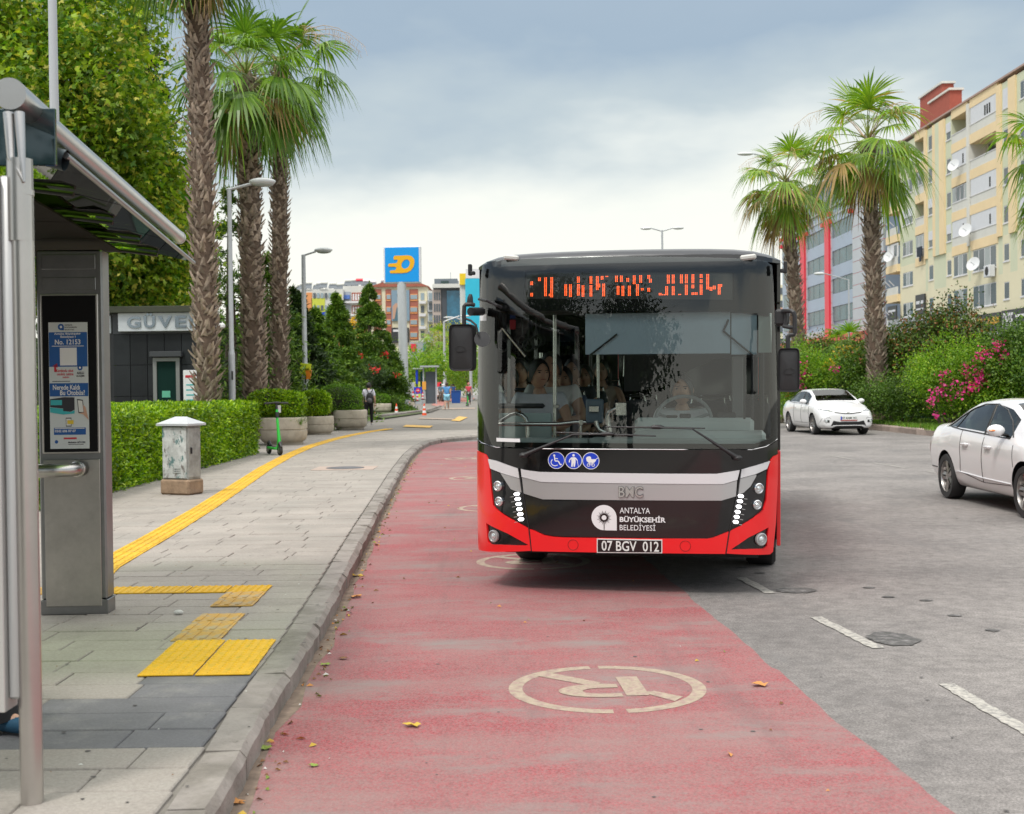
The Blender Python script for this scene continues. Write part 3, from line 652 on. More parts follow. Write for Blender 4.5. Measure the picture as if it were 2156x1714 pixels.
def skin(name, poly, o, m, depth=.03, raw=False, holes=(), parent=None, smooth=40, xy=False):
    P = poly if xy else SPL(poly); Hs = [h if xy else SPL(h) for h in holes]
    V, Fs = patch(P, S, CU, CV, o, depth, Hs, out=(0, -1, 0)); B = MB(); B.add(V, Fs)
    if raw: return B
    return B.build(name, m, parent or bus, smooth)
M_bred = mat('bus_red', (.88, .012, .016), .3, coat=.5, var=.03, vs=2)
M_bblack = mat('bus_black', (.008, .008, .009), .12, coat=.5)
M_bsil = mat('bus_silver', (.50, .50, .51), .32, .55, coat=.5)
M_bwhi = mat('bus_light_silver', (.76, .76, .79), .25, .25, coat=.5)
M_rub = mat('rubber_black', (.015, .015, .016), .65, bump=.2, bs=200)
M_pls = mat('black_plastic', (.022, .022, .024), .48, bump=.15, bs=150)
M_chr = mat('chrome', (.78, .78, .8), .12, 1.)
M_stl = mat('steel_tube', (.62, .60, .57), .25, 1.)
M_lens = mat('lamp_lens', (.75, .8, .82), .08, .6, coat=1.)
M_refl = mat('lamp_reflector', (.8, .82, .84), .15, 1.)
M_led = mat('led_white', (1, 1, 1), .4, emit=(1, .98, 1), est=2.6)
G_ws = glassmat('windscreen_glass', (.88, .95, .93), .025)
G_side = glassmat('bus_side_glass', (.68, .76, .72), .02)
# --- front lower body
full = [(120, 1300), (122, 1500), (130, 1668), (140, 1928), (150, 1943), (480, 1953), (900, 1961), (1300, 1966), (1700, 1970), (1985, 1972), (2003, 1958), (2022, 1770), (2033, 1500), (2036, 1300)]
skin('front_panel', full, -.012, M_bblack, .12)
def mir(p): return p
skin('corner_panel', [(120, 1318), (150, 1322), (195, 1342), (210, 1370), (216, 1420), (228, 1560), (240, 1664), (262, 1690), (300, 1720), (380, 1765), (461, 1809), (478, 1950), (150, 1944), (138, 1925), (130, 1668), (122, 1500)], .004, M_bred, .04,
     holes=[[(197, 1775), (330, 1840), (462, 1912), (440, 1917), (225, 1908), (208, 1895)]])
skin('corner_panel', [(2036, 1342), (2005, 1356), (1990, 1376), (1976, 1430), (1968, 1560), (1962, 1630), (1945, 1690), (1880, 1746), (1810, 1788), (1733, 1827), (1712, 1967), (1985, 1972), (2003, 1956), (2022, 1770), (2033, 1500)], .004, M_bred, .04,
     holes=[[(1976, 1801), (1850, 1866), (1716, 1937), (1740, 1942), (1948, 1936), (1966, 1920)]])
skin('bumper', [(472, 1813), (500, 1822), (560, 1851), (620, 1862), (690, 1866), (1300, 1873), (1590, 1874), (1630, 1866), (1724, 1829), (1703, 1968), (1300, 1964), (900, 1959), (486, 1951)], .010, M_bred, .04)
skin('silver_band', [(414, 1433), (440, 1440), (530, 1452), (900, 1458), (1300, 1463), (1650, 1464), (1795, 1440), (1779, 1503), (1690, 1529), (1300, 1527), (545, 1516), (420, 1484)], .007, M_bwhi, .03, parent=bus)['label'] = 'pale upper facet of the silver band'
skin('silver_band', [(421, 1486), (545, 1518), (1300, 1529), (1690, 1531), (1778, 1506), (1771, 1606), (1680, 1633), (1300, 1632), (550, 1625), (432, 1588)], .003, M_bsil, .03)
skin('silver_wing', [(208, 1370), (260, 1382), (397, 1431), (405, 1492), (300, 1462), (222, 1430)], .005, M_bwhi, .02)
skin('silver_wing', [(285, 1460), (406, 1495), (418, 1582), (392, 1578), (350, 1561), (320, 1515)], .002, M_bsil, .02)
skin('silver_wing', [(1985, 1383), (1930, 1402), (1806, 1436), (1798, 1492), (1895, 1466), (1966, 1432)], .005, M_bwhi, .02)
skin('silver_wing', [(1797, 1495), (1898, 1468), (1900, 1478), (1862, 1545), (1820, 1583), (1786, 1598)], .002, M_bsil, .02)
skin('grille_panel', [(434, 1592), (550, 1628), (680, 1635), (1300, 1636), (1680, 1637), (1768, 1610), (1727, 1822), (1630, 1861), (1590, 1869), (690, 1861), (620, 1857), (560, 1845), (468, 1806)], -.002, M_bblack, .03)
skin('upper_panel', [(150, 1270), (260, 1300), (560, 1310), (1300, 1314), (1870, 1314), (2000, 1278), (2034, 1250), (2036, 1338), (2005, 1352), (1985, 1378), (1795, 1437), (1650, 1461), (1300, 1460), (900, 1455), (530, 1449), (400, 1428), (262, 1378), (210, 1366), (196, 1338), (120, 1314), (120, 1245)], .0, M_bblack, .05)
# engraved rings on the bumper
for cx, cy in ((745, 1911), (1452, 1918)):
    B = MB(); p = sp2(cx, cy); r = .041
    for rr in (r,):
        pts = [S(p[0] + rr * cos(a), p[1] + rr * sin(a), .011) for a in [2 * pi * i / 24 for i in range(25)]]; B.tube(pts, .0022, 5)
    B.build('tow_cover', mat('red_seam', (.30, .005, .005), .5), bus)
# head lamps
def lamp(cx, cy, r, name='headlight', o=.0):
    p = sp2(cx, cy); r = r / 265 * .3335 * 1.0; c = S(p[0], p[1], o + .004); e = 1e-3
    nrm = (S(p[0], p[1], 1) - S(p[0], p[1], 0)).normalized(); Rm = nrm.to_track_quat('Z', 'Y').to_matrix()
    B = MB(); B.lathe([(r, -.01), (r, .010), (r * .84, .014), (r * .80, .004)], 24, c, M=Rm); o_ = B.build(name, M_chr if name != 'fog_lamp' else M_bsil, bus)
    B = MB(); B.lathe([(r * .80, .003), (r * .6, -.004), (r * .3, -.010), (0, -.012)], 20, c, M=Rm); B.build('reflector', M_refl, o_)
    B = MB(); B.lathe([(r * .48, -.006), (r * .46, .006), (r * .3, .013), (0, .016)], 20, c, M=Rm); B.build('lens', M_lens, o_)
for cx, cy, r in ((273, 1541, 33), (280, 1638, 30), (1912, 1556, 33), (1902, 1659, 30)): lamp(cx, cy, r)
for cx, cy in ((245, 1857), (1928, 1877)): lamp(cx, cy, 40, 'fog_lamp')
def ledrow(pts, sl):
    for cx, cy in pts:
        poly = [(cx + a * 18, cy + b * 10 + a * sl) for a, b in ((-1, -.2), (-.5, -1), (.6, -1), (1, 0), (.6, 1), (-.6, 1))]
        skin('daytime_light', poly, .008, M_led, .012)
        skin('daytime_light_fin', [(cx - 40 * (1 if cx < 1000 else -1), cy + 17), (cx - 20 * (1 if cx < 1000 else -1), cy + 14), (cx - 20 * (1 if cx < 1000 else -1), cy + 18), (cx - 40 * (1 if cx < 1000 else -1), cy + 21)], .004, M_bsil, .01)
ledrow([(388, 1592), (394, 1623), (400, 1655), (405, 1687), (410, 1719), (415, 1751)], -1)
ledrow([(1802, 1605), (1796, 1637), (1789, 1671), (1782, 1704), (1776, 1736), (1770, 1768)], 1)
# black pod glass over the lamps' backs
skin('lamp_pod', [(222, 1437), (283, 1464), (318, 1518), (348, 1565), (390, 1582), (425, 1590), (438, 1782), (300, 1712), (246, 1664), (232, 1560)], -.004, mat('pod_black', (.006, .007, .009), .05, coat=1.), .01)
skin('lamp_pod', [(1966, 1440), (1902, 1482), (1864, 1549), (1822, 1587), (1782, 1604), (1745, 1800), (1880, 1732), (1940, 1672), (1958, 1570)], -.004, mat('pod_black'), .01)
# seams between the panels
for a in (((399, 1430), (412, 1500), (430, 1600), (466, 1810), (482, 1952)), ((1803, 1436), (1790, 1520), (1775, 1610), (1729, 1826), (1707, 1968))):
    B = MB(); B.tube([S(*sp2(*q), .006) for q in a], .0045, 5); B.build('seam', M_rub, bus)
B = MB(); B.tube([S(*sp2(*q), .004) for q in ((130, 1240), (170, 1268), (260, 1297), (560, 1306), (1000, 1309), (1400, 1311), (1870, 1312), (1960, 1292), (2030, 1245))], .003, 6); B.build('chrome_strip', M_chr, bus)
# number plate
def onskin(vs, fs, o, B, mi=0):
    B.add([S(v[0], v[1], o + v[2]) for v in vs], fs, mi)
def word(s, x0, y0, x1, y1, o, m, name='lettering', bold=0., ext=.0008, parent=None, **k):
    (a, b), (c, d) = sp2(x0, y1), sp2(x1, y0); vs, fs = text_fit(s, a, b, c, d, bold, ext, **k); B = MB(); onskin(vs, fs, o, B); return B.build(name, m, parent or bus, 0)
pl = skin('number_plate', [(895, 1871), (1307, 1878), (1307, 1963), (895, 1960)], .016, mat('plate_white', (.8, .82, .8), .4), .012)
skin('plate_field', [(901, 1877), (1301, 1884), (1301, 1957), (901, 1954)], .018, M_bblack, .002, parent=pl)
word('07 BGV  012', 926, 1890, 1286, 1946, .0195, mat('plate_white'), bold=.012, parent=pl)
# maker's letters
word('BMC', 1030, 1543, 1187, 1614, .004, mat('letter_outline', (.06, .06, .065), .4), bold=.05, ext=.003); word('BMC', 1032, 1544, 1185, 1612, .008, M_chr, bold=.015, ext=.006)  # wider dark letters behind the chrome ones form their outline
M_dw = mat('decal_white', (.80, .80, .82), .4)
word('ANTALYA', 1038, 1680, 1229, 1713, .0012, M_dw, bold=.002)
word('BÜYÜKSEHİR', 1038, 1730, 1328, 1768, .0012, M_dw, bold=.03)
word('BELEDİYESİ', 1038, 1778, 1263, 1820, .0012, M_dw, bold=.002)
# emblem: white drop with a dark many-rayed star
p = sp2(939, 1741); r = .0995
o_ = circ(p[0], p[1], r, 30, a0=0, a1=1.5 * pi); o_ = o_ + [(p[0], p[1] - r), (p[0] + r, p[1] - r)]
V, Fs = patch(o_, S, (), (), .0010, 0, out=(0, -1, 0)); B = MB(); B.add(V, Fs); em = B.build('emblem', M_dw, bus, 0)
st = []
for i in range(24): a = 2 * pi * i / 24; q = (.062 if i % 2 else .05); st += [(p[0] + .030 * cos(a - .09), p[1] + .030 * sin(a - .09)), (p[0] + q * cos(a), p[1] + q * sin(a))]
V, Fs = patch(st, S, (), (), .0014, 0, out=(0, -1, 0)); B = MB(); B.add(V, Fs)
V, Fs = patch([(p[0] - .004, p[1] - .03), (p[0] + .004, p[1] - .03), (p[0] + .003, p[1] - .099), (p[0] - .003, p[1] - .099)], S, (), (), .0013, 0, out=(0, -1, 0)); B.add(V, Fs); B.build('emblem_star', M_bblack, em, 0)
V, Fs = patch(circ(p[0], p[1], .019, 16), S, (), (), .0018, 0, out=(0, -1, 0)); B = MB(); B.add(V, Fs); B.build('emblem_centre', M_dw, em, 0)
# three blue round stickers
M_blue = mat('sticker_blue', (.01, .05, .55), .4)
def flat(B, poly, o, c): V, Fs = patch([(c[0] + a, c[1] + b) for a, b in poly], S, (), (), o, 0, out=(0, -1, 0)); B.add(V, Fs)
def stroke(B, pts, w_, o, c):
    for (ax, ay), (bx, by) in zip(pts, pts[1:]):
        l = sqrt((bx - ax) ** 2 + (by - ay) ** 2); nx, ny = -(by - ay) / l * w_ / 2, (bx - ax) / l * w_ / 2
        flat(B, [(ax + nx, ay + ny), (ax - nx, ay - ny), (bx - nx, by - ny), (bx + nx, by + ny)], o, c)
for kk, (cx, cy) in enumerate(((638, 1379), (747, 1380), (856, 1382))):
    c = sp2(cx, cy); r = .0675; B = MB(); flat(B, circ(0, 0, r, 30), .0032, c); st = B.build('sticker', M_dw, bus, 0)
    B = MB(); flat(B, circ(0, 0, r * .93, 30), .0036, c); B.build('sticker_field', M_blue, st, 0); B = MB(); q = r / 53; o = .004
    if kk == 0:
        flat(B, circ(-13 * q, 30 * q, 7 * q, 12), o, c); stroke(B, [(-12 * q, 24 * q), (-8 * q, -4 * q), (12 * q, -4 * q), (26 * q, -28 * q), (34 * q, -24 * q)], 7 * q, o, c); stroke(B, [(-11 * q, 12 * q), (10 * q, 10 * q)], 5 * q, o + .0002, c)
        stroke(B, [((-8 + 25 * cos(a)) * q, (-12 + 22 * sin(a)) * q) for a in [radians(130 + 20 * i) for i in range(10)]], 5 * q, o + .0004, c)
    elif kk == 1:
        flat(B, circ(0, 32 * q, 8 * q, 12), o, c); flat(B, [(-14 * q, 20 * q), (12 * q, 20 * q), (13 * q, -10 * q), (8 * q, -40 * q), (0, -38 * q), (-2 * q, -14 * q), (-6 * q, -40 * q), (-16 * q, -38 * q), (-13 * q, -8 * q)], o, c)
        stroke(B, [(-13 * q, 16 * q), (-24 * q, 4 * q), (-27 * q, -12 * q)], 7 * q, o + .0002, c); stroke(B, [(12 * q, 16 * q), (24 * q, 0)], 6 * q, o + .0002, c); stroke(B, [(23 * q, 2 * q), (30 * q, -38 * q)], 3 * q, o + .0004, c)
    else:
        flat(B, [(-30 * q, 16 * q), (-24 * q, 24 * q), (-10 * q, 28 * q), (0, 24 * q), (3 * q, 10 * q), (34 * q, 10 * q), (30 * q, -2 * q), (20 * q, -12 * q), (-14 * q, -12 * q), (-26 * q, -2 * q)], o, c); stroke(B, [(32 * q, 10 * q), (44 * q, 18 * q)], 4 * q, o + .0002, c)
        for sx in (-14, 14): stroke(B, [((sx + 9 * cos(a)) * q, (-26 + 9 * sin(a)) * q) for a in [2 * pi * i / 12 for i in range(13)]], 3.5 * q, o + .0002, c)
        stroke(B, [(-14 * q, -12 * q), (14 * q, -26 * q)], 3 * q, o + .0004, c); stroke(B, [(14 * q, -12 * q), (-14 * q, -26 * q)], 3 * q, o + .0006, c)
    B.build('pictogram', M_dw, st, 0)
# --- windscreen with its black printed edge
gl_out = [(120, 1243), (126, 1000), (140, 700), (152, 500), (166, 200), (172, 150), (200, 125), (400, 106), (700, 96), (1100, 93), (1500, 97), (1800, 106), (1960, 122), (1998, 150), (2008, 300), (2020, 600), (2030, 1000), (2034, 1240), (2000, 1272), (1870, 1306), (1300, 1306), (560, 1300), (260, 1292), (170, 1264)]
op1 = [(262, 438), (1720, 438), (1985, 470), (1992, 700), (2004, 1000), (2008, 1222), (1975, 1250), (1900, 1274), (840, 1270), (420, 1266), (262, 1244)]
skin('windscreen', gl_out, .004, G_ws, 0.0)
skin('windscreen_border', gl_out, -.004, mat('frit_black', (.004, .004, .005), .5, spec=.15), .02, holes=[op1, [(440, 186), (1757, 190), (1757, 366), (440, 360)]])
# destination display
disp = skin('route_display', [(434, 180), (1764, 184), (1764, 372), (434, 366)], -.03, mat('display_dark', (.035, .032, .028), .45), .03)
B = MB(); a0 = sp2(447, 352); a1 = sp2(1752, 198); NX, NY = 128, 16; px = (a1[0] - a0[0]) / NX; py = (a1[1] - a0[1]) / NY
for i in range(NX):
    for j in range(NY):
        x, y = a0[0] + (i + .5) * px, a0[1] + (j + .5) * py; r = px * .2; B.add([S(x - r, y, -.029), S(x, y - r, -.029), S(x + r, y, -.029), S(x, y + r, -.029)], [(0, 1, 2, 3)])
B.build('display_dots', mat('dots_unlit', (.10, .095, .085), .5), disp, 0, kind='stuff')
cols = [(475, 200, 215), (475, 250, 265), (475, 322, 336), (525, 228, 240), (558, 200, 340), (603, 205, 345), (585, 325, 336), (768, 190, 250), (800, 192, 204), (843, 195, 255), (885, 190, 300), (920, 195, 235), (950, 200, 212), (975, 192, 206), (1005, 200, 250), (1045, 192, 250), (1085, 232, 245), (1122, 195, 258), (1160, 195, 255), (1210, 190, 230), (1220, 235, 250), (1335, 195, 258), (1368, 195, 258), (1425, 195, 256), (1457, 190, 256), (1495, 190, 256), (1550, 240, 252), (1550, 205, 218), (1585, 190, 292),
        (690, 270, 335), (720, 270, 342), (765, 268, 330), (802, 275, 337), (850, 278, 340), (895, 265, 280), (925, 268, 340), (1015, 282, 325), (1050, 280, 338), (1092, 275, 340), (1140, 270, 330), (1168, 292, 304), (1215, 296, 308), (1290, 320, 345), (1312, 335, 345), (1332, 280, 337), (1372, 280, 337), (1415, 328, 338), (1455, 275, 337), (1492, 275, 290), (1492, 318, 332), (1520, 322, 334), (1545, 270, 337), (1605, 288, 300), (1632, 275, 296), (1662, 265, 342), (1678, 268, 280)]
B = MB()
for cx, y0, y1 in cols:
    q0 = sp2(cx, y1); q1 = sp2(cx, y0); i0 = int((q0[0] - a0[0]) / px); j0 = int((q0[1] - a0[1]) / py); j1 = int((q1[1] - a0[1]) / py)
    for i in (i0, i0 + 1):
        for j in range(max(0, j0), min(NY, j1 + 1)):
            x, y = a0[0] + (i + .5) * px, a0[1] + (j + .5) * py; r = px * .33; B.add([S(x + r * cos(a), y + r * sin(a), -.027) for a in [k * pi / 3 for k in range(6)]], [tuple(range(6))])
B.build('lit_dots', mat('dots_lit', (.9, .25, .05), .4, emit=(1, .10, .02), est=2.4), disp, 0, kind='stuff')
# stickers on the glass
for nm, q, m in (('sticker_white', [(160, 458), (200, 458), (200, 498), (160, 498)], M_dw), ('sticker_white', [(262, 1237), (410, 1243), (410, 1265), (262, 1260)], M_dw)): skin(nm, q, .0055, m, 0)
# wipers
def wip(pts, r, name, o=.05, par=None): B = MB(); B.tube([S(*sp2(*q), o) for q in pts], r, 8); return B.build(name, M_pls, par or bus)
for piv, elbow, b0, b1, mid in (((440, 1345), (750, 1216), (640, 1203), (1268, 1226), (960, 1214)), ((1775, 1362), (1495, 1180), (950, 1168), (1577, 1177), (1275, 1172))):
    w0 = wip([piv, ((piv[0] * 2 + elbow[0]) / 3, (piv[1] * 2 + elbow[1]) / 3), elbow], [.017, .012, .006], 'wiper')
    wip([elbow, mid], [.006, .006], 'wiper_arm', .045, w0); wip([b0, mid, b1], [.005, .009, .005], 'wiper_blade', .022, w0)
    wip([(mid[0] - 45, mid[1]), (mid[0] - 20, mid[1] - 3), (mid[0] + 20, mid[1] - 3), (mid[0] + 45, mid[1])], [.008, .017, .017, .008], 'wiper_clip', .035, w0)
    pp = sp2(*piv); B = MB(); B.sph(S(pp[0], pp[1], .035), (.038, .035, .024), 14, 8); B.build('wiper_pivot', M_pls, w0)
# roof edge lamps
for cx, cy in ((357, 95), (1845, 92)):
    p = sp2(cx, cy + 16); c = S(p[0], p[1] + .008, .012); B = MB(); B.cbox(c, (.125, .045, .042), .012, R=Matrix.Rotation(.10 if cx < 1000 else -.10, 3, 'Y')); B.build('marker_lamp', mat('marker_lens', (.55, .55, .52), .2, coat=1.), bus)
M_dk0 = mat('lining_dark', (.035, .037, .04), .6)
# --- roof, sides, rear
LEN = 8.4
M_roof = mat('bus_roof', (.035, .04, .05), .3, coat=.4)
B = MB(); NXr = 17; ys = [None, .5, 2, 4, 6, LEN]
def roofz(x): t = abs(x) / HWB; return 2.728 - .022 * t * t - .07 * t ** 8
rows = []
xs = [HWB * sin(pi / 2 * (i / 8 - 1)) for i in range(NXr)]
def topline(x): t = abs(x) / HWB; return (x, 2.664 - .006 * t * t - .03 * t ** 8)
for k in range(6):
    row = []
    for x in xs:
        zt = topline(x)[1]; f = fy(x, zt)
        if k == 0: row.append(Vector((x, f - .001, zt - .004)))
        elif k == 1: row.append(Vector((x, f + .015, zt + (roofz(x) - zt) * .45)))
        elif k == 2: row.append(Vector((x, f + .06, zt + (roofz(x) - zt) * .8)))
        elif k == 3: row.append(Vector((x, f + .16, roofz(x) - .006)))
        elif k == 4: row.append(Vector((x, f + .5, roofz(x))))
        else: row.append(Vector((x, LEN, roofz(x))))
    rows.append(row)
B.add([v for r_ in rows for v in r_], [(k * NXr + i, k * NXr + i + 1, (k + 1) * NXr + i + 1, (k + 1) * NXr + i) for k in range(5) for i in range(NXr - 1)])
B.build('roof', M_roof, bus, 60)
# forehead between the glass and the roof
V, Fs = patch([sp2(*q) for q in [(172, 150), (200, 125), (400, 106), (700, 96), (1100, 93), (1500, 97), (1800, 106), (1960, 122), (1998, 150)]] + [topline(x) for x in [HWB * .998, 1.15, 1.0, .7, .35, 0, -.35, -.7, -1.0, -1.15, -HWB * .998]], S, CU, (), .001, 0, out=(0, -1, 0)) if False else (None, None)
B = MB()
for i in range(40):
    x0 = -HWB + 2 * HWB * i / 40; x1 = -HWB + 2 * HWB * (i + 1) / 40
    B.quad(S(x0, 2.605, -.003), S(x1, 2.605, -.003), S(x1, topline(x1)[1], -.001), S(x0, topline(x0)[1], -.001))
B.build('forehead', M_bblack, bus, 60)
# lower front rim closes under the bumper; side skins
YS = .345
winz = (1.12, 2.30)
for s in (-1, 1):
    x = s * HWB
    fr = .43
    def sidep(y0, y1, z0, z1, m, name, t=.03, off=0.):
        B = MB(); B.cbox((x - s * t / 2 + s * off, (y0 + y1) / 2, (z0 + z1) / 2), (t, y1 - y0, z1 - z0), .004); return B.build(name, m, bus)
    sidep(fr, 1.45, ZB + .03, winz[0], M_bred, 'side_panel'); sidep(2.5, 5.7, ZB + .03, winz[0], M_bred, 'side_panel'); sidep(6.75, LEN, ZB + .03, winz[0], M_bred, 'side_panel')
    for y0 in (1.45, 5.7):   # over the wheels
        B = MB(); yc = y0 + .525; pts = [(y0, winz[0]), (y0 + 1.05, winz[0]), (y0 + 1.05, ZB + .03)] + [(yc + .50 * cos(a), .46 + .50 * sin(a)) for a in [pi * i / 16 for i in range(17)]] + [(y0, ZB + .03)]
        pts = [(a, max(b, ZB + .03)) for a, b in pts]
        Vv, Ff = patch(pts, lambda u, v, o: Vector((x - s * .004 - s * (-o), u, v)), off=0, depth=.0, out=(s, 0, 0)); B.add(Vv, Ff); B.build('wheel_arch', M_bred, bus, 0)
        w0 = obj('wheel', None, bus, (x - s * .16, yc, .46)); w0.rotation_euler = (0, s * pi / 2, 0)
        B = MB(); B.lathe([(.30, -.12), (.43, -.13), (.46, -.10), (.465, 0), (.46, .10), (.43, .13), (.30, .12)], 32, caps=False); B.build('tyre', M_rub, w0)
        B = MB(); B.lathe([(.30, .11), (.28, .06), (.16, .05), (.12, .10), (0, .11)], 24, caps=False); B.build('rim', M_stl, w0)
    sidep(fr, LEN, winz[1], 2.62, M_bblack if s < 0 else M_bblack, 'side_header')
    ed = [fr, .60] + [1.62, 3.0, 4.4, 5.8, 7.1, LEN - .12]
    for a in ed[1:]: sidep(a - .045, a + .045, winz[0], winz[1], M_bblack, 'window_pillar')
    for a, b in zip(ed[1:], ed[2:]):
        B = MB(); xx = x - s * .012; q = [(xx, a + .04, winz[0]), (xx, b - .04, winz[0]), (xx, b - .04, winz[1]), (xx, a + .04, winz[1])]; B.add(q, [(0, 1, 2, 3) if s > 0 else (3, 2, 1, 0)]); B.build('side_window', G_side, bus, 0)
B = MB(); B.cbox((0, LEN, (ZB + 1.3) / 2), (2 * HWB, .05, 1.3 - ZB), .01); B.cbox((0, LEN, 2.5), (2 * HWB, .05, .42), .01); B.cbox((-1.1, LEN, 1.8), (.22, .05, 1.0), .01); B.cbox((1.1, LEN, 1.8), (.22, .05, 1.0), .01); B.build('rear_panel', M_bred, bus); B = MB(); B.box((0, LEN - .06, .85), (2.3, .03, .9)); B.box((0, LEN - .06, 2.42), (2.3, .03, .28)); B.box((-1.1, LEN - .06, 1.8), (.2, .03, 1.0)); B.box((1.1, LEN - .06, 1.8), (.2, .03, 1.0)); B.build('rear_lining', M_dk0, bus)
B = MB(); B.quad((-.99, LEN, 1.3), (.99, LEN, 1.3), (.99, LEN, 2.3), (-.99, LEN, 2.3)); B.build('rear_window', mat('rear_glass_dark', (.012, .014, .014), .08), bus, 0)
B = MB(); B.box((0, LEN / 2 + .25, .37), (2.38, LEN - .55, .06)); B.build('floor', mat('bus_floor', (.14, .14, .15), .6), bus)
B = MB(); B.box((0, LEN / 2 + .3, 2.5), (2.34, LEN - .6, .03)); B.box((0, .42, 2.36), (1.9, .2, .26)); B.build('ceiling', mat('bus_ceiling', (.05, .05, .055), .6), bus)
B = MB()
for s in (-1, 1): B.box((s * 1.17, LEN / 2 + .3, .75), (.05, LEN - .7, .72))
B.build('inner_wall', mat('bus_inner', (.18, .19, .20), .6), bus)
B = MB(); B.box((0, 3.9, .30), (2.1, 6.6, .12)); B.box((0, .75, .36), (2.1, .6, .04)); B.build('underbody', M_rub, bus)
# side brackets at the top corners
for c, y0, y1 in ((-1, 140, 212), (1, 125, 200)):
    a = ip(145 if c < 0 else 2018, y0, .25); b = ip(145 if c < 0 else 2018, y1, .25); B = MB(); x = c * (HWB + .035)
    B.cbox((x, .25, (a.z + b.z) / 2), (.028, .05, abs(a.z - b.z)), .006); B.cbox((x - c * .015, .25, b.z + .02), (.05, .05, .03), .006); B.build('camera_bracket', M_pls, bus)
# mirrors
def mirror(cx0, cx1, cy0, cy1, s):
    D = -.12; a = ip(cx0, cy0, D); b = ip(cx1, cy1, D); c = (a + b) / 2; w_ = abs(b.x - a.x); h = abs(a.z - b.z); m = obj('mirror', None, bus)
    B = MB(); n = 40; ring = []; pr = [(-.03, .86), (-.05, .97), (-.02, 1.), (.06, 1.), (.09, .95)]
    def sq(t, k): x, z = cos(t), sin(t); return (abs(x) ** (2 / k) * (1 if x > 0 else -1), abs(z) ** (2 / k) * (1 if z > 0 else -1))
    vs = [Vector((c.x, D - .058, c.z))]
    for dy, q in pr: vs += [Vector((c.x + sq(2 * pi * i / n, 7)[0] * w_ / 2 * q, D + dy, c.z + sq(2 * pi * i / n, 9)[1] * h / 2 * (1 - (1 - q) * .5))) for i in range(n)]
    fs = [(0, 1 + i, 1 + (i + 1) % n) for i in range(n)] + [(1 + k * n + i, 1 + (k + 1) * n + i, 1 + (k + 1) * n + (i + 1) % n, 1 + k * n + (i + 1) % n) for k in range(4) for i in range(n)]
    vs.append(Vector((c.x, D + .09, c.z))); fs += [(len(vs) - 1, 1 + 4 * n + (i + 1) % n, 1 + 4 * n + i) for i in range(n)]
    B.add(vs, fs); B.build('mirror_housing', M_pls, m, 50)
    B = MB(); B.add([(c.x + sq(2 * pi * i / n, 7)[0] * w_ / 2 * .88, D + .093, c.z + sq(2 * pi * i / n, 9)[1] * h / 2 * .92) for i in range(n)], [tuple(range(n))]); B.build('mirror_glass', M_chr, m, 0)
    e = [Vector((c.x + w_ * .02 * s + .045 * cos(t), D - .056, c.z - h * .03 + .022 * sin(t))) for t in [2 * pi * i / 20 for i in range(21)]]; B = MB(); B.tube(e, .0022, 5); B.build('mirror_mark', M_rub, m)
    return m, c, D
m1, c, D = mirror(-34, 122, 521, 815, -1)
def arm(m, pts, r, n=10): B = MB(); B.tube([ip(*p) for p in pts], r, n); B.build('mirror_arm', M_pls, m)
arm(m1, [(56, 540, -.12), (54, 470, -.12), (56, 405, -.12), (66, 396, -.12), (95, 394, -.11), (118, 398, -.08)], .017)
arm(m1, [(96, 330, -.08), (94, 350, -.08), (92, 380, -.08), (98, 400, -.07)], [.012, .022, .026, .03]); arm(m1, [(96, 440, -.02), (130, 440, .05), (165, 440, .2)], .035)
arm(m1, [(66, 485, -.12), (100, 498, -.14), (130, 525, -.16), (146, 590, -.16)], .009); arm(m1, [(150, 362, .10), (200, 372, -.03), (260, 400, -.01), (290, 412, .05)], .012)
Bm = MB(); pc = ip(170, 614, -.14); Rm = Matrix.Rotation(radians(38), 3, 'Y') @ Matrix.Rotation(radians(60), 3, 'X'); Bm.lathe([(0, -.02), (.05, -.018), (.062, -.008), (.064, 0), (0, .002)], 22, pc, M=Matrix.Rotation(radians(40), 3, 'Y') @ Matrix.Rotation(radians(68), 3, 'X')); Bm.build('kerb_mirror', M_pls, m1)
m2, c, D = mirror(2036, 2174, 671, 948, 1)
arm(m2, [(2100, 690, -.12), (2100, 640, -.12), (2100, 600, -.12), (2112, 588, -.12), (2138, 586, -.12), (2143, 570, -.12), (2143, 470, -.12), (2134, 445, -.12), (2118, 436, -.11), (2080, 436, -.08), (2068, 440, -.05)], .017)
arm(m2, [(2143, 540, -.12), (2110, 540, -.10), (2072, 532, -.06)], .015); arm(m2, [(2078, 436, -.06), (2088, 470, -.06), (2078, 534, -.06)], .014)
B = MB(); a = ip(2062, 478, .02); B.cbox(a, (.11, .10, .13), .02); B.build('mirror_bracket', M_pls, m2)
# --- inside
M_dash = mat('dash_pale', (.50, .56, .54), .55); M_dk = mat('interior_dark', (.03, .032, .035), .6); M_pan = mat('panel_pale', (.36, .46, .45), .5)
def ibox(x0, y0, x1, y1, d0, d1, m, name, b=.01):
    a = ip(x0, y1, d0); c = ip(x1, y0, d0); B = MB(); B.cbox(((a.x + c.x) / 2, (d0 + d1) / 2, (a.z + c.z) / 2), (abs(c.x - a.x), d1 - d0, abs(c.z - a.z)), b); return B.build(name, m, bus)
ibox(1120, 1196, 1960, 1262, .34, .62, M_dash, 'dashboard', .03); ibox(845, 1246, 1965, 1290, .22, .5, M_dash, 'dashboard_shelf', .012); ibox(265, 1245, 838, 1292, .22, .45, M_dash, 'dashboard_shelf', .01)
db = ibox(1130, 1112, 1885, 1215, .62, .78, M_dash, 'instrument_panel', .03)
for x in ((1330, 1095, 1400, 1112), (1415, 1085, 1485, 1114)): ibox(*x, .64, .70, M_dk, 'instrument_hood', .008)
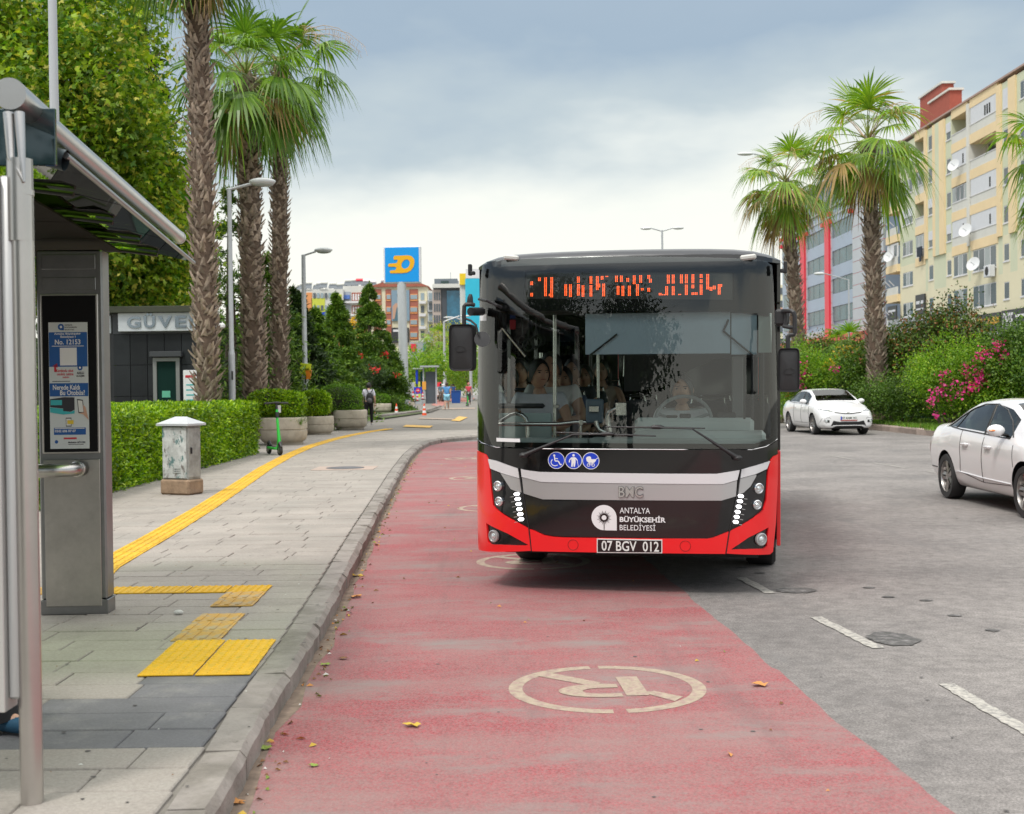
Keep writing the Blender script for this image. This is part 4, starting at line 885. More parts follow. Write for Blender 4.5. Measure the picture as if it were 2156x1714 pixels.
ibox(1650, 1078, 1770, 1113, .70, .80, M_dk, 'side_console', .01)
c = ip(1440, 1130, .95); B = MB(); Rm = Matrix.Rotation(radians(62), 3, 'X'); B.tube([c + Rm @ Vector((.235 * cos(t), .235 * sin(t), 0)) for t in [2 * pi * i / 28 for i in range(29)]], .016, 8)
for t in (.3, pi - .3, -pi / 2): B.tube([c + Rm @ Vector((.23 * cos(t), .23 * sin(t), 0)), c + Rm @ Vector((0, 0, -.03))], .014, 6)
B.build('steering_wheel', mat('wheel_grey', (.30, .33, .33), .5), bus)
ibox(275, 1082, 605, 1262, .80, .83, M_pan, 'barrier_panel', .008); ibox(262, 1020, 560, 1052, .82, .90, M_dk, 'barrier_pad', .02)
def rail(pts, d, r=.019, name='grab_rail'):
    B = MB(); B.tube([ip(p[0], p[1], d) for p in pts], r, 10); return B.build(name, M_stl, bus, 60)
rail([(628, 400), (628, 1290)], .85, .016); rail([(262, 1151), (640, 1151), (700, 1145), (760, 1138), (900, 1140)], .62, .019); rail([(266, 1146), (300, 1120), (350, 1090), (385, 1083), (420, 1092), (446, 1115), (455, 1150), (457, 1262)], .66, .018)
ibox(781, 1122, 806, 1158, .60, .64, M_stl, 'rail_clamp', .004); rail([(792, 1158), (792, 1262)], .62, .011); rail([(543, 700), (543, 860)], 3.2, .016); rail([(900, 700), (903, 985)], 2.6, .014); rail([(1072, 720), (1066, 850)], 3.0, .014); rail([(255, 500), (300, 545), (445, 722)], 1.3, .014)
v_ = ibox(822, 992, 932, 1146, .50, .56, mat('validator_blue', (.10, .14, .18), .45), 'ticket_machine', .012); ibox(845, 1036, 905, 1075, .47, .50, M_stl, 'machine_bracket', .004)
rail([(888, 1130), (892, 1160), (910, 1186), (940, 1200), (972, 1206)], .50, .021); rail([(972, 1236), (976, 1190), (964, 1150), (962, 1105), (975, 1075), (1005, 1055), (1045, 1045)], .48, .021); ibox(1010, 1012, 1078, 1098, .46, .49, M_stl, 'card_reader', .006)
ibox(618, 1028, 652, 1050, .83, .87, M_stl, 'rail_clamp', .004)
# sun blinds
bl_ = ibox(820, 440, 1735, 712, .16, .17, mat('blind_blue', (.42, .54, .62), .5, var=.05), 'sun_blind', .003); ibox(1742, 446, 1903, 714, .17, .18, mat('blind_blue'), 'sun_blind', .003); ibox(1912, 450, 1996, 700, .24, .25, mat('blind_green', (.42, .50, .46), .5), 'sun_blind', .003)
ibox(818, 712, 1908, 719, .15, .18, M_dk, 'blind_bar', .002)
for a, b in (((852, 714), (1022, 582)), ((1692, 562), (1880, 718)), ((1692, 562), (1725, 490))): B = MB(); B.tube([ip(*a, .14), ip(*b, .14)], .008, 6); B.build('blind_strut', M_dk, bus)
# cab wall and pillar beside the driver
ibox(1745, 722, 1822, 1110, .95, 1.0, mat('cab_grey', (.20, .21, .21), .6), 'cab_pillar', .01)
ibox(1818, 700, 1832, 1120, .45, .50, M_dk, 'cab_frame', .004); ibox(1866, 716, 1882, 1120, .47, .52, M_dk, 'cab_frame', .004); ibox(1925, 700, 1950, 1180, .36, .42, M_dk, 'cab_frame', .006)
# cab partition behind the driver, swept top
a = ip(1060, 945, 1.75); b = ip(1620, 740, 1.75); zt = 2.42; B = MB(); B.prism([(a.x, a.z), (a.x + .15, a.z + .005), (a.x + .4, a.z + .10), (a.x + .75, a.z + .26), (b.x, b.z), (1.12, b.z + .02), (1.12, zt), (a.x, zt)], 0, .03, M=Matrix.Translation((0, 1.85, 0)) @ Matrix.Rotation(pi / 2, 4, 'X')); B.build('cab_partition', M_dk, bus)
# seats
M_seat = mat('seat_cloth', (.05, .055, .075), .8, var=.2, vs=20); 
def seat(x, y, z=.42):
    s_ = obj('seat', None, bus, (x, y, z)); B = MB(); B.cbox((0, 0, .40), (.43, .42, .09), .03); B.build('cushion', M_seat, s_); B = MB(); B.cbox((0, .22, .72), (.42, .08, .62), .035); B.build('backrest', M_seat, s_); B = MB(); B.tube([(-.19, .22, .95), (-.17, .24, 1.09), (.17, .24, 1.09), (.19, .22, .95)], .014, 8); B.build('handle', M_stl, s_)
    return s_
# hanging strap handles
for cx, cy, d in ((463, 652, 1.9), (512, 628, 2.6), (535, 622, 3.0)):
    c = ip(cx, cy, d); B = MB(); B.tube([c + Vector((.05 * cos(t), 0, .055 * sin(t))) for t in [2 * pi * i / 14 for i in range(15)]], .011, 6); B.tube([c + Vector((0, 0, .055)), (c.x, c.y, 2.4)], .008, 5); B.build('strap_handle', M_dk, bus)
B = MB(); q = ip(362, 225, .5); r_ = ip(375, 545, .5); B.cbox((q.x, .5, (q.z + r_.z) / 2 + .04), (.045, .01, abs(q.z - r_.z) - .08), .003); B.build('pennant', mat('pennant_blue', (.03, .06, .2), .8), bus); B = MB(); B.cbox((q.x, .5, r_.z + .03), (.05, .012, .08), .003); B.build('pennant_tail', mat('pennant_red', (.35, .02, .03), .8), bus)
# --- people aboard: things of their own, standing in world space
SIT = dict(pel=(0, .0, .30), spi=(0, .03, .40), che=(0, .03, .51), nec=(0, .02, .605), hb=(0, .0, .645), hd=(0, -.01, .705), sL=(-.112, .02, .575), sR=(.112, .02, .575), eL=(-.15, .0, .42), eR=(.15, .0, .42), wL=(-.08, -.12, .37), wR=(.08, -.12, .37),
           hL=(-.06, 0, .285), hR=(.06, 0, .285), kL=(-.09, -.26, .30), kR=(.09, -.26, .30), aL=(-.09, -.25, .06), aR=(.09, -.25, .06), tL=(-.09, -.34, .02), tR=(.09, -.34, .02))
def rider(label, cx, cy, d, h=1.75, seated=True, **k):
    """cx,cy: middle of the head"""
    c = ip(cx, cy, d); c.x = max(-.93, min(.93, c.x)); pose = dict(SIT); pose.update(k.pop('pose', {})); z = c.z - pose['hd'][2] * h
    t, J = person(label, h, pose, loc=(0, 0, 0), **k); t.matrix_world = BW @ Matrix.Translation((c.x, c.y + .01 * h, z)) @ Matrix.Rotation(k.get('rz', 0), 4, 'Z')
    if seated: seat(c.x, d + .02 * h + .01, z + .30 * h - .06 * h - .44)
    return t
ARMS = dict(eL=(-.165, -.02, .44), wL=(.02, -.115, .395), eR=(.165, -.02, .44), wR=(-.05, -.10, .40))
rider('passenger in a pale grey t-shirt with folded arms and a wristwatch behind the bus windscreen', 605, 790, 1.75, 1.80, pose=ARMS, shirt=(.66, .66, .64), pants=(.35, .35, .35), skin=1, build=1.12)
rider('passenger in a white t-shirt leaning at the far left of the bus windscreen', 297, 835, 1.55, 1.74, pose=ARMS, shirt=(.72, .72, .78), skin=0, hair=(.015, .012, .01), head_rot=.6)
rider('woman passenger with long dark hair in a sleeveless beige top further back in the bus', 922, 812, 4.6, 1.64, pose=ARMS, shirt=(.50, .40, .33), skin=0, sleeve=0, hairlen=.9, build=.92)
rider('bus driver in a white shirt at the wheel behind the windscreen', 1430, 935, 1.42, 1.74, shirt=(.72, .74, .76), pants=(.03, .03, .04), skin=0, hair=(.10, .095, .09), pose=dict(wL=(-.09, -.20, .43), wR=(.09, -.20, .43), eL=(-.15, -.05, .44), eR=(.15, -.05, .44)), build=1.08)
rider('passenger in dark clothes on the back row seen past the grey t-shirt', 500, 815, 3.6, 1.7, shirt=(.04, .045, .06), skin=1, face=True)
rider('passenger in dark clothes half hidden left of the woman in beige', 815, 850, 3.8, 1.66, shirt=(.03, .035, .045), skin=1)
rider('passenger bowed over a phone behind the white t-shirt', 375, 870, 3.0, 1.68, shirt=(.10, .13, .22), skin=1)
for x, d in ((-.95, 5.2), (-.5, 5.2), (.5, 5.6), (.95, 5.6), (.5, 3.6), (.95, 3.6), (-.95, 6.8), (-.5, 6.8)): seat(x, d)
# ================================================================ CARS
M_wpaint = mat('white_paint', (.82, .82, .83), .25, coat=.9)
M_trim = mat('car_black_trim', (.012, .012, .013), .4)
M_tyre = mat('tyre_rubber', (.03, .03, .031), .8, bump=.2, bs=80)
M_rim = mat('alloy_rim', (.42, .40, .39), .3, .9)
G_car = glassmat('car_glass', (.66, .80, .74), .0)
def car(name, label, x, y, yaw, Lc, W, keys, axles, wr, spokes, tint):
    """keys: y -> (z_bottom, sill half width, half width, belt z, belt half width, roof or bonnet z, top half width, cabin 0..1)"""
    ky = sorted(keys); st = sorted(set([round(v, 3) for v in ky + list(np.arange(.0, Lc, .14)) + [Lc]]))
    col = [[keys[k][i] for k in ky] for i in range(8)]
    rows = []
    for yy in st:
        zb, w0, w1, zt, wb, zr, wr_, cab = [float(np.interp(yy, ky, c)) for c in col]
        zm = zb + (zt - zb) * .45; zs = zb + (zt - zb) * .72
        if cab > .02:
            up = zr - zt
            P = [(0, zb), (w0 * .8, zb), (w0, zb + .05), (w1 * .985, zm), (w1, zs), (wb, zt - .015), (wb - .035, zt + .03 * min(1, up * 4)), (wb + (wr_ - wb) * .5, zt + up * .48), (wr_ + .035, zt + up * .86), (wr_, zt + up * .94), (wr_ * .62, zr - .012 * min(1, up * 3)), (0, zr)]
        else:
            P = [(0, zb), (w0 * .8, zb), (w0, zb + .05), (w1 * .985, zm), (w1, zs), (wb, zt - .02), (wb - .05, zt + (zr - zt) * .35), (wb * .85, zt + (zr - zt) * .6), (wb * .7, zt + (zr - zt) * .75), (wb * .5, zt + (zr - zt) * .87), (wb * .28, zt + (zr - zt) * .96), (0, zr)]
        rows.append((yy, P, cab))
    np_ = 12; V = []; Fs = []; Mi = []
    for yy, P, cab in rows:
        V += [(p[0], yy, p[1]) for p in P] + [(-p[0], yy, p[1]) for p in P[1:-1]]
    K = len(rows[0][1]) + np_ - 2
    def idx(r, j, s): return r * K + (j if s > 0 or j in (0, np_ - 1) else np_ + j - 1)
    for r in range(len(rows) - 1):
        ym = (rows[r][0] + rows[r + 1][0]) / 2; cab = min(rows[r][2], rows[r + 1][2])
        for s in (1, -1):
            for j in range(np_ - 1):
                f = (idx(r, j, s), idx(r + 1, j, s), idx(r + 1, j + 1, s), idx(r, j + 1, s)); f = f if s > 0 else f[::-1]
                m = 0
                if cab > .02:
                    if j in (6, 7) and tint['side'][0] < ym < tint['side'][1]: m = 1
                    if j in (9, 10) and (tint['ws'][0] < ym < tint['ws'][1]): m = 2
                    if j in (9, 10) and (tint['rw'][0] < ym < tint['rw'][1]): m = 3
                if j == 0: m = 4
                Fs.append(f); Mi.append(m)
    for r, rev in ((0, False), (len(rows) - 1, True)):
        ring = [idx(r, j, 1) for j in range(np_)] + [idx(r, j, -1) for j in range(np_ - 2, 0, -1)]
        Fs.append(tuple(ring if not rev else ring[::-1])); Mi.append(0)
    me = bpy.data.meshes.new('c'); me.from_pydata(V, [], Fs)
    for _ in range(5): me.materials.append(None)
    me.materials.clear()
    for m in (M_wpaint, G_car, glassmat('car_windscreen', (.16, .22, .19), .0), G_car, M_trim): me.materials.append(m)
    me.polygons.foreach_set('material_index', Mi)
    o = bpy.data.objects.new('c', me); C.objects.link(o)
    s_ = o.modifiers.new('s', 'SUBSURF'); s_.levels = s_.render_levels = 2
    cut = MB()
    for ay in axles:
        for s in (-1, 1): cut.lathe([(wr + .055, -.17), (wr + .055, .5)], 32, (s * (W / 2 - .07), ay, wr + .0), M=Matrix.Rotation(s * pi / 2, 3, 'Y'))
    cm = cut.mesh('k', M_trim, 0); oc = bpy.data.objects.new('k', cm); C.objects.link(oc)
    b_ = o.modifiers.new('b', 'BOOLEAN'); b_.operation = 'DIFFERENCE'; b_.object = oc; b_.solver = 'EXACT'
    try: b_.material_mode = 'TRANSFER'
    except Exception: pass
    bpy.context.view_layer.update(); ev = bpy.data.meshes.new_from_object(o.evaluated_get(bpy.context.evaluated_depsgraph_get()))
    bpy.data.objects.remove(o); bpy.data.objects.remove(oc)
    root = thing(name, label, 'car', (x, y, 0), yaw)
    vs = [v.co.copy() for v in ev.vertices]; mats = list(ev.materials); groups = {}
    for p in ev.polygons:
        m = mats[p.material_index] if p.material_index < len(mats) and mats[p.material_index] else M_trim; c = p.center
        key = {M_wpaint.name: 'body', G_car.name: 'side_window' if c.y < tint['rw'][0] + .05 or abs(c.x) > .62 else 'rear_window', 'car_windscreen': 'windscreen', M_trim.name: 'underbody'}.get(m.name if m else '', 'body')
        groups.setdefault(key, []).append(tuple(p.vertices))
    bvh = BVHTree.FromPolygons(vs, [tuple(p.vertices) for p in ev.polygons])
    pm = {'body': M_wpaint, 'side_window': G_car, 'rear_window': G_car, 'windscreen': mat_by('car_windscreen'), 'underbody': M_trim}
    for k, fs in groups.items():
        if k == 'side_window':
            for s in (-1, 1):
                ff = [f for f in fs if s * sum(vs[i].x for i in f) > 0]
                if ff: part_of(k, vs, ff, pm[k], root)
        else: part_of(k, vs, fs, pm[k], root)
    # wheels
    for ay in axles:
        for s in (-1, 1):
            w_ = obj('wheel', None, root, (s * (W / 2 - .12), ay, wr), (0, s * pi / 2, 0))
            B = MB(); B.lathe([(wr * .70, -.09), (wr * .95, -.10), (wr, -.07), (wr, .07), (wr * .95, .10), (wr * .72, .095), (wr * .70, .08)], 30, caps=False); B.build('tyre', M_tyre, w_)
            B = MB(); B.lathe([(wr * .72, .085), (wr * .69, .09), (wr * .66, .06), (wr * .64, -.05)], 30, caps=False); B.lathe([(wr * .19, .03), (wr * .17, .075), (0, .08)], 14)
            for i in range(spokes):
                a = 2 * pi * i / spokes + .3; d = Vector((cos(a), sin(a), 0)); n = Vector((-sin(a), cos(a), 0))
                for q in (-1, 1):
                    B.add([d * wr * .1 + n * q * .012 + Vector((0, 0, .075)), d * wr * .1 + n * q * .050 + Vector((0, 0, .060)), d * wr * .68 + n * q * (.062) + Vector((0, 0, .065)), d * wr * .68 + n * q * .014 + Vector((0, 0, .080))], [(0, 1, 2, 3)])
            B.build('rim', M_rim, w_)
            B = MB(); B.lathe([(wr * .62, -.01), (0, -.01)], 20); B.build('brake_disc', mat('brake_dark', (.03, .03, .03), .6, .3), w_, 0)
    # dark tub inside so that the glass looks into a cabin
    B = MB(); B.box((0, (tint['side'][0] + tint['side'][1]) / 2 + .1, .50), (W - .3, tint['side'][1] - tint['side'][0], .05))
    for yy in (tint['side'][0] + .95, tint['side'][0] + 1.85):
        for sx in (-.37, .37): B.cbox((sx, yy + .2, .82), (.48, .12, .62), .05, R=Matrix.Rotation(-.2, 3, 'X')); B.cbox((sx, yy + .28, 1.16), (.26, .09, .16), .04); B.cbox((sx, yy - .05, .58), (.5, .5, .14), .05)
    B.cbox((0, tint['side'][0] + .2, .86), (W - .4, .35, .12), .04); B.build('cabin', mat('car_cabin', (.28, .27, .24), .8), root)
    def side(yy, z, s=-1, off=.003):
        h = bvh.ray_cast(Vector((s * 2, yy, z)), Vector((-s, 0, 0)))
        return (h[0] + Vector((s, 0, 0)) * off) if h[0] else Vector((s * W / 2, yy, z))
    def front(xx, z, off=.004):
        h = bvh.ray_cast(Vector((xx, -2, z)), Vector((0, 1, 0)))
        return (h[0] - Vector((0, 1, 0)) * off) if h[0] else Vector((xx, 0, z))
    def top(xx, yy, off=.004):
        h = bvh.ray_cast(Vector((xx, yy, 3)), Vector((0, 0, -1)))
        return (h[0] + Vector((0, 0, off))) if h[0] else Vector((xx, yy, 1))
    return root, side, front, top
def mat_by(n): return bpy.data.materials[n]
def part_of(name, vs, fs, m, root):
    ids = sorted({i for f in fs for i in f}); mp = {i: k for k, i in enumerate(ids)}; B = MB(); B.add([vs[i] for i in ids], [tuple(mp[i] for i in f) for f in fs]); return B.build(name, m, root, 45)
def line_on(fn, pts, r, m, name, root, n=6, flat=1.):
    q = []
    for a, b in zip(pts, pts[1:]):
        k = max(1, int(sqrt(sum((u - v) ** 2 for u, v in zip(a, b))) / .06)); q += [(a[0] + (b[0] - a[0]) * i / k, a[1] + (b[1] - a[1]) * i / k) for i in range(k)]
    q.append(pts[-1]); B = MB(); B.tube([fn(*p) for p in q], r, n, flat=flat); return B.build(name, m, root)
def panel_on(fn, poly, m, name, root, off=.004, step=.06, out=None):
    us = np.arange(min(p[0] for p in poly), max(p[0] for p in poly), step); vs_ = np.arange(min(p[1] for p in poly), max(p[1] for p in poly), step)
    V, Fs = patch(poly, lambda u, v, o: fn(u, v, off=o), list(us)[1:], list(vs_)[1:], off, 0, out=out); B = MB(); B.add(V, Fs); return B.build(name, m, root, 40)
M_seam = mat('car_seam', (.05, .05, .05), .7)
def mirror_on(root, side, yy, z, m, signal=False, both=True):
    for s in (-1, 1):
        p = side(yy, z, s); t = obj('wing_mirror', None, root); B = MB(); B.sph(p + Vector((s * .15, .0, .05)), (.115, .07, .075), 14, 8); B.build('mirror_shell', m, t); B = MB(); B.tube([p + Vector((-s * .02, .02, -.02)), p + Vector((s * .08, .01, .0))], .022, 6); B.build('mirror_foot', M_trim, t)
        if signal: B = MB(); B.sph(p + Vector((s * .20, -.035, .05)), (.05, .035, .016), 10, 6); B.build('turn_lamp', mat('amber_lens', (.8, .25, .06), .2), t)
M_hl = mat('car_lamp_glass', (.20, .22, .24), .1, .4, coat=1.)
# ---- the near white sedan at the right edge
p = gnd(2006, 1049)
civ_k = {0: (.30, .60, .62, .60, .58, .66, .55, 0), .06: (.22, .72, .76, .62, .70, .72, .60, 0), .35: (.18, .80, .85, .72, .80, .84, .7, 0), .8: (.17, .82, .87, .80, .84, .97, .7, 0), 1.0: (.17, .82, .875, .84, .85, 1.01, .70, 0), 1.04: (.17, .82, .875, .85, .85, 1.03, .70, 1),
         1.35: (.17, .83, .877, .88, .845, 1.20, .63, 1), 1.75: (.17, .83, .877, .905, .84, 1.37, .58, 1), 2.1: (.17, .83, .877, .92, .84, 1.425, .575, 1), 2.5: (.17, .83, .877, .935, .84, 1.43, .575, 1), 3.0: (.17, .83, .877, .955, .84, 1.385, .57, 1), 3.4: (.17, .82, .877, .975, .835, 1.28, .57, 1), 3.85: (.18, .81, .87, .985, .80, 1.10, .60, 1), 3.9: (.18, .81, .868, .985, .80, 1.085, .66, 0),
         4.3: (.20, .77, .84, .97, .76, 1.07, .66, 0), 4.46: (.24, .72, .80, .93, .70, 1.03, .62, 0), 4.54: (.34, .62, .72, .85, .62, .93, .55, 0)}
civ, cs, cf, ct = car('parked_car' if False else 'white_car', 'white sedan cut off by the right edge of the photo, its driver window open', p.x + .755, p.y - 3.6, 0.0, 4.54, 1.755, civ_k, (.90, 3.60), .315, 5, dict(side=(1.38, 3.72), ws=(1.02, 1.86), rw=(3.02, 3.84)))
line_on(cs, [(3.02, .98), (2.98, .6), (3.02, .42), (2.2, .33)], .004, M_seam, 'door_seam', civ); line_on(cs, [(2.20, .92), (2.21, .33)], .004, M_seam, 'door_seam', civ); line_on(cs, [(1.25, .86), (1.18, .6), (1.22, .36), (2.2, .33)], .004, M_seam, 'door_seam', civ)
line_on(cs, [(3.20, .40), (3.05, .42), (2.2, .39), (1.25, .38)], .014, M_wpaint, 'side_moulding', civ, flat=.6)
for yy in (2.80, 2.0): B = MB(); q = [cs(yy + d, .80 + .004 * abs(d) * 10, -1, .0) + Vector((-k, 0, 0)) for d, k in ((-.10, .0), (-.08, .03), (.08, .03), (.10, .0))]; B.tube(q, [.010, .016, .016, .010], 8); B.build('door_handle', M_wpaint, civ)
line_on(cs, [(1.42, .93), (2.4, .965), (3.1, .99), (3.62, 1.02)], .009, M_trim, 'window_trim', civ)
line_on(cs, [(2.22, .95), (2.26, 1.18), (2.30, 1.33)], .028, M_trim, 'door_pillar', civ, flat=.4); line_on(cs, [(3.30, 1.0), (3.22, 1.22)], .012, M_trim, 'window_divider', civ, flat=.4)
line_on(cs, [(1.35, .95), (1.6, 1.14), (1.9, 1.28), (2.25, 1.345), (2.7, 1.34), (3.1, 1.27), (3.45, 1.15), (3.66, 1.03)], .011, M_trim, 'window_trim', civ, flat=.6)
mirror_on(civ, cs, 1.55, .98, M_wpaint, True)
panel_on(ct, [(-.30, 2.2), (.30, 2.2), (.30, 2.65), (-.30, 2.65)], mat('sunroof', (.12, .06, .03), .1, coat=1.), 'sunroof', civ, .003)
line_on(cs, [(4.3, .42), (4.0, .42)], .008, M_seam, 'bumper_seam', civ)
panel_on(lambda u, v, off=0: cs(u, v, -1, off), [(4.30, .62), (4.46, .64), (4.44, .86), (4.28, .88)], mat('tail_lamp_red', (.45, .02, .02), .15, coat=1.), 'tail_lamp', civ, .003)
# driver seen through the open window
drv, _ = person('driver at the wheel of the white sedan at the right edge', 1.7, pose=dict(SIT), shirt=(.05, .05, .05), skin=1, lower=False, hair=(.02, .015, .01)); drv.location = (civ.location.x - .37, civ.location.y + 2.15, .05); drv.rotation_euler = (0, 0, 0)
# ---- the white car in the middle distance
p = gnd(1721.4, 915.8)
cor_k = {0: (.28, .62, .66, .55, .58, .66, .5, 0), .05: (.22, .74, .78, .60, .72, .74, .6, 0), .3: (.19, .82, .86, .72, .82, .86, .7, 0), .8: (.17, .83, .882, .86, .86, 1.0, .7, 0), 1.12: (.17, .83, .886, .90, .865, 1.06, .7, 0), 1.16: (.17, .83, .886, .905, .865, 1.075, .7, 1),
         1.5: (.17, .83, .887, .93, .855, 1.25, .64, 1), 1.95: (.17, .83, .887, .945, .85, 1.42, .60, 1), 2.35: (.17, .83, .887, .955, .85, 1.46, .595, 1), 2.9: (.17, .83, .887, .97, .85, 1.445, .59, 1), 3.4: (.17, .83, .887, .985, .84, 1.36, .58, 1), 3.95: (.18, .82, .88, 1.0, .81, 1.16, .62, 1), 4.0: (.18, .82, .88, 1.0, .81, 1.13, .66, 0),
         4.4: (.2, .78, .85, .98, .76, 1.11, .66, 0), 4.55: (.26, .72, .80, .92, .70, 1.03, .6, 0), 4.62: (.36, .62, .72, .85, .6, .92, .5, 0)}
yaw = radians(3.5)
cl, ls, lf, lt = car('white_car', 'white sedan driving towards us beside the flowering verge, beyond the bus', p.x + .765 * cos(yaw) + .96 * sin(yaw), p.y + .765 * sin(yaw) - .96 * cos(yaw) + .3, yaw, 4.62, 1.775, cor_k, (.96, 3.66), .325, 5, dict(side=(1.55, 3.85), ws=(1.14, 2.02), rw=(3.42, 3.94)))
FN = lambda u, v, off=0.: lf(u, v, off)
for s in (-1, 1):
    panel_on(FN, [(s * .50, .74), (s * .80, .76), (s * .80, .84), (s * .60, .80), (s * .42, .735)], M_hl, 'headlight', cl, .006, .05)
    line_on(FN, [(s * .84, .38), (s * .80, .52), (s * .60, .56), (s * .56, .52)], .010, M_trim, 'bumper_trim', cl, flat=.5)
    panel_on(FN, [(s * .60, .40), (s * .78, .42), (s * .76, .50), (s * .60, .48)], M_trim, 'fog_surround', cl, .004, .05)
    q = lf(s * .70, .45, .01); B = MB(); B.lathe([(.04, -.01), (.04, .01), (0, .014)], 14, q, M=Matrix.Rotation(pi / 2, 3, 'X')); B.build('fog_lamp', M_lens, cl)
panel_on(FN, [(-.42, .70), (-.1, .665), (.1, .665), (.42, .70), (.44, .735), (.1, .695), (-.1, .695), (-.44, .735)], M_trim, 'upper_grille', cl, .006, .06)
panel_on(FN, [(-.56, .30), (.56, .30), (.48, .46), (.28, .42), (-.28, .42), (-.48, .46)], M_trim, 'lower_grille', cl, .006, .06)
line_on(FN, [(-.5, .31), (.5, .31)], .012, M_wpaint, 'bumper_lip', cl)
q = lf(0, .70, .012); B = MB(); B.tube([q + Vector((.05 * cos(t), 0, .032 * sin(t))) for t in [2 * pi * i / 20 for i in range(21)]], .006, 6); B.tube([q + Vector((.02 * cos(t), 0, .03 * sin(t))) for t in [2 * pi * i / 16 for i in range(17)]], .005, 6); B.build('badge', M_chr, cl)
q = lf(0, .54, .02); pq = obj('number_plate', None, cl); B = MB(); B.cbox(q, (.52, .012, .115), .003); B.build('plate', mat('plate_white'), pq); B = MB(); B.box(q + Vector((-.24, -.007, 0)), (.04, .002, .11)); B.build('plate_band', M_blue, pq, 0)
vs, fs = text_fit('07 ANM 102', -.21, -.035, .24, .035, .012); B = MB(); B.add([(q.x + v[0], q.y - .0085, q.z + v[1]) for v in vs], fs); B.build('plate_lettering', M_bblack, pq, 0)
B = MB(); B.box(q + Vector((0, -.006, -.07)), (.52, .008, .02)); B.build('plate_holder', mat('holder_red', (.5, .02, .02), .5), pq, 0)
for a in ([(3.0, .99), (2.98, .40)], [(2.16, .95), (2.17, .36)], [(1.32, .90), (1.30, .45)]): line_on(ls, a, .005, M_seam, 'door_seam', cl)
line_on(ls, [(1.30, .37), (3.0, .37)], .004, M_seam, 'door_seam', cl)
line_on(ls, [(1.5, .955), (2.4, .985), (3.2, 1.0), (3.75, 1.03)], .009, M_trim, 'window_trim', cl); line_on(ls, [(2.20, .97), (2.24, 1.2), (2.28, 1.36)], .03, M_trim, 'door_pillar', cl, flat=.4)
line_on(ls, [(1.45, .96), (1.75, 1.16), (2.1, 1.31), (2.5, 1.365), (3.0, 1.34), (3.45, 1.22), (3.78, 1.05)], .010, M_trim, 'window_trim', cl, flat=.6)
for yy in (2.82, 2.02): B = MB(); B.tube([ls(yy - .09, .86, -1, .002), ls(yy - .06, .86, -1, .02), ls(yy + .06, .86, -1, .02), ls(yy + .09, .86, -1, .002)], .014, 6); B.build('door_handle', M_wpaint, cl)
mirror_on(cl, ls, 1.62, 1.0, M_wpaint)
for a, b in (((-.62, 1.2), (-.1, 1.22)), ((-.05, 1.2), (.5, 1.22))):
    B = MB(); n = 8; B.tube([lt(a[0] + (b[0] - a[0]) * i / n, a[1] + .02, .012) for i in range(n + 1)], .008, 5); B.build('wiper', M_trim, cl)
drv2, _ = person('driver in a red top seen in the white sedan beyond the bus', 1.7, pose=dict(SIT), shirt=(.35, .06, .05), skin=1, lower=False); drv2.location = (cl.location.x - .30, cl.location.y + 2.2, .08)
# ================================================================ PLANTS
def unit(v): return v / np.maximum(np.linalg.norm(v, axis=1, keepdims=True), 1e-9)
def leaf_quads(P, size, out=None, asp=.55, up=.25, down=.0, fold=.25, lobes=1, nbias=.6, jit=.35):
    """P (n,3) leaf roots, out (n,3) outward direction; a kite folded along its midrib for every leaf"""
    n = len(P); d = rng.normal(size=(n, 3)); d[:, 2] += up - down
    if out is not None: d += out * .9
    d = unit(d); nr = rng.normal(size=(n, 3)) * .6
    if out is not None: nr += out * nbias
    nr[:, 2] += .5; s = unit(np.cross(d, nr)); nn_ = unit(np.cross(s, d)); L_ = size * (1 + rng.uniform(-jit, jit, (n, 1)))
    V = []; F_ = []
    for k in range(lobes):
        a = (k - (lobes - 1) / 2) * radians(52); dd = d * cos(a) + s * sin(a); ss = s * cos(a) - d * sin(a); l = L_ * (1 if k == (lobes - 1) // 2 else .85)
        q = np.stack([P, P + dd * l * .5 + ss * l * asp / 2 + nn_ * l * fold * .3, P + dd * l - nn_ * l * fold * .35, P + dd * l * .5 - ss * l * asp / 2 + nn_ * l * fold * .3], 1)
        V.append(q.reshape(-1, 3)); F_.append(np.arange(4 * n).reshape(-1, 4) + 4 * n * k)
    if lobes == 1: return V[0], F_[0]
    # lobes share the root vertex so that one leaf keeps one colour
    V = np.concatenate(V); F_ = np.concatenate(F_); base = np.arange(n) * 4
    for k in range(1, lobes): F_[n * k:n * (k + 1), 0] = base
    return V, F_
def ellip(n, c, r, shell=.75):
    d = unit(rng.normal(size=(n, 3))); q = rng.uniform(shell, 1, (n, 1)); return np.array(c) + d * q * np.array(r), d
def clumped(blobs, n, cl=.35, per=40, shell=.6, flat=1.):
    """leaf roots gathered in sprays spread over the blobs; bigger blobs get more"""
    w = np.array([b[1][0] * b[1][2] + b[1][0] * b[1][1] for b in blobs]); w = w / w.sum(); PP = []; OO = []
    for (c, r), k in zip(blobs, w):
        m = max(1, int(n * k / per)); cc, dd = ellip(m, c, r, shell); p = np.repeat(cc, per, 0); o = np.repeat(dd, per, 0)
        g = rng.normal(size=p.shape) * cl; g[:, 2] *= flat; p = p + g; PP.append(p); OO.append(o)
    return np.concatenate(PP), np.concatenate(OO)
def crown_mesh(name, blobs, n, size, m, **k):
    cl = {a: k.pop(a) for a in ('cl', 'per', 'shell', 'flat') if a in k}; P, O = clumped(blobs, n, **cl); P = P[P[:, 2] > .02]; O = O[:len(P)] if len(O) != len(P) else O
    V, F_ = leaf_quads(P, size, O, **k); return npmesh(name, V, F_, m)
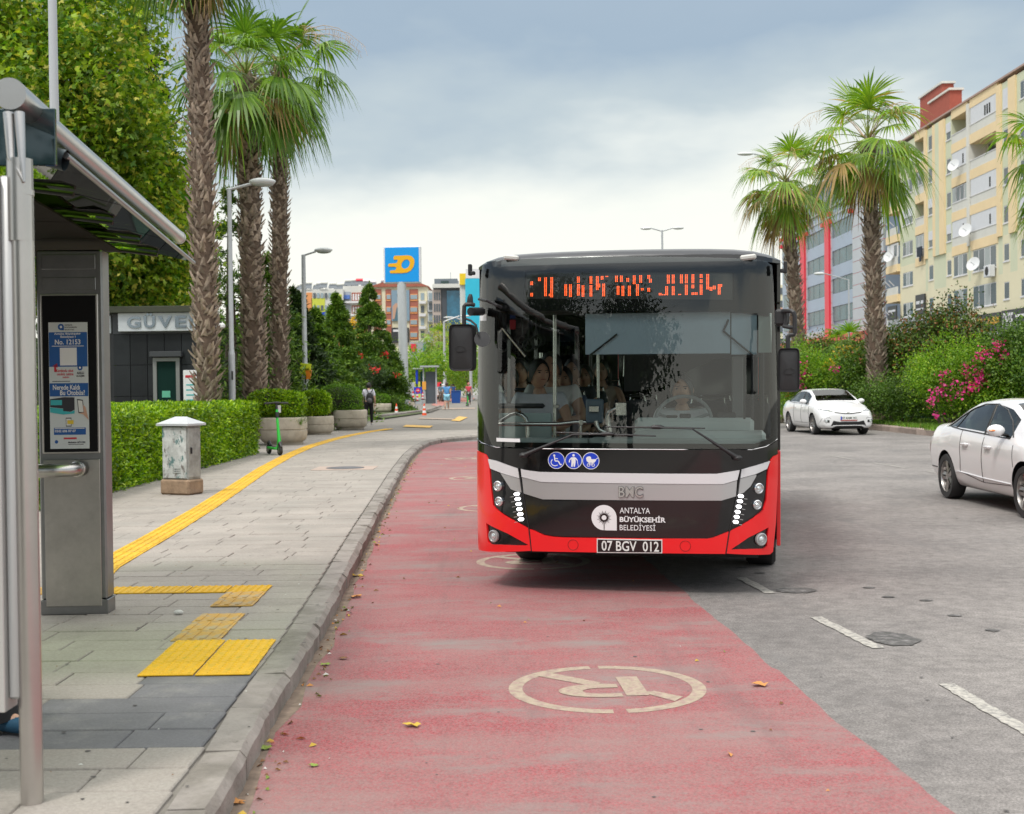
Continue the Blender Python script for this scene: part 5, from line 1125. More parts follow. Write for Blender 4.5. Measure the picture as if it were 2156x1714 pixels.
M_bark = mat('bark', (.13, .10, .075), .9, var=.35, vs=9, bump=.8, bs=22, col2=(.20, .17, .14), c2s=6, c2t=.55)
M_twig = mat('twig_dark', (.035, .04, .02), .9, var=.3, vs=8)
def limbs(root, h, r, blobs, m=M_bark, name='trunk', lean=(0, 0), bend=.15):
    B = MB(); top = Vector((lean[0], lean[1], h)); pts = [Vector((0, 0, -.1)), Vector((lean[0] * .3 + bend * .3, lean[1] * .3, h * .35)), Vector((lean[0] * .7 - bend * .2, lean[1] * .7, h * .7)), top]; B.tube(pts, [r * 1.25, r, r * .85, r * .6], 12)
    for c, rr in blobs:
        c = Vector(c); a = pts[2] + (top - pts[2]) * random.uniform(-.6, 1); mid = a.lerp(c, .5) + Vector((random.uniform(-.2, .2), random.uniform(-.2, .2), random.uniform(0, .4))); B.tube([a, mid, c, c + (c - mid) * .5], [r * .45, r * .28, r * .15, r * .05], 7)
    return B.build(name, m, root, 60)
def tree(name, label, cat, loc, h, r, blobs, n, size, m, group=None, leafname='crown', lean=(0, 0), bark=M_bark, **k):
    t = thing(name, label, cat, loc, 0, group)
    limbs(t, h, r, blobs if len(blobs) < 12 else blobs[:12], bark, lean=lean)
    obj(leafname, crown_mesh(leafname, blobs, n, size, m, **k), t); return t
L_plane = leafmat('leaf_plane', (.05, .17, .010), (.36, .50, .03), (.60, .57, .09), cfrac=.14)
L_dark = leafmat('leaf_dark', (.012, .035, .010), (.05, .095, .02), tr=.15)
L_con = leafmat('leaf_conifer', (.03, .10, .016), (.20, .33, .035), tr=.18)
L_hedge = leafmat('leaf_hedge', (.05, .16, .006), (.36, .56, .015), (.5, .66, .05), rough=.3, tr=.3)
L_box = leafmat('leaf_box', (.05, .15, .01), (.20, .38, .02), rough=.4, tr=.25)
L_photi = leafmat('leaf_photinia', (.03, .075, .015), (.14, .21, .035), (.32, .13, .05), cfrac=.16, tr=.2)
L_bright = leafmat('leaf_bright', (.08, .21, .015), (.28, .46, .03), (.40, .50, .06), tr=.4)
L_mid = leafmat('leaf_mid', (.035, .10, .012), (.15, .26, .03), tr=.3)
L_pink = leafmat('flower_pink', (.62, .02, .20), (.80, .06, .34), tr=.3)
L_red = leafmat('flower_red', (.60, .02, .03), (.75, .05, .05), tr=.3)
L_yel = leafmat('flower_yellow', (.62, .36, .02), (.80, .52, .04), tr=.3)
L_grass = leafmat('grass_blade', (.06, .15, .015), (.20, .36, .04), (.32, .30, .08), tr=.3)
def W(x, y, Y): p = at(x, y, Y); return (p.x, p.y, p.z)
def blobs_at(lst, base):
    return [(tuple(np.array(W(x, y, Y)) - np.array(base)), (rx, ry, rz)) for x, y, Y, rx, ry, rz in lst]
# ---- broad-leaved tree behind the shelter
b = (-14.5, 33, 0)
tree('plane_tree', 'large yellow-green plane tree rising behind the bus shelter', 'tree', b, 6, .3, blobs_at([(40, 60, 32, 2.6, 2.4, 2.0), (170, 20, 33, 2.3, 2.4, 1.8), (20, 260, 31, 2.4, 2.4, 2.0), (180, 200, 31, 2.2, 2.2, 1.9), (285, 330, 32, 1.35, 2, 1.3), (110, 400, 31, 2.4, 2.4, 1.7), (250, 215, 33, 1.0, 1.9, 1.1), (325, 400, 32.5, .95, 1.8, 1.1), (220, 470, 31.5, 1.9, 2, 1.4), (-140, 200, 32, 2.6, 2.6, 4)], b), 56000, .125, L_plane, lobes=3, cl=.30, per=26, asp=.5, shell=.5)
b = (-12.5, 35, 0)
tree('plane_tree', 'lower yellow-green leafy tree spreading over the security booth', 'tree', b, 4.4, .2, blobs_at([(250, 520, 34, 1.9, 2, 1.3), (340, 480, 34, 1.2, 1.8, 1.4), (130, 560, 34, 2.2, 2, 1.3), (350, 570, 34.5, 1.0, 1.5, 1.0), (290, 600, 34, 1.6, 1.6, .8)], b), 26000, .12, L_plane, lobes=3, cl=.28, per=24, asp=.5, shell=.5)
# ---- conifers
def conifer(name, label, loc, h, r, m=L_con, n=9000, group=None, size=.17, z0=.2, irr=.25, cat='tree', drop=.25, zfill=0):
    t = thing(name, label, cat, loc, 0, group); B = MB(); B.tube([(0, 0, -.1), (.03, 0, h * .5), (0, 0, h * .97)], [r * .09 + .05, r * .05 + .03, .015], 9); B.build('trunk', M_bark, t, 60)
    nb = max(30, int(h * 16)); P = []; O = []; BB = MB()
    per = max(8, n // nb)
    for i in range(nb):
        z = z0 + (h - z0) * (rng.uniform() ** 1.25); rr = r * (1 - ((z - z0) / (h - z0))) ** .85 * (1 + rng.uniform(-irr, irr)) + .05; a = rng.uniform(0, 2 * pi)
        u = rng.uniform(.1, 1, per) ** .6; d = np.array([cos(a), sin(a), 0]); s = np.array([-sin(a), cos(a), 0]); sp = (rng.normal(size=per) * .22 * rr * (.4 + u))
        p = d * (u * rr)[:, None] + s * sp[:, None]; p[:, 2] = z + u * rr * (.22 - drop * u) + rng.normal(size=per) * .07 - abs(sp) * .15
        P.append(p); O.append(np.repeat((d + np.array([0, 0, .25]))[None], per, 0))
        if i % 3 == 0: BB.tube([(0, 0, z), tuple(d * rr * .8 + np.array([0, 0, z + .1 * rr]))], [.025, .006], 4)
    BB.build('branches', M_twig, t, 0, kind='stuff')
    V, F_ = leaf_quads(np.concatenate(P), size, np.concatenate(O), asp=.28, up=.05, nbias=.1); obj('needles', npmesh('needles', V, F_, m), t); return t
conifer('cedar_tree', 'tall dark cedar whose shaggy top shows between plane tree and palm', (-11.6, 40, 0), 13.6, 2.6, L_dark, 16000, size=.24)
for x, yt, Y, r, lb, m in ((250, 440, 40, 3.2, 'dense dark evergreen left behind the security booth', L_con), (345, 470, 39, 2.6, 'dense evergreen over the roof of the security booth', L_con), (480, 400, 44, 2.8, 'dark evergreen seen between the first and second palm trunks', L_con), (560, 540, 46, 2.2, 'dark evergreen in the gap behind the lamp post between palms', L_con), (150, 560, 37, 2.8, 'dark evergreen behind the left end of the security booth', L_con)):
    p = W(x, yt, Y); conifer('evergreen_tree', lb, (p[0], Y, 0), p[2], r, m, 9000, size=.2, z0=.3)
for x, yt, Y, r, lb, n in ((776, 600, 80, 2.3, 'tallest pointed spruce just left of the blue sign pole', 46000), (707, 625, 60, 1.8, 'pointed spruce second from the blue sign pole', 34000), (664, 655, 55, 1.9, 'bushy spruce behind the lamp post with the yellow notice', 34000), (742, 700, 79, 1.6, 'short spruce wedged between the two tallest ones', 18000), (818, 705, 82, 1.5, 'low spruce close against the blue sign pole', 20000), (622, 610, 50, 1.7, 'dark broad evergreen right beside the rearmost palm trunk', 34000)):
    p = W(x, yt, Y); conifer('spruce_tree', lb, (p[0], Y, 0), p[2], r, L_con if 'dark broad' not in lb else L_dark, n, group='spruces behind the planters', size=.21, z0=.15)
# flowering oleander among them
b = (W(745, 800, 77)[0], 77, 0)
t = tree('oleander_bush', 'bush with scattered red blossoms in front of the spruces', 'bush', b, .8, .05, blobs_at([(700, 790, 77, .9, .6, .6), (745, 785, 77, 1.1, .6, .8), (785, 790, 77, 1.0, .6, .8)], b), 5000, .10, L_dark, cl=.2, per=20)
def flowers(root, blobs, n, size, m, name='blossom', cl=.09, per=12, shell=.9):
    P, O = clumped(blobs, n * per, cl=cl, per=per, shell=shell); V, F_ = leaf_quads(P, size, O, asp=.9, fold=.4); return obj(name, npmesh(name, V, F_, m), root, kind='stuff')
flowers(t, blobs_at([(740, 752, 75, .1, .1, .32), (790, 776, 75.5, .25, .1, .08), (812, 743, 78, .18, .1, .08), (760, 745, 75, .16, .1, .05), (835, 792, 78, .07, .1, .07)], b), 12, .12, L_red)
t = thing('yellow_shrub', 'patch of yellow-leaved creeper glowing between two spruces', 'shrub', (W(742, 720, 84)[0], 84, 0)); bb = tuple(t.location)
obj('foliage', crown_mesh('foliage', blobs_at([(758, 738, 84, .8, .4, .5), (740, 690, 84, .3, .3, .5)], bb), 2200, .15, L_yel, cl=.18, per=20), t)
# ---- clipped hedge behind the walkway: (x0,x1,y0,y1,z1)
def boxhedge(name, label, x0, x1, y0, y1, z0, z1, dens, size, m, bulge=.04, cat='hedge', inner=True):
    cx, cy = (x0 + x1) / 2, (y0 + y1) / 2; t = thing(name, label, cat, (cx, cy, z0)); P = []; O = []
    w, d, h = x1 - x0, y1 - y0, z1 - z0
    for ax, s, A, B_ in ((1, -1, w, h), (1, 1, w, h), (0, -1, d, h), (0, 1, d, h), (2, 1, w, d)):
        n = int(A * B_ * dens); u = rng.uniform(-.5, .5, n) * A; v = rng.uniform(0, 1, n) if ax < 2 else rng.uniform(-.5, .5, n)
        p = np.zeros((n, 3)); o = np.zeros((n, 3)); dep = rng.uniform(-.17, .04, n) + np.array([bulge * noise.noise(Vector((a * 2.3, b_ * 2.1, ax * 7))) * 1.5 for a, b_ in zip(u[:n], (v * B_)[:n])])
        if ax == 1: p[:, 0] = u; p[:, 2] = v * h; p[:, 1] = s * (d / 2 + dep)
        elif ax == 0: p[:, 1] = u; p[:, 2] = v * h; p[:, 0] = s * (w / 2 + dep)
        else: p[:, 0] = u; p[:, 1] = v * d; p[:, 2] = h + dep
        o[:, ax] = s; P.append(p); O.append(o)
    V, F_ = leaf_quads(np.concatenate(P), size, np.concatenate(O), asp=.5, up=.45, nbias=.9); obj('foliage', npmesh('foliage', V, F_, m), t)
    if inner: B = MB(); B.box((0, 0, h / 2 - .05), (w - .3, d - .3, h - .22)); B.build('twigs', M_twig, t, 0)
    return t
g0 = gnd(205, 1042, WALK); g1 = gnd(546, 956, WALK)
HX = (g0.x + g1.x) / 2
hz = at(210, 872, g0.y).z
boxhedge('clipped_hedge', 'long glossy clipped hedge along the back of the pavement', HX - 2.6, HX, g0.y - 2.4, g1.y + .3, WALK, hz, 1500, .072, L_hedge)
# ---- palms
L_palm = leafmat('palm_leaf', (.07, .17, .015), (.22, .38, .035), (.34, .36, .06), rough=.35, tr=.3, cfrac=.06)
L_palm2 = leafmat('palm_leaf_pale', (.12, .25, .02), (.30, .44, .04), (.5, .36, .08), rough=.35, tr=.35, cfrac=.12)  # paler, yellower leaf tone of the right-hand and distant palms
L_dry = leafmat('palm_leaf_dry', (.30, .19, .07), (.50, .34, .12), tr=.2)
M_pet = mat('petiole_green', (.22, .28, .05), .5, var=.15)
def frond_mesh(elev, Lp, Lb, m, droop, nseg=30, spread=118, dry=0, seed=0, curl=0.):
    r_ = random.Random(seed); B = MB(); e = radians(elev); P = []; p = Vector((0, 0, 0)); n = 7
    for i in range(n): P.append(p.copy()); ee = e - radians(32) * (i / (n - 1)) ** 1.3; p = p + Vector((cos(ee), 0, sin(ee))) * Lp / (n - 1)
    B.tube(P, [.028, .024, .02, .017, .015, .013, .011], 5, 1)
    t = (P[-1] - P[-2]).normalized(); s = Vector((0, 1, 0)); nrm = t.cross(s).normalized() * -1; o = P[-1]
    if nrm.z < 0: nrm = -nrm
    prev = None; K = (0, .3, .55, .78, 1.0)
    for k in range(nseg):
        f = (k + .5) / nseg * 2 - 1; a = radians(spread) * f; L_ = Lb * (1 - .28 * abs(f) ** 2) * (r_.uniform(.86, 1.08) if r_.random() > .14 else r_.uniform(.4, .8)); d = (t * cos(a) + s * sin(a) + nrm * (.22 * (1 - abs(f)))).normalized(); side = (s * cos(a) - t * sin(a)).normalized()
        wmax = L_ * tan(radians(spread) / nseg) * .55; rows = []; dr = droop * r_.uniform(.75, 1.3)
        for q in K:
            sag = dr * max(0, q - .25) ** 1.7 * L_; c = o + d * (q * L_ * (1 - .12 * dr * q)) + Vector((0, 0, -sag)) - nrm * 0; w_ = wmax * (q / .55 if q < .55 else (1 - (q - .55) / .45) ** .8 * .8 + .02)
            ww = max(.004, w_) * (1 if q < .6 else .7); fold = nrm * (-.35 * ww if k % 2 else .0)
            rows += [c - side * ww + fold, c + side * ww + (nrm * (-.35 * ww) if not k % 2 else Vector())]
        B.add(rows, [(2 * i, 2 * i + 1, 2 * i + 3, 2 * i + 2) for i in range(len(K) - 1)], 0)
    return B.mesh('frond', [m, M_pet if not dry else mat('petiole_dry', (.28, .18, .08), .7)], 0)
FR = {}
def fronds_for(m, key, Lp, Lb):
    if key in FR: return FR[key]
    L_ = []
    for i, (el, dr) in enumerate(((80, .25), (68, .4), (52, .6), (36, .85), (20, .95), (2, 1.1), (-18, 1.15), (-40, 1.1), (-60, .9))): L_.append((el, [frond_mesh(el, Lp * (.85 + .05 * i if i < 5 else 1.05), Lb, m, dr, seed=i * 3 + j) for j in range(2)]))
    FR[key] = L_; return L_
M_boot = mat('palm_boot', (.35, .275, .215), .85, var=.4, vs=9, isl=.4, bump=.4, bs=40)
M_ptr = mat('palm_trunk', (.13, .09, .065), .95, var=.4, vs=14, bump=.9, bs=30)
def palm(label, x, y, z0, h, r0, r1, nfr, key, m, Lp, Lb, seed, skirt=3, bh0=.35, lean=(0, 0), elmin=-60, stalks=4, group='fan palms', boots=65, blen=.24):
    rr = random.Random(seed); t = thing('fan_palm', label, 'palm tree', (x, y, z0), 0, group); B = MB(); pts = []; rs = []
    ax = lambda z: Vector((lean[0] * (z / h) ** 1.3, lean[1] * z / h, z))
    rad = lambda z: r0 + (r1 - r0) * min(1, z / h * 1.1) + (.08 * math.exp(-z / .35)) - .02 * math.exp(-(z - bh0) ** 2)
    for i in range(22): z = -.1 + (h + .1) * i / 21; pts.append(ax(max(z, 0)) + Vector((0, 0, min(z, 0)))); rs.append(rad(max(z, 0)) * rr.uniform(.95, 1.05))
    B.tube(pts, rs, 18); B.build('trunk', M_ptr, t, 60)
    Vb = []; Fb = []; n = int((h - bh0) * boots); ga = 2.39996
    for i in range(n):
        z = bh0 + (h - bh0) * i / n; a = i * ga + rr.uniform(-.7, .7); z += rr.uniform(-.04, .04); d = Vector((cos(a), sin(a), 0)); s = Vector((-sin(a), cos(a), 0)); c = ax(z) + d * (rad(z) - .015); l = blen * rr.uniform(.65, 1.25); w_ = .10 * rr.uniform(.7, 1.2) * (r0 / .3); tilt = rr.uniform(.35, 1.0); tw = s * rr.uniform(-.35, .35) * l
        up = (Vector((0, 0, 1)) + d * tilt).normalized(); th = d * .035; k = len(Vb)
        tip = c + up * l + tw
        Vb += [c - s * w_, c + s * w_, c + s * w_ * .55 + up * l * .6 + tw * .5, tip + s * w_ * .25, tip - s * w_ * .25 + Vector((0, 0, -.02)), c - s * w_ * .55 + up * l * .6 + tw * .5, c + up * l * .45 + tw * .4 + th * 1.3, c + th + up * .03]
        Fb += [(k, k + 7, k + 6, k + 5), (k + 7, k + 1, k + 2, k + 6), (k + 6, k + 2, k + 3, k + 4), (k + 5, k + 6, k + 4, k + 4)]
    BB = MB(); BB.v = Vb; BB.f = [f if f[3] != f[2] else f[:3] for f in Fb]; BB.m = [0] * len(BB.f); BB.build('leaf_bases', M_boot, t, 0, kind='stuff')
    F_ = fronds_for(m, key, Lp, Lb); tp = ax(h)
    for i in range(nfr):
        q = (i + .5) / nfr; el = 82 - (82 - elmin) * q ** .85; j = min(range(len(F_)), key=lambda k: abs(F_[k][0] - el - rr.uniform(-6, 6))); me = rr.choice(F_[j][1])
        obj('frond', me, t, tp + Vector((0, 0, .25 * (1 - q) - .1 * q)), (rr.uniform(-.15, .15), 0, i * ga + rr.uniform(-.3, .3)), rr.uniform(.78, 1.1))
    if skirt:
        dm = fronds_for(L_dry, key + 'dry', Lp * .95, Lb * .95)
        for i in range(skirt): obj('dry_frond', rr.choice(dm[-1 - i % 4][1]), t, tp + Vector((0, 0, -.15)), (rr.uniform(-.2, .2), 0, rr.uniform(3.2, 6.2) if i % 3 else rr.uniform(0, 6.28)), rr.uniform(.85, 1.12))
    for i in range(stalks):
        a = rr.uniform(0, 6.28); d = Vector((cos(a), sin(a), 0)); B = MB(); L_ = Lp + Lb * rr.uniform(.5, 1.0); pp = [tp + d * L_ * q + Vector((0, 0, .5 * L_ * sin(q * 2.6) * (1 if q < .6 else .9))) for q in (0, .2, .4, .6, .8, 1)]; B.tube(pp, [.02, .016, .014, .011, .008, .005], 5)
        for k in range(14):
            c = pp[3].lerp(pp[5], k / 14); e2 = c + Vector((rr.uniform(-.2, .2), rr.uniform(-.2, .2), -rr.uniform(.15, .5))); B.tube([c, (c + e2) / 2 + Vector((0, 0, .05)), e2], [.006, .005, .004], 3)
        B.build('flower_stalk', mat('stalk_straw', (.50, .33, .17), .8), t, 0)
    return t
P1 = at(437, 840, 28.3); P2 = at(538, 826, 39); P3 = at(588, 822, 43.5)
palm('nearest fan palm with thick shaggy trunk whose crown leaves the top of the photo', P1.x, 28.3, 0, at(410, -165, 28.3).z, .225, .22, 34, 'a', L_palm, 1.15, 1.25, 1, skirt=2, lean=(-.12, 0), elmin=-62, stalks=2, boots=80, blen=.25)
palm('middle of the three left palms with broad hanging fans', P2.x, 39, 0, at(525, 165, 39).z, .335, .29, 32, 'b', L_palm, 1.45, 1.62, 2, skirt=3, lean=(-.15, 0), elmin=-52, boots=75, blen=.26)
palm('rearmost of the three left palms with orange flower stalks', P3.x, 43.5, 0, at(612, 145, 43.5).z, .27, .25, 28, 'b', L_palm, 1.45, 1.62, 3, skirt=3, lean=(.2, 0), elmin=-60, stalks=9, boots=65, blen=.24)
Q = at(1688, 800, 58); palm('shorter right palm with yellowing fans nearest the bus', Q.x, 58, 0, at(1655, 385, 58).z, .30, .26, 26, 'c', L_palm2, 1.45, 1.5, 5, skirt=9, lean=(-.7, 0), elmin=-48, stalks=4, boots=55, blen=.3)
Q = at(1848, 800, 46); palm('taller right palm rising in front of the glass office block', Q.x, 46, 0, at(1828, 300, 46).z, .28, .26, 30, 'c', L_palm2, 1.45, 1.5, 6, skirt=4, lean=(-.3, 0), elmin=-52, stalks=5, boots=60, blen=.3)
Q = at(2262, 790, 42); palm('palm at the right edge showing only hanging fans', Q.x, 42, 0, at(2225, 330, 42).z, .29, .27, 28, 'c', L_palm2, 1.45, 1.5, 8, skirt=2, lean=(-.4, 0), elmin=-60, stalks=2, boots=50, blen=.3)
p = at(1790, 800, 52); palm('young bright palm with a low crown between the two right palms', p.x, 52, 0, at(1790, 735, 52).z, .12, .12, 14, 'd', L_bright, .7, .9, 9, skirt=0, elmin=-10, stalks=0, boots=20, group='young palms')
p = at(925, 830, 150); palm('small distant palm beyond the blue sign pole', p.x, 150, 0, at(925, 718, 150).z, .22, .2, 22, 'c', L_palm2, 1.45, 1.5, 12, skirt=2, elmin=-50, stalks=0, boots=16)
# ---- right-hand verge: shrubs
def shrub(name, label, lst, n, size, m, fl=None, cat='shrub', trunk=True, h=1.0, **k):
    Y = lst[0][2]; x = at(lst[0][0], 800, Y).x; b = (x, Y, .1); t = thing(name, label, cat, b); bl = blobs_at(lst, b)
    kk = dict(cl=.26, per=24, shell=.5); kk.update(k); obj('foliage', crown_mesh('foliage', bl, n, size, m, **kk), t)
    if trunk: B = MB(); [B.tube([(random.uniform(-.15, .15), 0, -.1), (c[0] * .6, c[1] * .6, c[2] * .5), c], [.06, .04, .015], 6) for c, r in bl]; B.build('stems', M_bark, t, 60)
    if fl: flowers(t, blobs_at(fl[0], b), fl[1], fl[2], fl[3])
    return t
shrub('photinia_shrub', 'tall photinia with coppery tips in front of the cream apartments', [(1960, 722, 47, 1.4, 1.2, 1.0), (1880, 740, 47, 1.2, 1.2, .8), (2030, 716, 46.5, 1.1, 1.2, .85), (1925, 770, 46.5, 1.3, 1.2, .9), (1850, 765, 47, .8, 1, .8), (2010, 760, 47, 1.3, 1, 1.0), (1975, 680, 47, .6, .8, .5), (2020, 650, 47, .3, .4, .5)], 30000, .12, L_photi)
shrub('photinia_shrub', 'dark rounded photinia to the left of the young palm', [(1740, 752, 54, 1.3, 1, .7), (1705, 758, 54, .9, 1, .6), (1770, 770, 54, .9, 1, .7)], 15000, .11, L_photi)
shrub('photinia_shrub', 'coppery photinia between the bus mirror and the shorter palm', [(1662, 748, 60, 1.0, 1, .7), (1650, 770, 60, 1.0, 1, .8)], 4500, .11, L_photi)
shrub('laurel_shrub', 'dark leafy shrub at the right edge above the near car', [(2130, 745, 40, 1.0, 1, .9), (2170, 728, 40, 1.0, 1, .8), (2100, 790, 40, .9, .9, .8), (2190, 800, 39, 1.2, 1, .8)], 17000, .10, L_mid)
shrub('laurel_shrub', 'green shrub behind the roof of the white car beyond the bus', [(1770, 800, 47, 1.3, 1, .75), (1830, 790, 47, 1.0, 1, .8), (1700, 790, 48, 1.2, 1, .8), (1800, 770, 47.5, .8, .8, .7)], 18000, .09, L_mid)
shrub('bright_shrub', 'lime green shrub low beside the bus mirror', [(1690, 775, 46.5, .8, .7, .55), (1720, 790, 46, .7, .7, .55), (1665, 800, 46.5, .8, .7, .6), (1685, 745, 46.5, .2, .2, .5)], 11000, .085, L_bright, fl=([(1702, 770, 45.6, .15, .1, .08), (1755, 775, 45.4, .2, .1, .1), (1675, 800, 45.6, .5, .2, .25)], 16, .09, L_pink))
t = shrub('bougainvillea_bush', 'bougainvillea with a spray of pink flowers above the near car', [(1990, 800, 40.5, 1.1, .8, .75), (2060, 775, 40.2, 1.1, .8, .8), (2040, 835, 40, 1.0, .7, .5), (1950, 780, 41, .6, .6, .5), (2110, 840, 39.5, .9, .7, .6), (1985, 735, 41, .3, .3, .5)], 22000, .08, L_bright,
          fl=([(2030, 800, 39.3, .75, .15, .4), (1975, 835, 39.5, .35, .1, .3), (2085, 745, 39.3, .5, .1, .3), (1965, 870, 39.3, .12, .1, .2)], 44, .085, L_pink))
shrub('laurel_shrub', 'small-leaved green shrub by the green fence post', [(1900, 835, 43, 1.0, .7, .55), (1850, 840, 43.5, .8, .7, .5), (1940, 845, 42.5, .7, .6, .5)], 15000, .075, L_mid)
shrub('laurel_shrub', 'low green shrub behind the white car near the bus side', [(1650, 850, 52, 1.2, .7, .45), (1625, 835, 56, 1.4, .7, .6)], 5000, .09, L_bright, fl=([(1655, 820, 51.2, .5, .1, .2)], 10, .1, L_red))
t = thing('yellow_flower_shrub', 'shrub with yellow blossoms glimpsed above the far white car', 'shrub', (at(1765, 760, 49).x, 49, 0)); b = tuple(t.location)
obj('foliage', crown_mesh('foliage', blobs_at([(1775, 750, 49, .6, .4, .4), (1735, 785, 48.6, .6, .4, .4)], b), 3000, .09, L_mid, cl=.2, per=20), t); flowers(t, blobs_at([(1785, 735, 48.4, .45, .1, .08), (1770, 742, 48.4, .4, .1, .06), (1745, 772, 46, .2, .1, .1)], b), 16, .11, L_yel)
# grass on the verge, weeds, planted bed
def grass(name, x0, x1, y0, y1, z, n, h, parent=None, m=L_grass):
    P = np.stack([rng.uniform(x0, x1, n), rng.uniform(y0, y1, n), np.full(n, z)], 1); d = rng.normal(size=(n, 3)) * .35; d[:, 2] = 1; d = unit(d); s = unit(np.cross(d, rng.normal(size=(n, 3)))); hh = h * rng.uniform(.5, 1.3, (n, 1)); w_ = hh * .07
    V = np.stack([P - s * w_, P + s * w_, P + d * hh], 1).reshape(-1, 3); return obj(name, npmesh(name, V, np.arange(3 * n).reshape(-1, 3), m), parent, label='short green grass on the verge beside the road' if 'verge' in name else 'grass', cat='grass', kind='stuff')
boxhedge('verge_hedge', 'dark hedge running behind the flowering shrubs of the verge', 17.5, 19.5, 26, 80, .17, 2.3, 130, .16, L_mid, bulge=.25)
grass('verge_grass', 12.6, 15.5, 30, 70, .17, 60000, .16)
# ================================================================ LEFT SIDE: shelter, booth, street furniture
M_inox = mat('brushed_steel', (.56, .54, .52), .30, 1., var=.06, vs=3, bump=.05, bs=200)
M_inox2 = mat('brushed_steel_dark', (.25, .255, .26), .33, .9, var=.18, vs=2.2)
M_blk = mat('panel_black', (.005, .005, .006), .35, spec=.2)
G_can = glassmat('canopy_glass', (.40, .58, .16), .01)
def base(x, y, z=WALK): p = gnd(x, y, z); return p
pp = base(68, 1690)
sh = thing('bus_shelter', 'stainless steel bus shelter with curved dark canopy at the left edge', 'bus shelter', (pp.x, pp.y, WALK)); o0 = Vector(sh.location)
def L3(v): return Vector(v) - o0
# front post with collar, bracket and top beam
ztop = at(42, 336, pp.y).z
B = MB(); B.tube([(0, 0, -.02), (0, 0, ztop - WALK)], .041, 28); B.build('post', M_inox, sh, 60)
B = MB(); zc = at(46, 412, pp.y).z - WALK; B.lathe([(.046, -.30), (.046, 0)], 28, (-.005, 0, ztop - WALK + .001)); B.lathe([(.044, 0), (.044, .012), (.044, .02)], 28, (0, 0, zc)); B.build('post_collar', M_inox, sh, 60)
t0 = at(20, 197, pp.y - .02); t1 = at(376, 499, 9.5)
B = MB(); B.tube([L3(t0), L3(t0 + (t1 - t0) * .09)], .058, 28); B.build('beam_cap', M_inox, sh, 60)
B = MB(); B.tube([L3(t0 + (t1 - t0) * .02), L3(t1)], .046, 28); B.build('beam', M_inox, sh, 60)
B = MB(); B.tube([L3(t1), L3(t1 + (t1 - t0) * .008)], .050, 24); B.build('beam_cap', M_inox, sh, 60)
q0 = at(28, 238, pp.y); q1 = at(40, 336, pp.y); q2 = at(58, 395, pp.y - .045)
for dx in (-.018, .022):
    B = MB(); B.tube([L3(q0) + Vector((dx, 0, 0)), L3(q1) + Vector((dx, -.03, 0)), L3(q2) + Vector((-.012, 0, .02))], [.02, .014, .005], 10); B.build('bracket', M_inox, sh, 60)
# canopy: front edge straight, the sheet bends back and down towards the rear
ce0 = at(138, 327, 5.25); ce1 = at(408, 553, 9.6); dE = (ce1 - ce0)
prof = [(0, 0), (-.25, .065), (-.5, .10), (-.8, .11), (-1.1, .09), (-1.4, .03), (-1.7, -.08), (-2.0, -.25)]
tE = dE.normalized(); nE = Vector((-1, -tE.x / tE.y * -1 * 0, 0))
def cpt(s, k, off=0.): p = ce0 + dE * s; return L3(Vector((p.x + prof[k][0] * 1.0, p.y - prof[k][0] * tE.x * .0, p.z + prof[k][1] + off)))
for i in range(3):
    s0, s1 = i / 3 + .003, (i + 1) / 3 - .003
    B = MB(); vs = []
    for off in (0, .012): vs += [cpt(s, k, off) for s in (s0, s1) for k in range(8)]
    B.add(vs, [(k, k + 1, 9 + k, 8 + k) for k in range(7)] + [(16 + k, 24 + k, 25 + k, 17 + k) for k in range(7)] + [(0, 8, 24, 16), (7, 23, 31, 15)] + [(k, 16 + k, 17 + k, k + 1) for k in range(7)] + [(8 + k, 9 + k, 25 + k, 24 + k) for k in range(7)]); B.build('canopy_panel', G_can, sh, 50)
for i in range(5):
    s = (0, .3, .55, .78, .96)[i]; B = MB(); B.tube([cpt(s, k, -.022) for k in range(0 if not i else 1, 8)], .015 if i else .045, 10, caps=i > 0)
    B.build('canopy_rib', M_trim if i else mat('rib_blue_steel', (.05, .07, .08), .35, .6), sh, 60)
B = MB(); B.tube([cpt(0, 0, 0), cpt(1, 0, 0)], .014, 8); B.build('canopy_edge', M_inox2, sh, 60)
# totem at the far end with screen
tb = base(151, 1297); tr = base(212, 1296); tw = .455
tt = thing('information_totem', 'tall stainless information totem with a lit poster screen under the canopy', 'totem', (tb.x, tb.y + .1, WALK), radians(2))
th = at(140, 524, tb.y).z - WALK
def T(xD, yD): p = at(xD, yD, tb.y); return (p.x - tb.x, p.z - WALK)
hw = .222
B = MB(); B.cbox((0, .04, .05), (2 * hw + .01, .18, .10), .004); B.build('plinth', M_inox2, tt)
B = MB(); B.cbox((0, .04, th / 2 + .05), (2 * hw, .17, th - .1), .012); B.build('column', M_inox2, tt)
x0, z0 = T(98, 1280); x1, z1 = T(193, 968)
B = MB(); B.cbox((0, -.05, (z0 + z1) / 2), (.375, .014, z1 - z0), .003); B.build('lower_panel', mat('totem_panel', (.42, .41, .39), .28, .9, var=.2, vs=2.6, bump=.03, bs=60), tt)
zs0, zs1 = T(90, 953)[1], T(90, 622)[1]
B = MB(); B.cbox((0, -.05, (zs0 + zs1) / 2), (.385, .02, zs1 - zs0 + .02), .004); B.build('screen_frame', M_inox, tt)
B = MB(); B.cbox((0, -.0555, (zs0 + zs1) / 2), (.36, .02, zs1 - zs0), .003); sc_ = B.build('screen', M_blk, tt)
B = MB(); B.cbox((0, -.05, T(90, 597)[1]), (.36, .012, .085), .003); B.cbox((0, -.05, T(90, 560)[1] + .03), (.36, .012, .10), .003); B.build('upper_panel', M_inox2, tt)
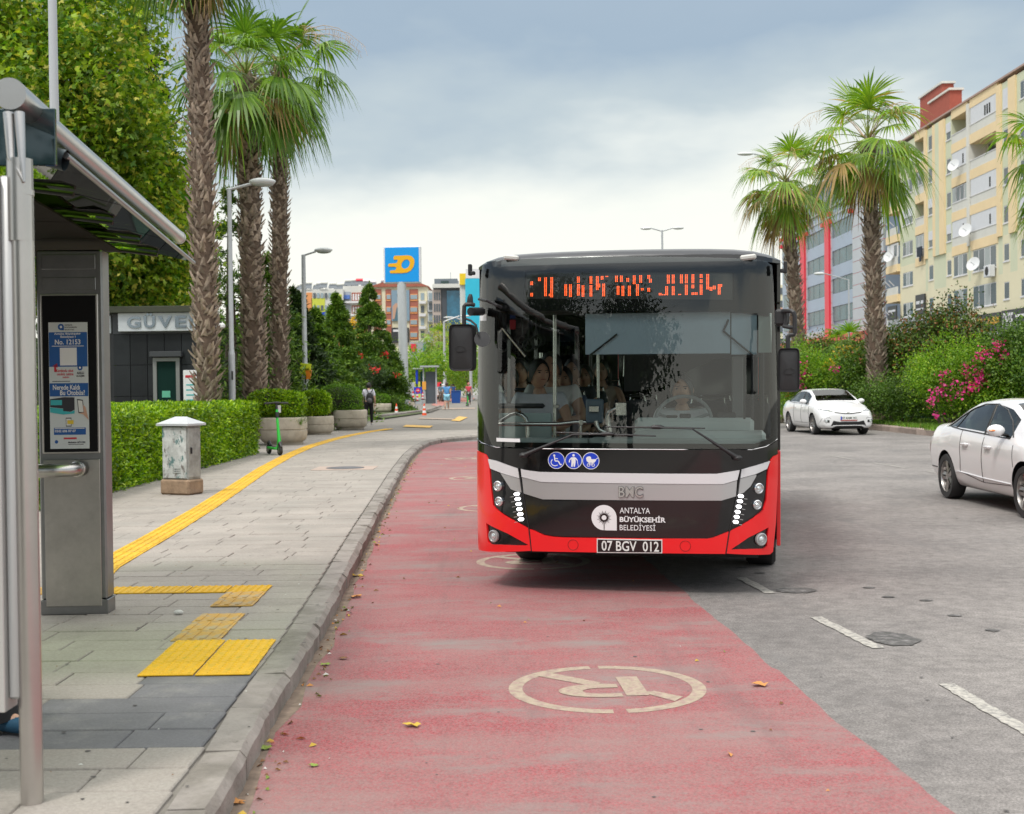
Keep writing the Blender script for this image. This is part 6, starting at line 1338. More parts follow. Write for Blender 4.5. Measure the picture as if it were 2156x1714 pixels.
# dark liner under the rear of the canopy, running on from the totem
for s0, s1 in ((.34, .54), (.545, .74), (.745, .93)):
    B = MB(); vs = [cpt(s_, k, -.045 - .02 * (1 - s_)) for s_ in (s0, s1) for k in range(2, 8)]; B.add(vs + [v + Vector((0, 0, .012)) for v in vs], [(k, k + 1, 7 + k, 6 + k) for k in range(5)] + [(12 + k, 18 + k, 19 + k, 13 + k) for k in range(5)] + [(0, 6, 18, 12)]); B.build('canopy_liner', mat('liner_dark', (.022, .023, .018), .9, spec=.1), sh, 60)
# the poster: coordinates in crop B (0,950,1200,1900) of the photo
def PO(cx, cy): return T(cx * .33363, 569.2 + cy * .33363)
px0, pz1 = PO(285, 328); px1, pz0 = PO(538, 1126); pw = (px1 - px0); pc = 0.
def pr(cx, cy): return ((cx - 285) / 253 * .262 - .131 - .006, pz0 + (1126 - cy) / 798 * (pz1 - pz0))
M_pp = mat('poster_paper', (.62, .66, .66), .4); M_pb = mat('poster_blue', (.015, .10, .34), .4); M_pr = mat('poster_red', (.55, .03, .05), .4); M_pk = mat('poster_ink', (.03, .03, .04), .4); M_pt = mat('poster_teal', (.05, .45, .48), .4); M_pg = mat('poster_skin', (.60, .36, .26), .5)
def prect(B, a, b, c, d, o): (u0, v1), (u1, v0) = pr(a, b), pr(c, d); B.add([(u0, o, v0), (u1, o, v0), (u1, o, v1), (u0, o, v1)], [(0, 1, 2, 3)])
def ppoly(B, pts, o): q = [pr(*p) for p in pts]; V, Fs = patch(q, lambda u, v, oo: Vector((u, o, v)), out=(0, -1, 0)); B.add(V, Fs)
def ptext(B, s, a, b, c, d, o, bold=.02): (u0, v1), (u1, v0) = pr(a, b), pr(c, d); vs, fs = text_fit(s, u0, v0, u1, v1, bold); B.add([(v[0], o, v[1]) for v in vs], fs)
Z0 = -.0665
def PB(name, m): B = MB(); return B, lambda par: B.build(name, m, par, 0)
B = MB(); prect(B, 285, 328, 538, 1126, Z0); poster = B.build('poster', M_pp, sc_, 0)
B = MB(); prect(B, 287, 390, 534, 608, Z0 - .001); prect(B, 287, 712, 536, 795, Z0 - .001); prect(B, 310, 993, 516, 1038, Z0 - .001); ppoly(B, circ(366, 357, 20, 18), Z0 - .001); prect(B, 366, 357, 386, 378, Z0 - .0012); ppoly(B, circ(485, 615, 17, 16), Z0 - .001); ppoly(B, circ(325, 1082, 11, 14), Z0 - .001); B.build('poster_blue_print', M_pb, sc_, 0, kind='stuff')
B = MB(); ppoly(B, circ(367, 357, 8, 12), Z0 - .002); ppoly(B, circ(485, 615, 7, 12), Z0 - .002); prect(B, 357, 488, 466, 600, Z0 - .002)
for s, *r in (('Antalya Büyükşehir', 322, 393, 494, 410), ('Belediyesi-1', 362, 412, 460, 430), ('No. 12153', 326, 436, 491, 468), ('Nerede Kaldı', 308, 722, 482, 754), ('Bu Otobüs?', 354, 756, 514, 788), ('0242 606 07 07', 316, 1006, 452, 1022)): ptext(B, s, *r, Z0 - .002)
prect(B, 306, 476, 512, 480, Z0 - .002); prect(B, 316, 996, 508, 1000, Z0 - .002); B.build('poster_white_lettering', mat('poster_white', (.8, .8, .8), .4), sc_, 0, kind='stuff')
B = MB()
for s, *r in (('Karekodu okut', 332, 622, 442, 642), ('otobüs cebine', 336, 645, 442, 663), ('gelsin', 370, 667, 414, 684)): ptext(B, s, *r, Z0 - .001)
ppoly(B, [(318, 640), (334, 642), (330, 612), (342, 612), (338, 585), (308, 604), (318, 608)], Z0 - .001); prect(B, 372, 1055, 456, 1066, Z0 - .001); B.build('poster_red_lettering', M_pr, sc_, 0)
B = MB()
for s, *r in (('ANTALYA', 390, 341, 440, 350), ('BÜYÜKŞEHİR', 390, 354, 470, 365), ('BELEDİYESİ', 390, 370, 452, 378), ('AKILLI', 463, 640, 510, 656), ('ULAŞIM', 460, 660, 512, 676), ('Muhittin BÖCEK', 401, 1078, 514, 1092)): ptext(B, s, *r, Z0 - .001, .03)
prect(B, 305, 698, 420, 702, Z0 - .001); prect(B, 402, 1098, 500, 1101, Z0 - .001); ppoly(B, [(288, 812), (378, 800), (446, 802), (446, 880), (420, 893), (372, 888), (372, 872), (288, 862)], Z0 - .0015)
prect(B, 388, 930, 424, 986, Z0 - .001); ppoly(B, [(462, 812), (500, 818), (508, 902), (470, 900)], Z0 - .001); B.build('poster_dark_print', M_pk, sc_, 0, kind='stuff')
B = MB(); ppoly(B, [(288, 864), (372, 874), (372, 888), (420, 894), (446, 884), (446, 904), (372, 910), (288, 896)], Z0 - .002); prect(B, 292, 818, 365, 850, Z0 - .002); B.build('poster_bus_print', M_pt, sc_, 0)
B = MB(); prect(B, 391, 936, 421, 980, Z0 - .002); ppoly(B, [(467, 820), (496, 824), (503, 896), (474, 894)], Z0 - .002); B.build('poster_phone_print', mat('poster_pale', (.75, .75, .72), .4), sc_, 0)
B = MB(); ppoly(B, [(500, 850), (516, 862), (530, 920), (536, 945), (500, 910), (470, 902), (505, 898)], Z0 - .0025); B.build('poster_hand_print', M_pg, sc_, 0)
B = MB(); prect(B, 398, 946, 438, 970, Z0 - .0025); B.build('poster_yellow_print', mat('poster_yellow', (.75, .55, .05), .4), sc_, 0)
# lean rail
ra = at(150, 990, tb.y - .12); rb = at(-60, 990, tb.y - 3.2); B = MB(); e_ = L3(ra)
B.tube([e_ + Vector((0, .16, 0)), e_ + Vector((-.0, .06, 0)), e_ + Vector((-.03, -.01, 0)), e_ + Vector((-.10, -.04, 0)), e_ + Vector((-.25, -.05, 0)), e_ + Vector((-.62, -.05, 0))], .045, 20); B.build('lean_rail', M_inox, sh, 60)
B = MB(); B.lathe([(.055, 0), (.055, .02), (.045, .025)], 20, e_ + Vector((0, .13, 0)), M=Matrix.Rotation(pi / 2, 3, 'X')); B.build('rail_flange', M_inox, sh, 60)
# near advertisement box, seen edge on at the picture's edge
za = at(30, 1492, pp.y).z - WALK; zb2 = at(10, 372, pp.y).z - WALK
fx = at(22, 1000, pp.y).x - pp.x
B = MB(); B.cbox((fx + .012, .02, (za + zb2) / 2 + .02), (.05, .10, zb2 - za - .04), .01); B.build('display_frame', mat('frame_grey', (.50, .51, .51), .4, .3), sh, 60)
B = MB(); B.cbox((fx - .022, .0, (za + zb2) / 2), (.022, .12, zb2 - za), .003); B.build('display_edge', mat('frame_light', (.60, .60, .58), .35, .4), sh)
B = MB(); B.cbox((fx - .034 - .5, -.01, (za + zb2) / 2), (1.0, .08, zb2 - za), .003); B.build('display_glass', M_blk, sh)
ga = at(0, 236, pp.y + .25); B = MB(); B.cbox((fx - .2, .25, at(0, 290, pp.y + .25).z - WALK), (.60, .02, .22), .003); B.build('roof_glass', mat('blue_glass', (.02, .05, .06), .05, .3, coat=1.), sh)
# person sitting in the shelter: dark trousers and a blue mule
st = gnd(16, 1590, WALK)
sp_, Jp = person('person sitting in the shelter, only dark trousers and a blue open-toed shoe showing', 1.68, pose=dict(SIT, kL=(-.09, .24, .30), kR=(.09, -.24, .29), aR=(.12, -.30, .05), tR=(.10, -.38, .02)), shirt=(.03, .03, .035), pants=(.012, .012, .014), shoes=(.02, .10, .19), skin=0)
B = MB(); B.tube([Jp['kR'] + Vector((0, 0, .02)), Jp['kR'].lerp(Jp['aR'], .6), Jp['aR'] + Vector((0, .01, -.03))], [.085, .08, .10], 12); B.build('trouser_leg', mat('trouser_black', (.012, .012, .014), .85), sp_, 60)
sp_.location = (st.x - .71, st.y + .28, WALK); sp_.rotation_euler = (0, 0, radians(78))
bp_ = thing('shelter_bench', 'bench inside the shelter behind the black display', 'bench', (st.x - .95, st.y + .25, WALK)); B = MB(); B.cbox((0, 0, .40), (.42, 1.6, .05), .01); B.build('seat', M_inox2, bp_); B = MB(); B.cbox((0, .6, .19), (.3, .06, .38), .005); B.build('leg', M_inox2, bp_); B = MB(); B.cbox((0, -.6, .19), (.3, .06, .38), .005); B.build('leg', M_inox2, bp_)
# ---- street lamps
M_pole = mat('pole_grey', (.50, .52, .54), .4, .3, var=.06, vs=4)
def lamp_post(label, x, Y, z0, r0, r1, ztip, arm, group='grey pavement street lamps', lean=0.):
    p = (x, Y, z0); t = thing('street_lamp', label, 'street lamp', p, 0, group); h = ztip - z0
    B = MB(); B.tube([(0, 0, -.05), (0, 0, h * .38)], [r0, r0 * .97], 16); B.build('base_post', M_pole, t, 60); B = MB(); B.tube([(0, 0, h * .38), (0, 0, h * .40), (0, 0, h)], [r0 * .95, r0 * .72, r1], 16); B.build('post', M_pole, t, 60)
    B = MB(); B.cbox((r0 * .3, -r0 * .95, h * .30), (.05, .012, .22), .004); B.build('inspection_door', mat('door_dark', (.05, .05, .05), .6), t)
    if arm:
        B = MB(); B.tube([(-.06, 0, h - .02), (.06, 0, h), (arm, 0, h + .12)], .036, 10); B.build('arm', M_pole, t, 60)
        B = MB(); B.sph((arm + .28, 0, h + .17), (.34, .17, .10), 18, 10); B.build('lamp_head', mat('lamp_head_white', (.62, .64, .64), .3, coat=.5), t, 180)
        B = MB(); B.sph((arm + .30, 0, h + .115), (.27, .14, .075), 18, 8); B.build('lamp_glass', mat('lamp_bowl', (.38, .42, .40), .15, coat=1.), t, 180)
    return t
p = at(486, 848, 31.5); lamp_post('grey street lamp with a domed head standing in the hedge beside the nearest palm', at(476, 600, 31).x, 31.5, 0, .085, .055, at(470, 398, 31.5).z, .55)
p = at(645, 828, 46); l3 = lamp_post('grey street lamp with a yellow notice, behind the planters', at(641, 700, 46).x, 46, 0, .13, .075, at(636, 537, 46).z, .45)
nt_ = thing('notice_sign', 'small yellow notice tied to the street lamp behind the planters', 'notice', tuple(at(643, 777, 45.85))); B = MB(); B.cbox((0, 0, 0), (.40, .02, .40), .004, R=Matrix.Rotation(.12, 3, 'Y')); B.build('board', mat('notice_yellow', (.62, .72, .03), .5), nt_)
B = MB(); vs, fs = text_fit('TAKSİ', -.15, -.06, .15, .06, .02); B.add([(v[0], -.013, v[1]) for v in vs], fs); B.build('lettering', M_blk, nt_, 0)
bn = thing('litter_bin', 'small orange box hung on the lamp post under the yellow notice', 'box', tuple(at(650, 789, 45.8))); B = MB(); B.prism([(-.08, -.16), (.06, -.16), (.10, .14), (-.10, .14)], -.08, .08, M=Matrix.Rotation(pi / 2, 4, 'X')); B.build('box', mat('orange_plastic', (.75, .22, .01), .5), bn); B = MB(); B.cbox((0, 0, .155), (.22, .18, .02), .005); B.build('lid', mat('orange_plastic'), bn)
p = at(121, 200, 14.5)
t = thing('lamp_mast', 'tall pale grey mast rising behind the shelter beam and leaving the top', 'pole', (p.x, 14.5, WALK)); B = MB(); B.tube([(-.0, 0, 0), (-.04, 0, 5), (-.04, 0, 7.6)], [.058, .050, .045], 18); B.build('mast', mat('mast_grey', (.52, .54, .56), .35, .2), t, 60); B = MB(); B.cbox((0, 0, .01), (.25, .25, .02), .003); B.build('foot_plate', M_pole, t)
# far double lamps and others
def lamp_far(label, x0, y0, Y, zb, arms, r=.07, cat='street lamp', group='tall road lamps'):
    p = at(x0, y0, Y); t = thing('road_lamp', label, cat, (p.x, Y, 0), 0, group); h = p.z; B = MB(); B.tube([(0, 0, 0), (0, 0, h)], [r * 1.4, r * .8], 8); B.build('pole', M_pole, t, 60)
    for ax, az, hd in arms:
        B = MB(); B.tube([(0, 0, h - .05), (ax, 0, h + az)], r * .6, 6); B.build('arm', M_pole, t, 60); B = MB(); B.sph((ax + math.copysign(hd, ax), 0, h + az), (hd, .14, .09), 12, 6); B.build('lamp_head', mat('lamp_head_white'), t, 180)
    return t
lamp_far('double-headed road lamp rising behind the bus roof', 1394, 485, 75, 0, [(-.6, .12, .35), (.6, .12, .35)])
lamp_far('white road lamp arching in front of the red-striped office block', 1787, 588, 75, 0, [(-1.4, .35, .35)], .05)
lamp_far('road lamp hidden by the shorter right palm, its head pointing left', 1626, 330, 62, 0, [(-.9, .15, .42)])
lamp_far('far road lamp left of the bus with its head pointing right', 935, 676, 130, 0, [(1.6, .5, .6)], .13)
lamp_far('far road lamp half hidden by the bus mirror, head pointing left', 990, 680, 131, 0, [(-1.6, .6, .6)], .13)
# ---- security booth
bt = thing('security_booth', 'dark granite security booth with a white GÜVENLİK sign', 'security booth', (0, 0, 0)); BY = 30.3
def Q(x, y, d=0.): p = at(x, y, BY + d); return p
c0 = Q(228, 700); M_gran = mat('granite_dark', (.020, .023, .025), .35, var=.25, vs=1.2, spec=.25, obj=.15); M_tr = mat('booth_trim', (.26, .27, .26), .4, .4)
xl = Q(238, 700).x; xr = Q(418, 700).x; zt = Q(300, 660).z; zr = Q(300, 651).z
# walls as granite slabs
nx = 5; nz = 4; zw = Q(300, 703).z
for i in range(nx):
    for j in range(nz):
        a = xl + (xr - xl) * i / nx; b_ = xl + (xr - xl) * (i + 1) / nx; e1 = zw * j / nz; e2 = zw * (j + 1) / nz
        B = MB(); B.cbox(((a + b_) / 2, BY, (e1 + e2) / 2), (b_ - a - .012, .05, e2 - e1 - .012), .004); B.build('cladding_panel', M_gran, bt)
B = MB(); B.cbox(((xl + xr) / 2, BY + .7, zt / 2), (xr - xl - .1, 1.3, zt - .02), .01); B.cbox(((xl + xr) / 2, BY + .01, (zw + zt) / 2), (xr - xl, .06, zt - zw), .004); B.build('wall', mat('booth_wall', (.05, .055, .06), .4), bt)
B = MB(); B.cbox(((xl + xr) / 2 - .1, BY + .6, (zt + zr) / 2 + .03), (xr - xl + .3, 1.8, zr - zt + .05), .01); B.build('roof', mat('booth_roof', (.05, .055, .035), .6), bt)
# slanted left wing
B = MB(); a = Vector((xl, BY, 0)); b_ = Vector((xl - 2.2, BY + 1.3, 0)); d = (b_ - a).normalized(); n = Vector((d.y, -d.x, 0)) * -1
def wing(u0, u1, z0, z1, o, m, name):
    B = MB(); nrm = Vector((-d.y, d.x, 0)); nrm = nrm if nrm.y < 0 else -nrm; p0 = a + d * u0 + nrm * o; p1 = a + d * u1 + nrm * o; th_ = -nrm * .04
    B.add([p0 + Vector((0, 0, z0)), p1 + Vector((0, 0, z0)), p1 + Vector((0, 0, z1)), p0 + Vector((0, 0, z1)), p0 + th_ + Vector((0, 0, z0)), p1 + th_ + Vector((0, 0, z0)), p1 + th_ + Vector((0, 0, z1)), p0 + th_ + Vector((0, 0, z1))], [(0, 1, 2, 3), (7, 6, 5, 4), (0, 4, 5, 1), (1, 5, 6, 2), (2, 6, 7, 3), (3, 7, 4, 0)]); return B.build(name, m, bt, 0)
wing(0, 2.6, 0, zt - .02, 0, M_gran, 'wall'); wing(.05, 2.4, Q(220, 702).z, Q(220, 665).z, .03, mat('sign_grey', (.52, .55, .57), .4, .2), 'side_sign'); wing(.25, 2.4, Q(220, 724).z, Q(220, 704).z, .05, mat('booth_yellow', (.80, .42, .02), .5), 'yellow_panel')
wing(.12, 2.3, Q(220, 838).z, Q(220, 782).z, .02, mat('booth_window_dark', (.02, .05, .04), .1), 'window')
for k in range(4): wing(.25, .75, Q(220, 778 - k * 8).z, Q(220, 774 - k * 8).z, .10, M_dw, 'louvre_slat')
nrm = Vector((-d.y, d.x, 0)); nrm = nrm if nrm.y < 0 else -nrm
z0_, z1_ = Q(220, 698).z, Q(220, 672).z; vs, fs = text_fit('GÜVENLİK', 0, z0_, 2.1, z1_, .02); B = MB(); B.add([a + d * (2.25 - v[0]) + nrm * .034 + Vector((0, 0, v[1])) for v in vs], fs); B.build('sign_lettering', mat('letter_grey', (.12, .16, .19), .4, .5), bt, 0)
# front sign with chrome letters
z0_, z1_ = Q(330, 698).z, Q(330, 659).z; xs0, xs1 = Q(253, 680).x, Q(416, 680).x
B = MB(); B.cbox(((xs0 + xs1) / 2, BY - .10, (z0_ + z1_) / 2), (xs1 - xs0, .14, z1_ - z0_), .01); sg = B.build('sign_box', mat('sign_light', (.62, .66, .69), .35, .2), bt)
x_ = Q(272, 680).x; word_w = (Q(413, 680).x - x_) / 7 * 8.1
for k, chx in enumerate('GÜVENLİ'):
    if x_ > xs1 - .05: break
    zz = z0_ + (z1_ - z0_) * .17; zz1 = z0_ + (z1_ - z0_) * (.80 if chx not in 'Üİ' else .96); w_ = {'İ': .09, 'V': .33, 'G': .33}.get(chx, .27)
    vs, fs = text_fit(chx, 0, zz, w_, zz1, .03, .012); B = MB(); B.add([(x_ + v[0], BY - .185 - v[2], v[1]) for v in vs], fs); B.build('sign_letter', mat('letter_steel', (.30, .36, .42), .18, .9), sg, 0); x_ += w_ + .075
# door-window with light frame, roller box above, small paper inside
wx0, wx1, wz0, wz1 = Q(324, 800).x, Q(380, 800).x, .6, Q(350, 753).z
for a_, b2, c_, d_ in ((wx0, wx1, wz1 - .09, wz1), (wx0, wx0 + .09, wz0, wz1 - .09), (wx1 - .09, wx1, wz0, wz1 - .09), (wx0 + .09, wx1 - .09, wz0, wz0 + .09)):
    B = MB(); B.cbox(((a_ + b2) / 2, BY - .05, (c_ + d_) / 2), (b2 - a_, .06, d_ - c_), .004); B.build('window_frame', M_tr, bt)
B = MB(); B.cbox(((wx0 + wx1) / 2, BY - .035, (wz0 + wz1) / 2), (wx1 - wx0 - .15, .02, wz1 - wz0 - .15), .003); B.build('window_glass', mat('booth_glass', (.012, .035, .03), .06, coat=.6), bt)
B = MB(); B.cbox(((wx0 + wx1) / 2 + .02, BY - .12, Q(350, 746).z), (wx1 - wx0 + .12, .2, .13), .01); B.build('roller_box', mat('booth_wall'), bt)
B = MB(); q = Q(350, 830, -.05); B.cbox((q.x, BY - .052, q.z), (.20, .006, .16), .002); B.build('paper_note', mat('note_green', (.12, .45, .30), .6), bt)
q = Q(408, 806, -.1); t = thing('notice_board', 'white notice board leaning between the booth and the nearest palm', 'notice board', (q.x, BY - .4, 0)); B = MB(); B.cbox((0, 0, q.z - .35), (.34, .04, 1.3), .006); B.build('board', M_dw, t); B = MB(); B.box((0, -.022, q.z + .15), (.24, .004, .06)); B.build('heading', M_pr, t, 0)
for k in range(4): B = MB(); B.box((0, -.022, q.z - .05 - k * .12), (.2, .004, .03)); B.build('print_line', M_pt, t, 0)
q = Q(462, 686, -.2); t = thing('security_camera', 'white security camera on the booth corner beside the nearest palm', 'camera', (q.x, BY - .2, q.z)); B = MB(); B.cbox((0, 0, 0), (.26, .12, .12), .03); B.build('housing', M_dw, t); B = MB(); B.tube([(-.05, .02, 0), (-.1, .1, .1), (-.1, .2, .1)], .02, 6); B.build('bracket', M_dw, t)
# ---- planters
M_conc = mat('planter_concrete', (.46, .41, .33), .8, var=.14, vs=3, bump=.3, bs=50, col2=(.36, .31, .25), c2s=2.2, c2t=.6)
def planter(label, x0, x1, ytop, ybot, sq, dpt, bush, blist, m, size, leaves):
    p = gnd((x0 + x1) / 2, ybot, WALK); a = at(x0, ybot, p.y); b_ = at(x1, ybot, p.y); w_ = b_.x - a.x; h = at(x0, ytop, p.y).z - WALK; c = (p.x, p.y + dpt / 2, WALK)
    t = thing('planter', label, 'planter', c, 0, 'round-edged concrete planters'); R = w_ / 2; B = MB()
    pr_ = [(.80, 0), (.82, .10 * h), (.90, .13 * h), (.97, .22 * h), (1.0, .36 * h), (1.0, .52 * h), (.97, .535 * h), (.97, .56 * h), (1.0, .575 * h), (1.0, .93 * h), (.97, .985 * h), (.93, h), (.84, h), (.82, .96 * h), (.81, .90 * h)]
    B.lathe([(r * R, z) for r, z in pr_], 40, sq=sq, caps=False)
    B.v = [Vector((v.x, v.y * dpt / w_, v.z)) for v in B.v]; B.build('bowl', M_conc, t, 50)
    B = MB(); B.lathe([(.82 * R, .93 * h), (0, .93 * h)], 30, sq=sq); B.v = [Vector((v.x, v.y * dpt / w_, v.z)) for v in B.v]; B.build('soil', mat('soil', (.06, .045, .03), .95, var=.3, vs=12), t, 0)
    bs = thing('clipped_bush', bush, 'bush', (c[0], c[1], WALK + h * .93)); P, O = [], []
    for (x, y, rx, ry, rz, n) in blist:
        q = at(x, y, c[1]); cc = (q.x - c[0], 0, q.z - WALK - h * .93); d_ = unit(rng.normal(size=(n, 3))); e_ = np.sign(d_) * np.abs(d_) ** .75; e_ = e_ * rng.uniform(.88, 1.02, (n, 1)); P.append(np.array(cc) + e_ * np.array([rx, ry, rz])); O.append(d_)
    P = np.concatenate(P); O = np.concatenate(O); k = P[:, 2] > -.02; V, F_ = leaf_quads(P[k], size, O[k], asp=.5, up=.35, nbias=.9); obj('foliage', npmesh('foliage', V, F_, m), bs)
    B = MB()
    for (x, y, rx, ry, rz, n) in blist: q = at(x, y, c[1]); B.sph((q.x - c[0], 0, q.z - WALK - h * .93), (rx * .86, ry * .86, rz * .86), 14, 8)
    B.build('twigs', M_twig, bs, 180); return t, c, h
L_hedge2 = L_hedge
planter('squarish concrete planter right behind the green scooter', 541, 636, 880, 938, 4, 1.3, 'clipped bush in the planter behind the green scooter', [(572, 850, .62, .6, .36, 7000), (604, 852, .5, .55, .36, 5000)], L_hedge, .075, 0)
planter('small round concrete planter, middle of the three big ones', 636, 698, 877, 916, 2, 1.1, 'clipped bush in the small round planter', [(664, 850, .50, .5, .42, 7000)], L_hedge, .08, 0)
planter('widest concrete planter, under the tall domed bush', 698, 767, 864, 905, 5, 1.4, 'large smooth domed bush in the widest planter', [(716, 845, .82, .7, .62, 12000)], L_box, .055, 0)
planter('far concrete planter beyond the student with the backpack', 784, 822, 850, 869, 6, 1.2, 'low clipped bush in the far planter', [(802, 842, .55, .5, .35, 4000)], L_box, .07, 0)
# dark purple plants spilling over two planters
for x, y, Y, lb in ((672, 872, 44.6, 'dark purple-leaved plants at the rim of the small round planter'), (716, 864, 53.2, 'dark purple-leaved plants at the rim of the widest planter')):
    p = at(x, y, Y); t = thing('purple_plant', lb, 'plant', (p.x, Y, p.z - .05)); obj('foliage', crown_mesh('foliage', [((0, 0, .06), (.45, .1, .07))], 700, .09, leafmat('leaf_purple', (.05, .012, .025), (.14, .04, .06)), cl=.05, per=10), t)
p = gnd(590, 938, WALK); gt = thing('tall_grass', 'tuft of long grass inside the planter behind the scooter', 'grass', (p.x, p.y + .2, WALK + .55)); n = 2600; P = np.stack([rng.uniform(-.5, .55, n), rng.uniform(-.1, .5, n), np.zeros(n)], 1); dd = unit(rng.normal(size=(n, 3)) * .45 + np.array([0, -.2, 1.])); ss = unit(np.cross(dd, rng.normal(size=(n, 3)))); hh = rng.uniform(.15, .35, (n, 1)); obj('blades', npmesh('blades', np.stack([P - ss * .006, P + ss * .006, P + dd * hh], 1).reshape(-1, 3), np.arange(3 * n).reshape(-1, 3), L_grass), gt, kind='stuff')
# round little shrub and grassy bed further on
boxp = gnd(833, 868, WALK)
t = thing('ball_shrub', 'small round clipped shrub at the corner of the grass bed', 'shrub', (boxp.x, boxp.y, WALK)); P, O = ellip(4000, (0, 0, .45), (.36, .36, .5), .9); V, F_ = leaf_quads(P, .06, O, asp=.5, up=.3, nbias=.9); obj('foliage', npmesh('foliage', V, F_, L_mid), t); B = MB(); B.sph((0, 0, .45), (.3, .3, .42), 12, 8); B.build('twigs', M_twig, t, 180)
q = [gnd(770, 884, WALK), gnd(805, 882, WALK), gnd(850, 876, WALK), gnd(905, 868, WALK), gnd(880, 862, WALK), gnd(838, 858, WALK), gnd(770, 862, WALK)]
fillsheet('grass_bed', q, WALK + .02, M_grass_soil, kind='structure')
# ---- utility cabinet
cb = gnd(374, 1043, WALK); uc = thing('utility_cabinet', 'weathered grey metal utility cabinet with peeled stickers in front of the hedge', 'cabinet', (cb.x, cb.y + .25, WALK), radians(-24))
M_cab = mat('cabinet_paint', (.46, .48, .47), .6, var=.2, vs=7, bump=.3, bs=30, col2=(.62, .64, .63), c2s=4.5, c2t=.52); wear(M_cab, (.10, .20, .20), 7, .54, .60, (1, 1, .6)); wear(M_cab, (.16, .14, .13), 11, .57, .62, (1, 1, .5))
M_cab2 = mat('cabinet_side', (.34, .35, .34), .6, var=.2, vs=7, col2=(.25, .25, .24), c2s=5, c2t=.5)
zt = at(372, 897, cb.y).z - WALK; zb_ = .22; wC, dC = .46, .30
B = MB(); B.cbox((0, 0, .11), (wC + .06, dC + .06, .22), .025); B.build('stone_base', mat('stone_base', (.30, .21, .14), .9, var=.3, vs=8, bump=.8, bs=25), uc)
B = MB(); B.cbox((0, 0, (zb_ + zt) / 2), (wC, dC, zt - zb_), .008); B.build('body', M_cab2, uc)
B = MB(); B.cbox((0, -dC / 2 - .008, (zb_ + zt) / 2), (wC - .03, .014, zt - zb_ - .04), .005); dr = B.build('door', M_cab, uc)
for k in range(3): B = MB(); B.cbox((.04, -dC / 2 - .018, zb_ + .10 + .03 * k), (.14, .008, .010), .002); B.build('vent_slot', M_cab2, dr)
B = MB(); B.cbox((wC / 2 + .006, -.02, (zb_ + zt) / 2), (.012, dC - .05, zt - zb_ - .06), .004); B.build('side_door', M_cab2, uc)
B = MB(); B.cbox((wC / 2 + .02, -.09, zb_ + .42), (.02, .03, .09), .004); B.build('lock', M_trim, uc)
B = MB(); w2, d2 = wC / 2 + .055, dC / 2 + .06; B.add([(-w2, -d2, zt), (w2, -d2, zt), (w2, d2, zt), (-w2, d2, zt), (-w2, -d2, zt + .03), (w2, -d2, zt + .03), (w2, d2, zt + .03), (-w2, d2, zt + .03), (-.10, 0, zt + .13), (.10, 0, zt + .13)], [(3, 2, 1, 0), (0, 1, 5, 4), (1, 2, 6, 5), (2, 3, 7, 6), (3, 0, 4, 7), (4, 5, 9, 8), (6, 7, 8, 9), (5, 6, 9), (7, 4, 8)]); B.build('lid', mat('cabinet_lid', (.52, .54, .56), .5, .2, var=.1), uc)
# ---- green scooter
sc = gnd(578, 957, WALK); es = thing('electric_scooter', 'bright green rental scooter parked in front of the first planter', 'scooter', (sc.x, sc.y, WALK), radians(-62)); M_gr = mat('scooter_green', (.03, .50, .05), .35, coat=.5); M_sb = mat('scooter_black', (.02, .02, .022), .5)
# x forward
for xx in (-.42, .42):
    w_ = obj('wheel', None, es, (xx, 0, .11), (pi / 2, 0, 0)); B = MB(); B.lathe([(.06, -.03), (.10, -.035), (.112, -.015), (.112, .015), (.10, .035), (.06, .03)], 24, caps=False); B.build('tyre', M_tyre, w_); B = MB(); B.lathe([(.065, -.028), (.03, -.03), (.03, .03), (.065, .028)], 16); B.build('hub', M_rim, w_)
B = MB(); B.cbox((-.02, 0, .15), (.62, .17, .06), .015); B.build('deck', M_gr, es); B = MB(); B.cbox((-.02, 0, .183), (.54, .14, .006), .002); B.build('grip_mat', M_sb, es)
B = MB(); B.tube([(-.30, 0, .18), (-.40, 0, .25), (-.52, 0, .22)], [.04, .05, .02], 8, flat=1.4); B.build('rear_mudguard', M_sb, es); B = MB(); B.tube([(.35, 0, .24), (.43, 0, .26), (.52, 0, .18)], [.03, .05, .02], 8, flat=1.4); B.build('front_mudguard', M_sb, es)
B = MB(); B.tube([(.25, 0, .16), (.34, 0, .24), (.36, 0, .38)], [.04, .045, .045], 10); B.tube([(.42, 0, .14), (.37, 0, .34), (.30, 0, .62), (.25, 0, .86)], [.032, .042, .034, .030], 12); B.build('stem', M_gr, es, 60)
B = MB(); B.tube([(.255, 0, .86), (.235, 0, .98)], .045, 12); B.build('stem_sleeve', M_sb, es, 60); B = MB(); B.tube([(.235, 0, .98), (.225, 0, 1.04)], .03, 12); B.build('stem_collar', M_gr, es, 60)
B = MB(); B.tube([(.225, 0, 1.04), (.20, 0, 1.19)], .026, 10); B.tube([(.19, -.27, 1.185), (.20, -.1, 1.195), (.20, .1, 1.195), (.19, .27, 1.185)], .018, 10); B.cbox((.20, 0, 1.20), (.09, .13, .05), .015); B.build('handlebar', M_sb, es, 60)
for s in (-1, 1): B = MB(); B.tube([(.19, s * .15, 1.19), (.185, s * .28, 1.185)], .024, 10); B.build('grip', M_sb, es, 60)
B = MB(); B.cbox((.13, .07, 1.05), (.02, .11, .17), .006); B.build('tag_card', M_dw, es)
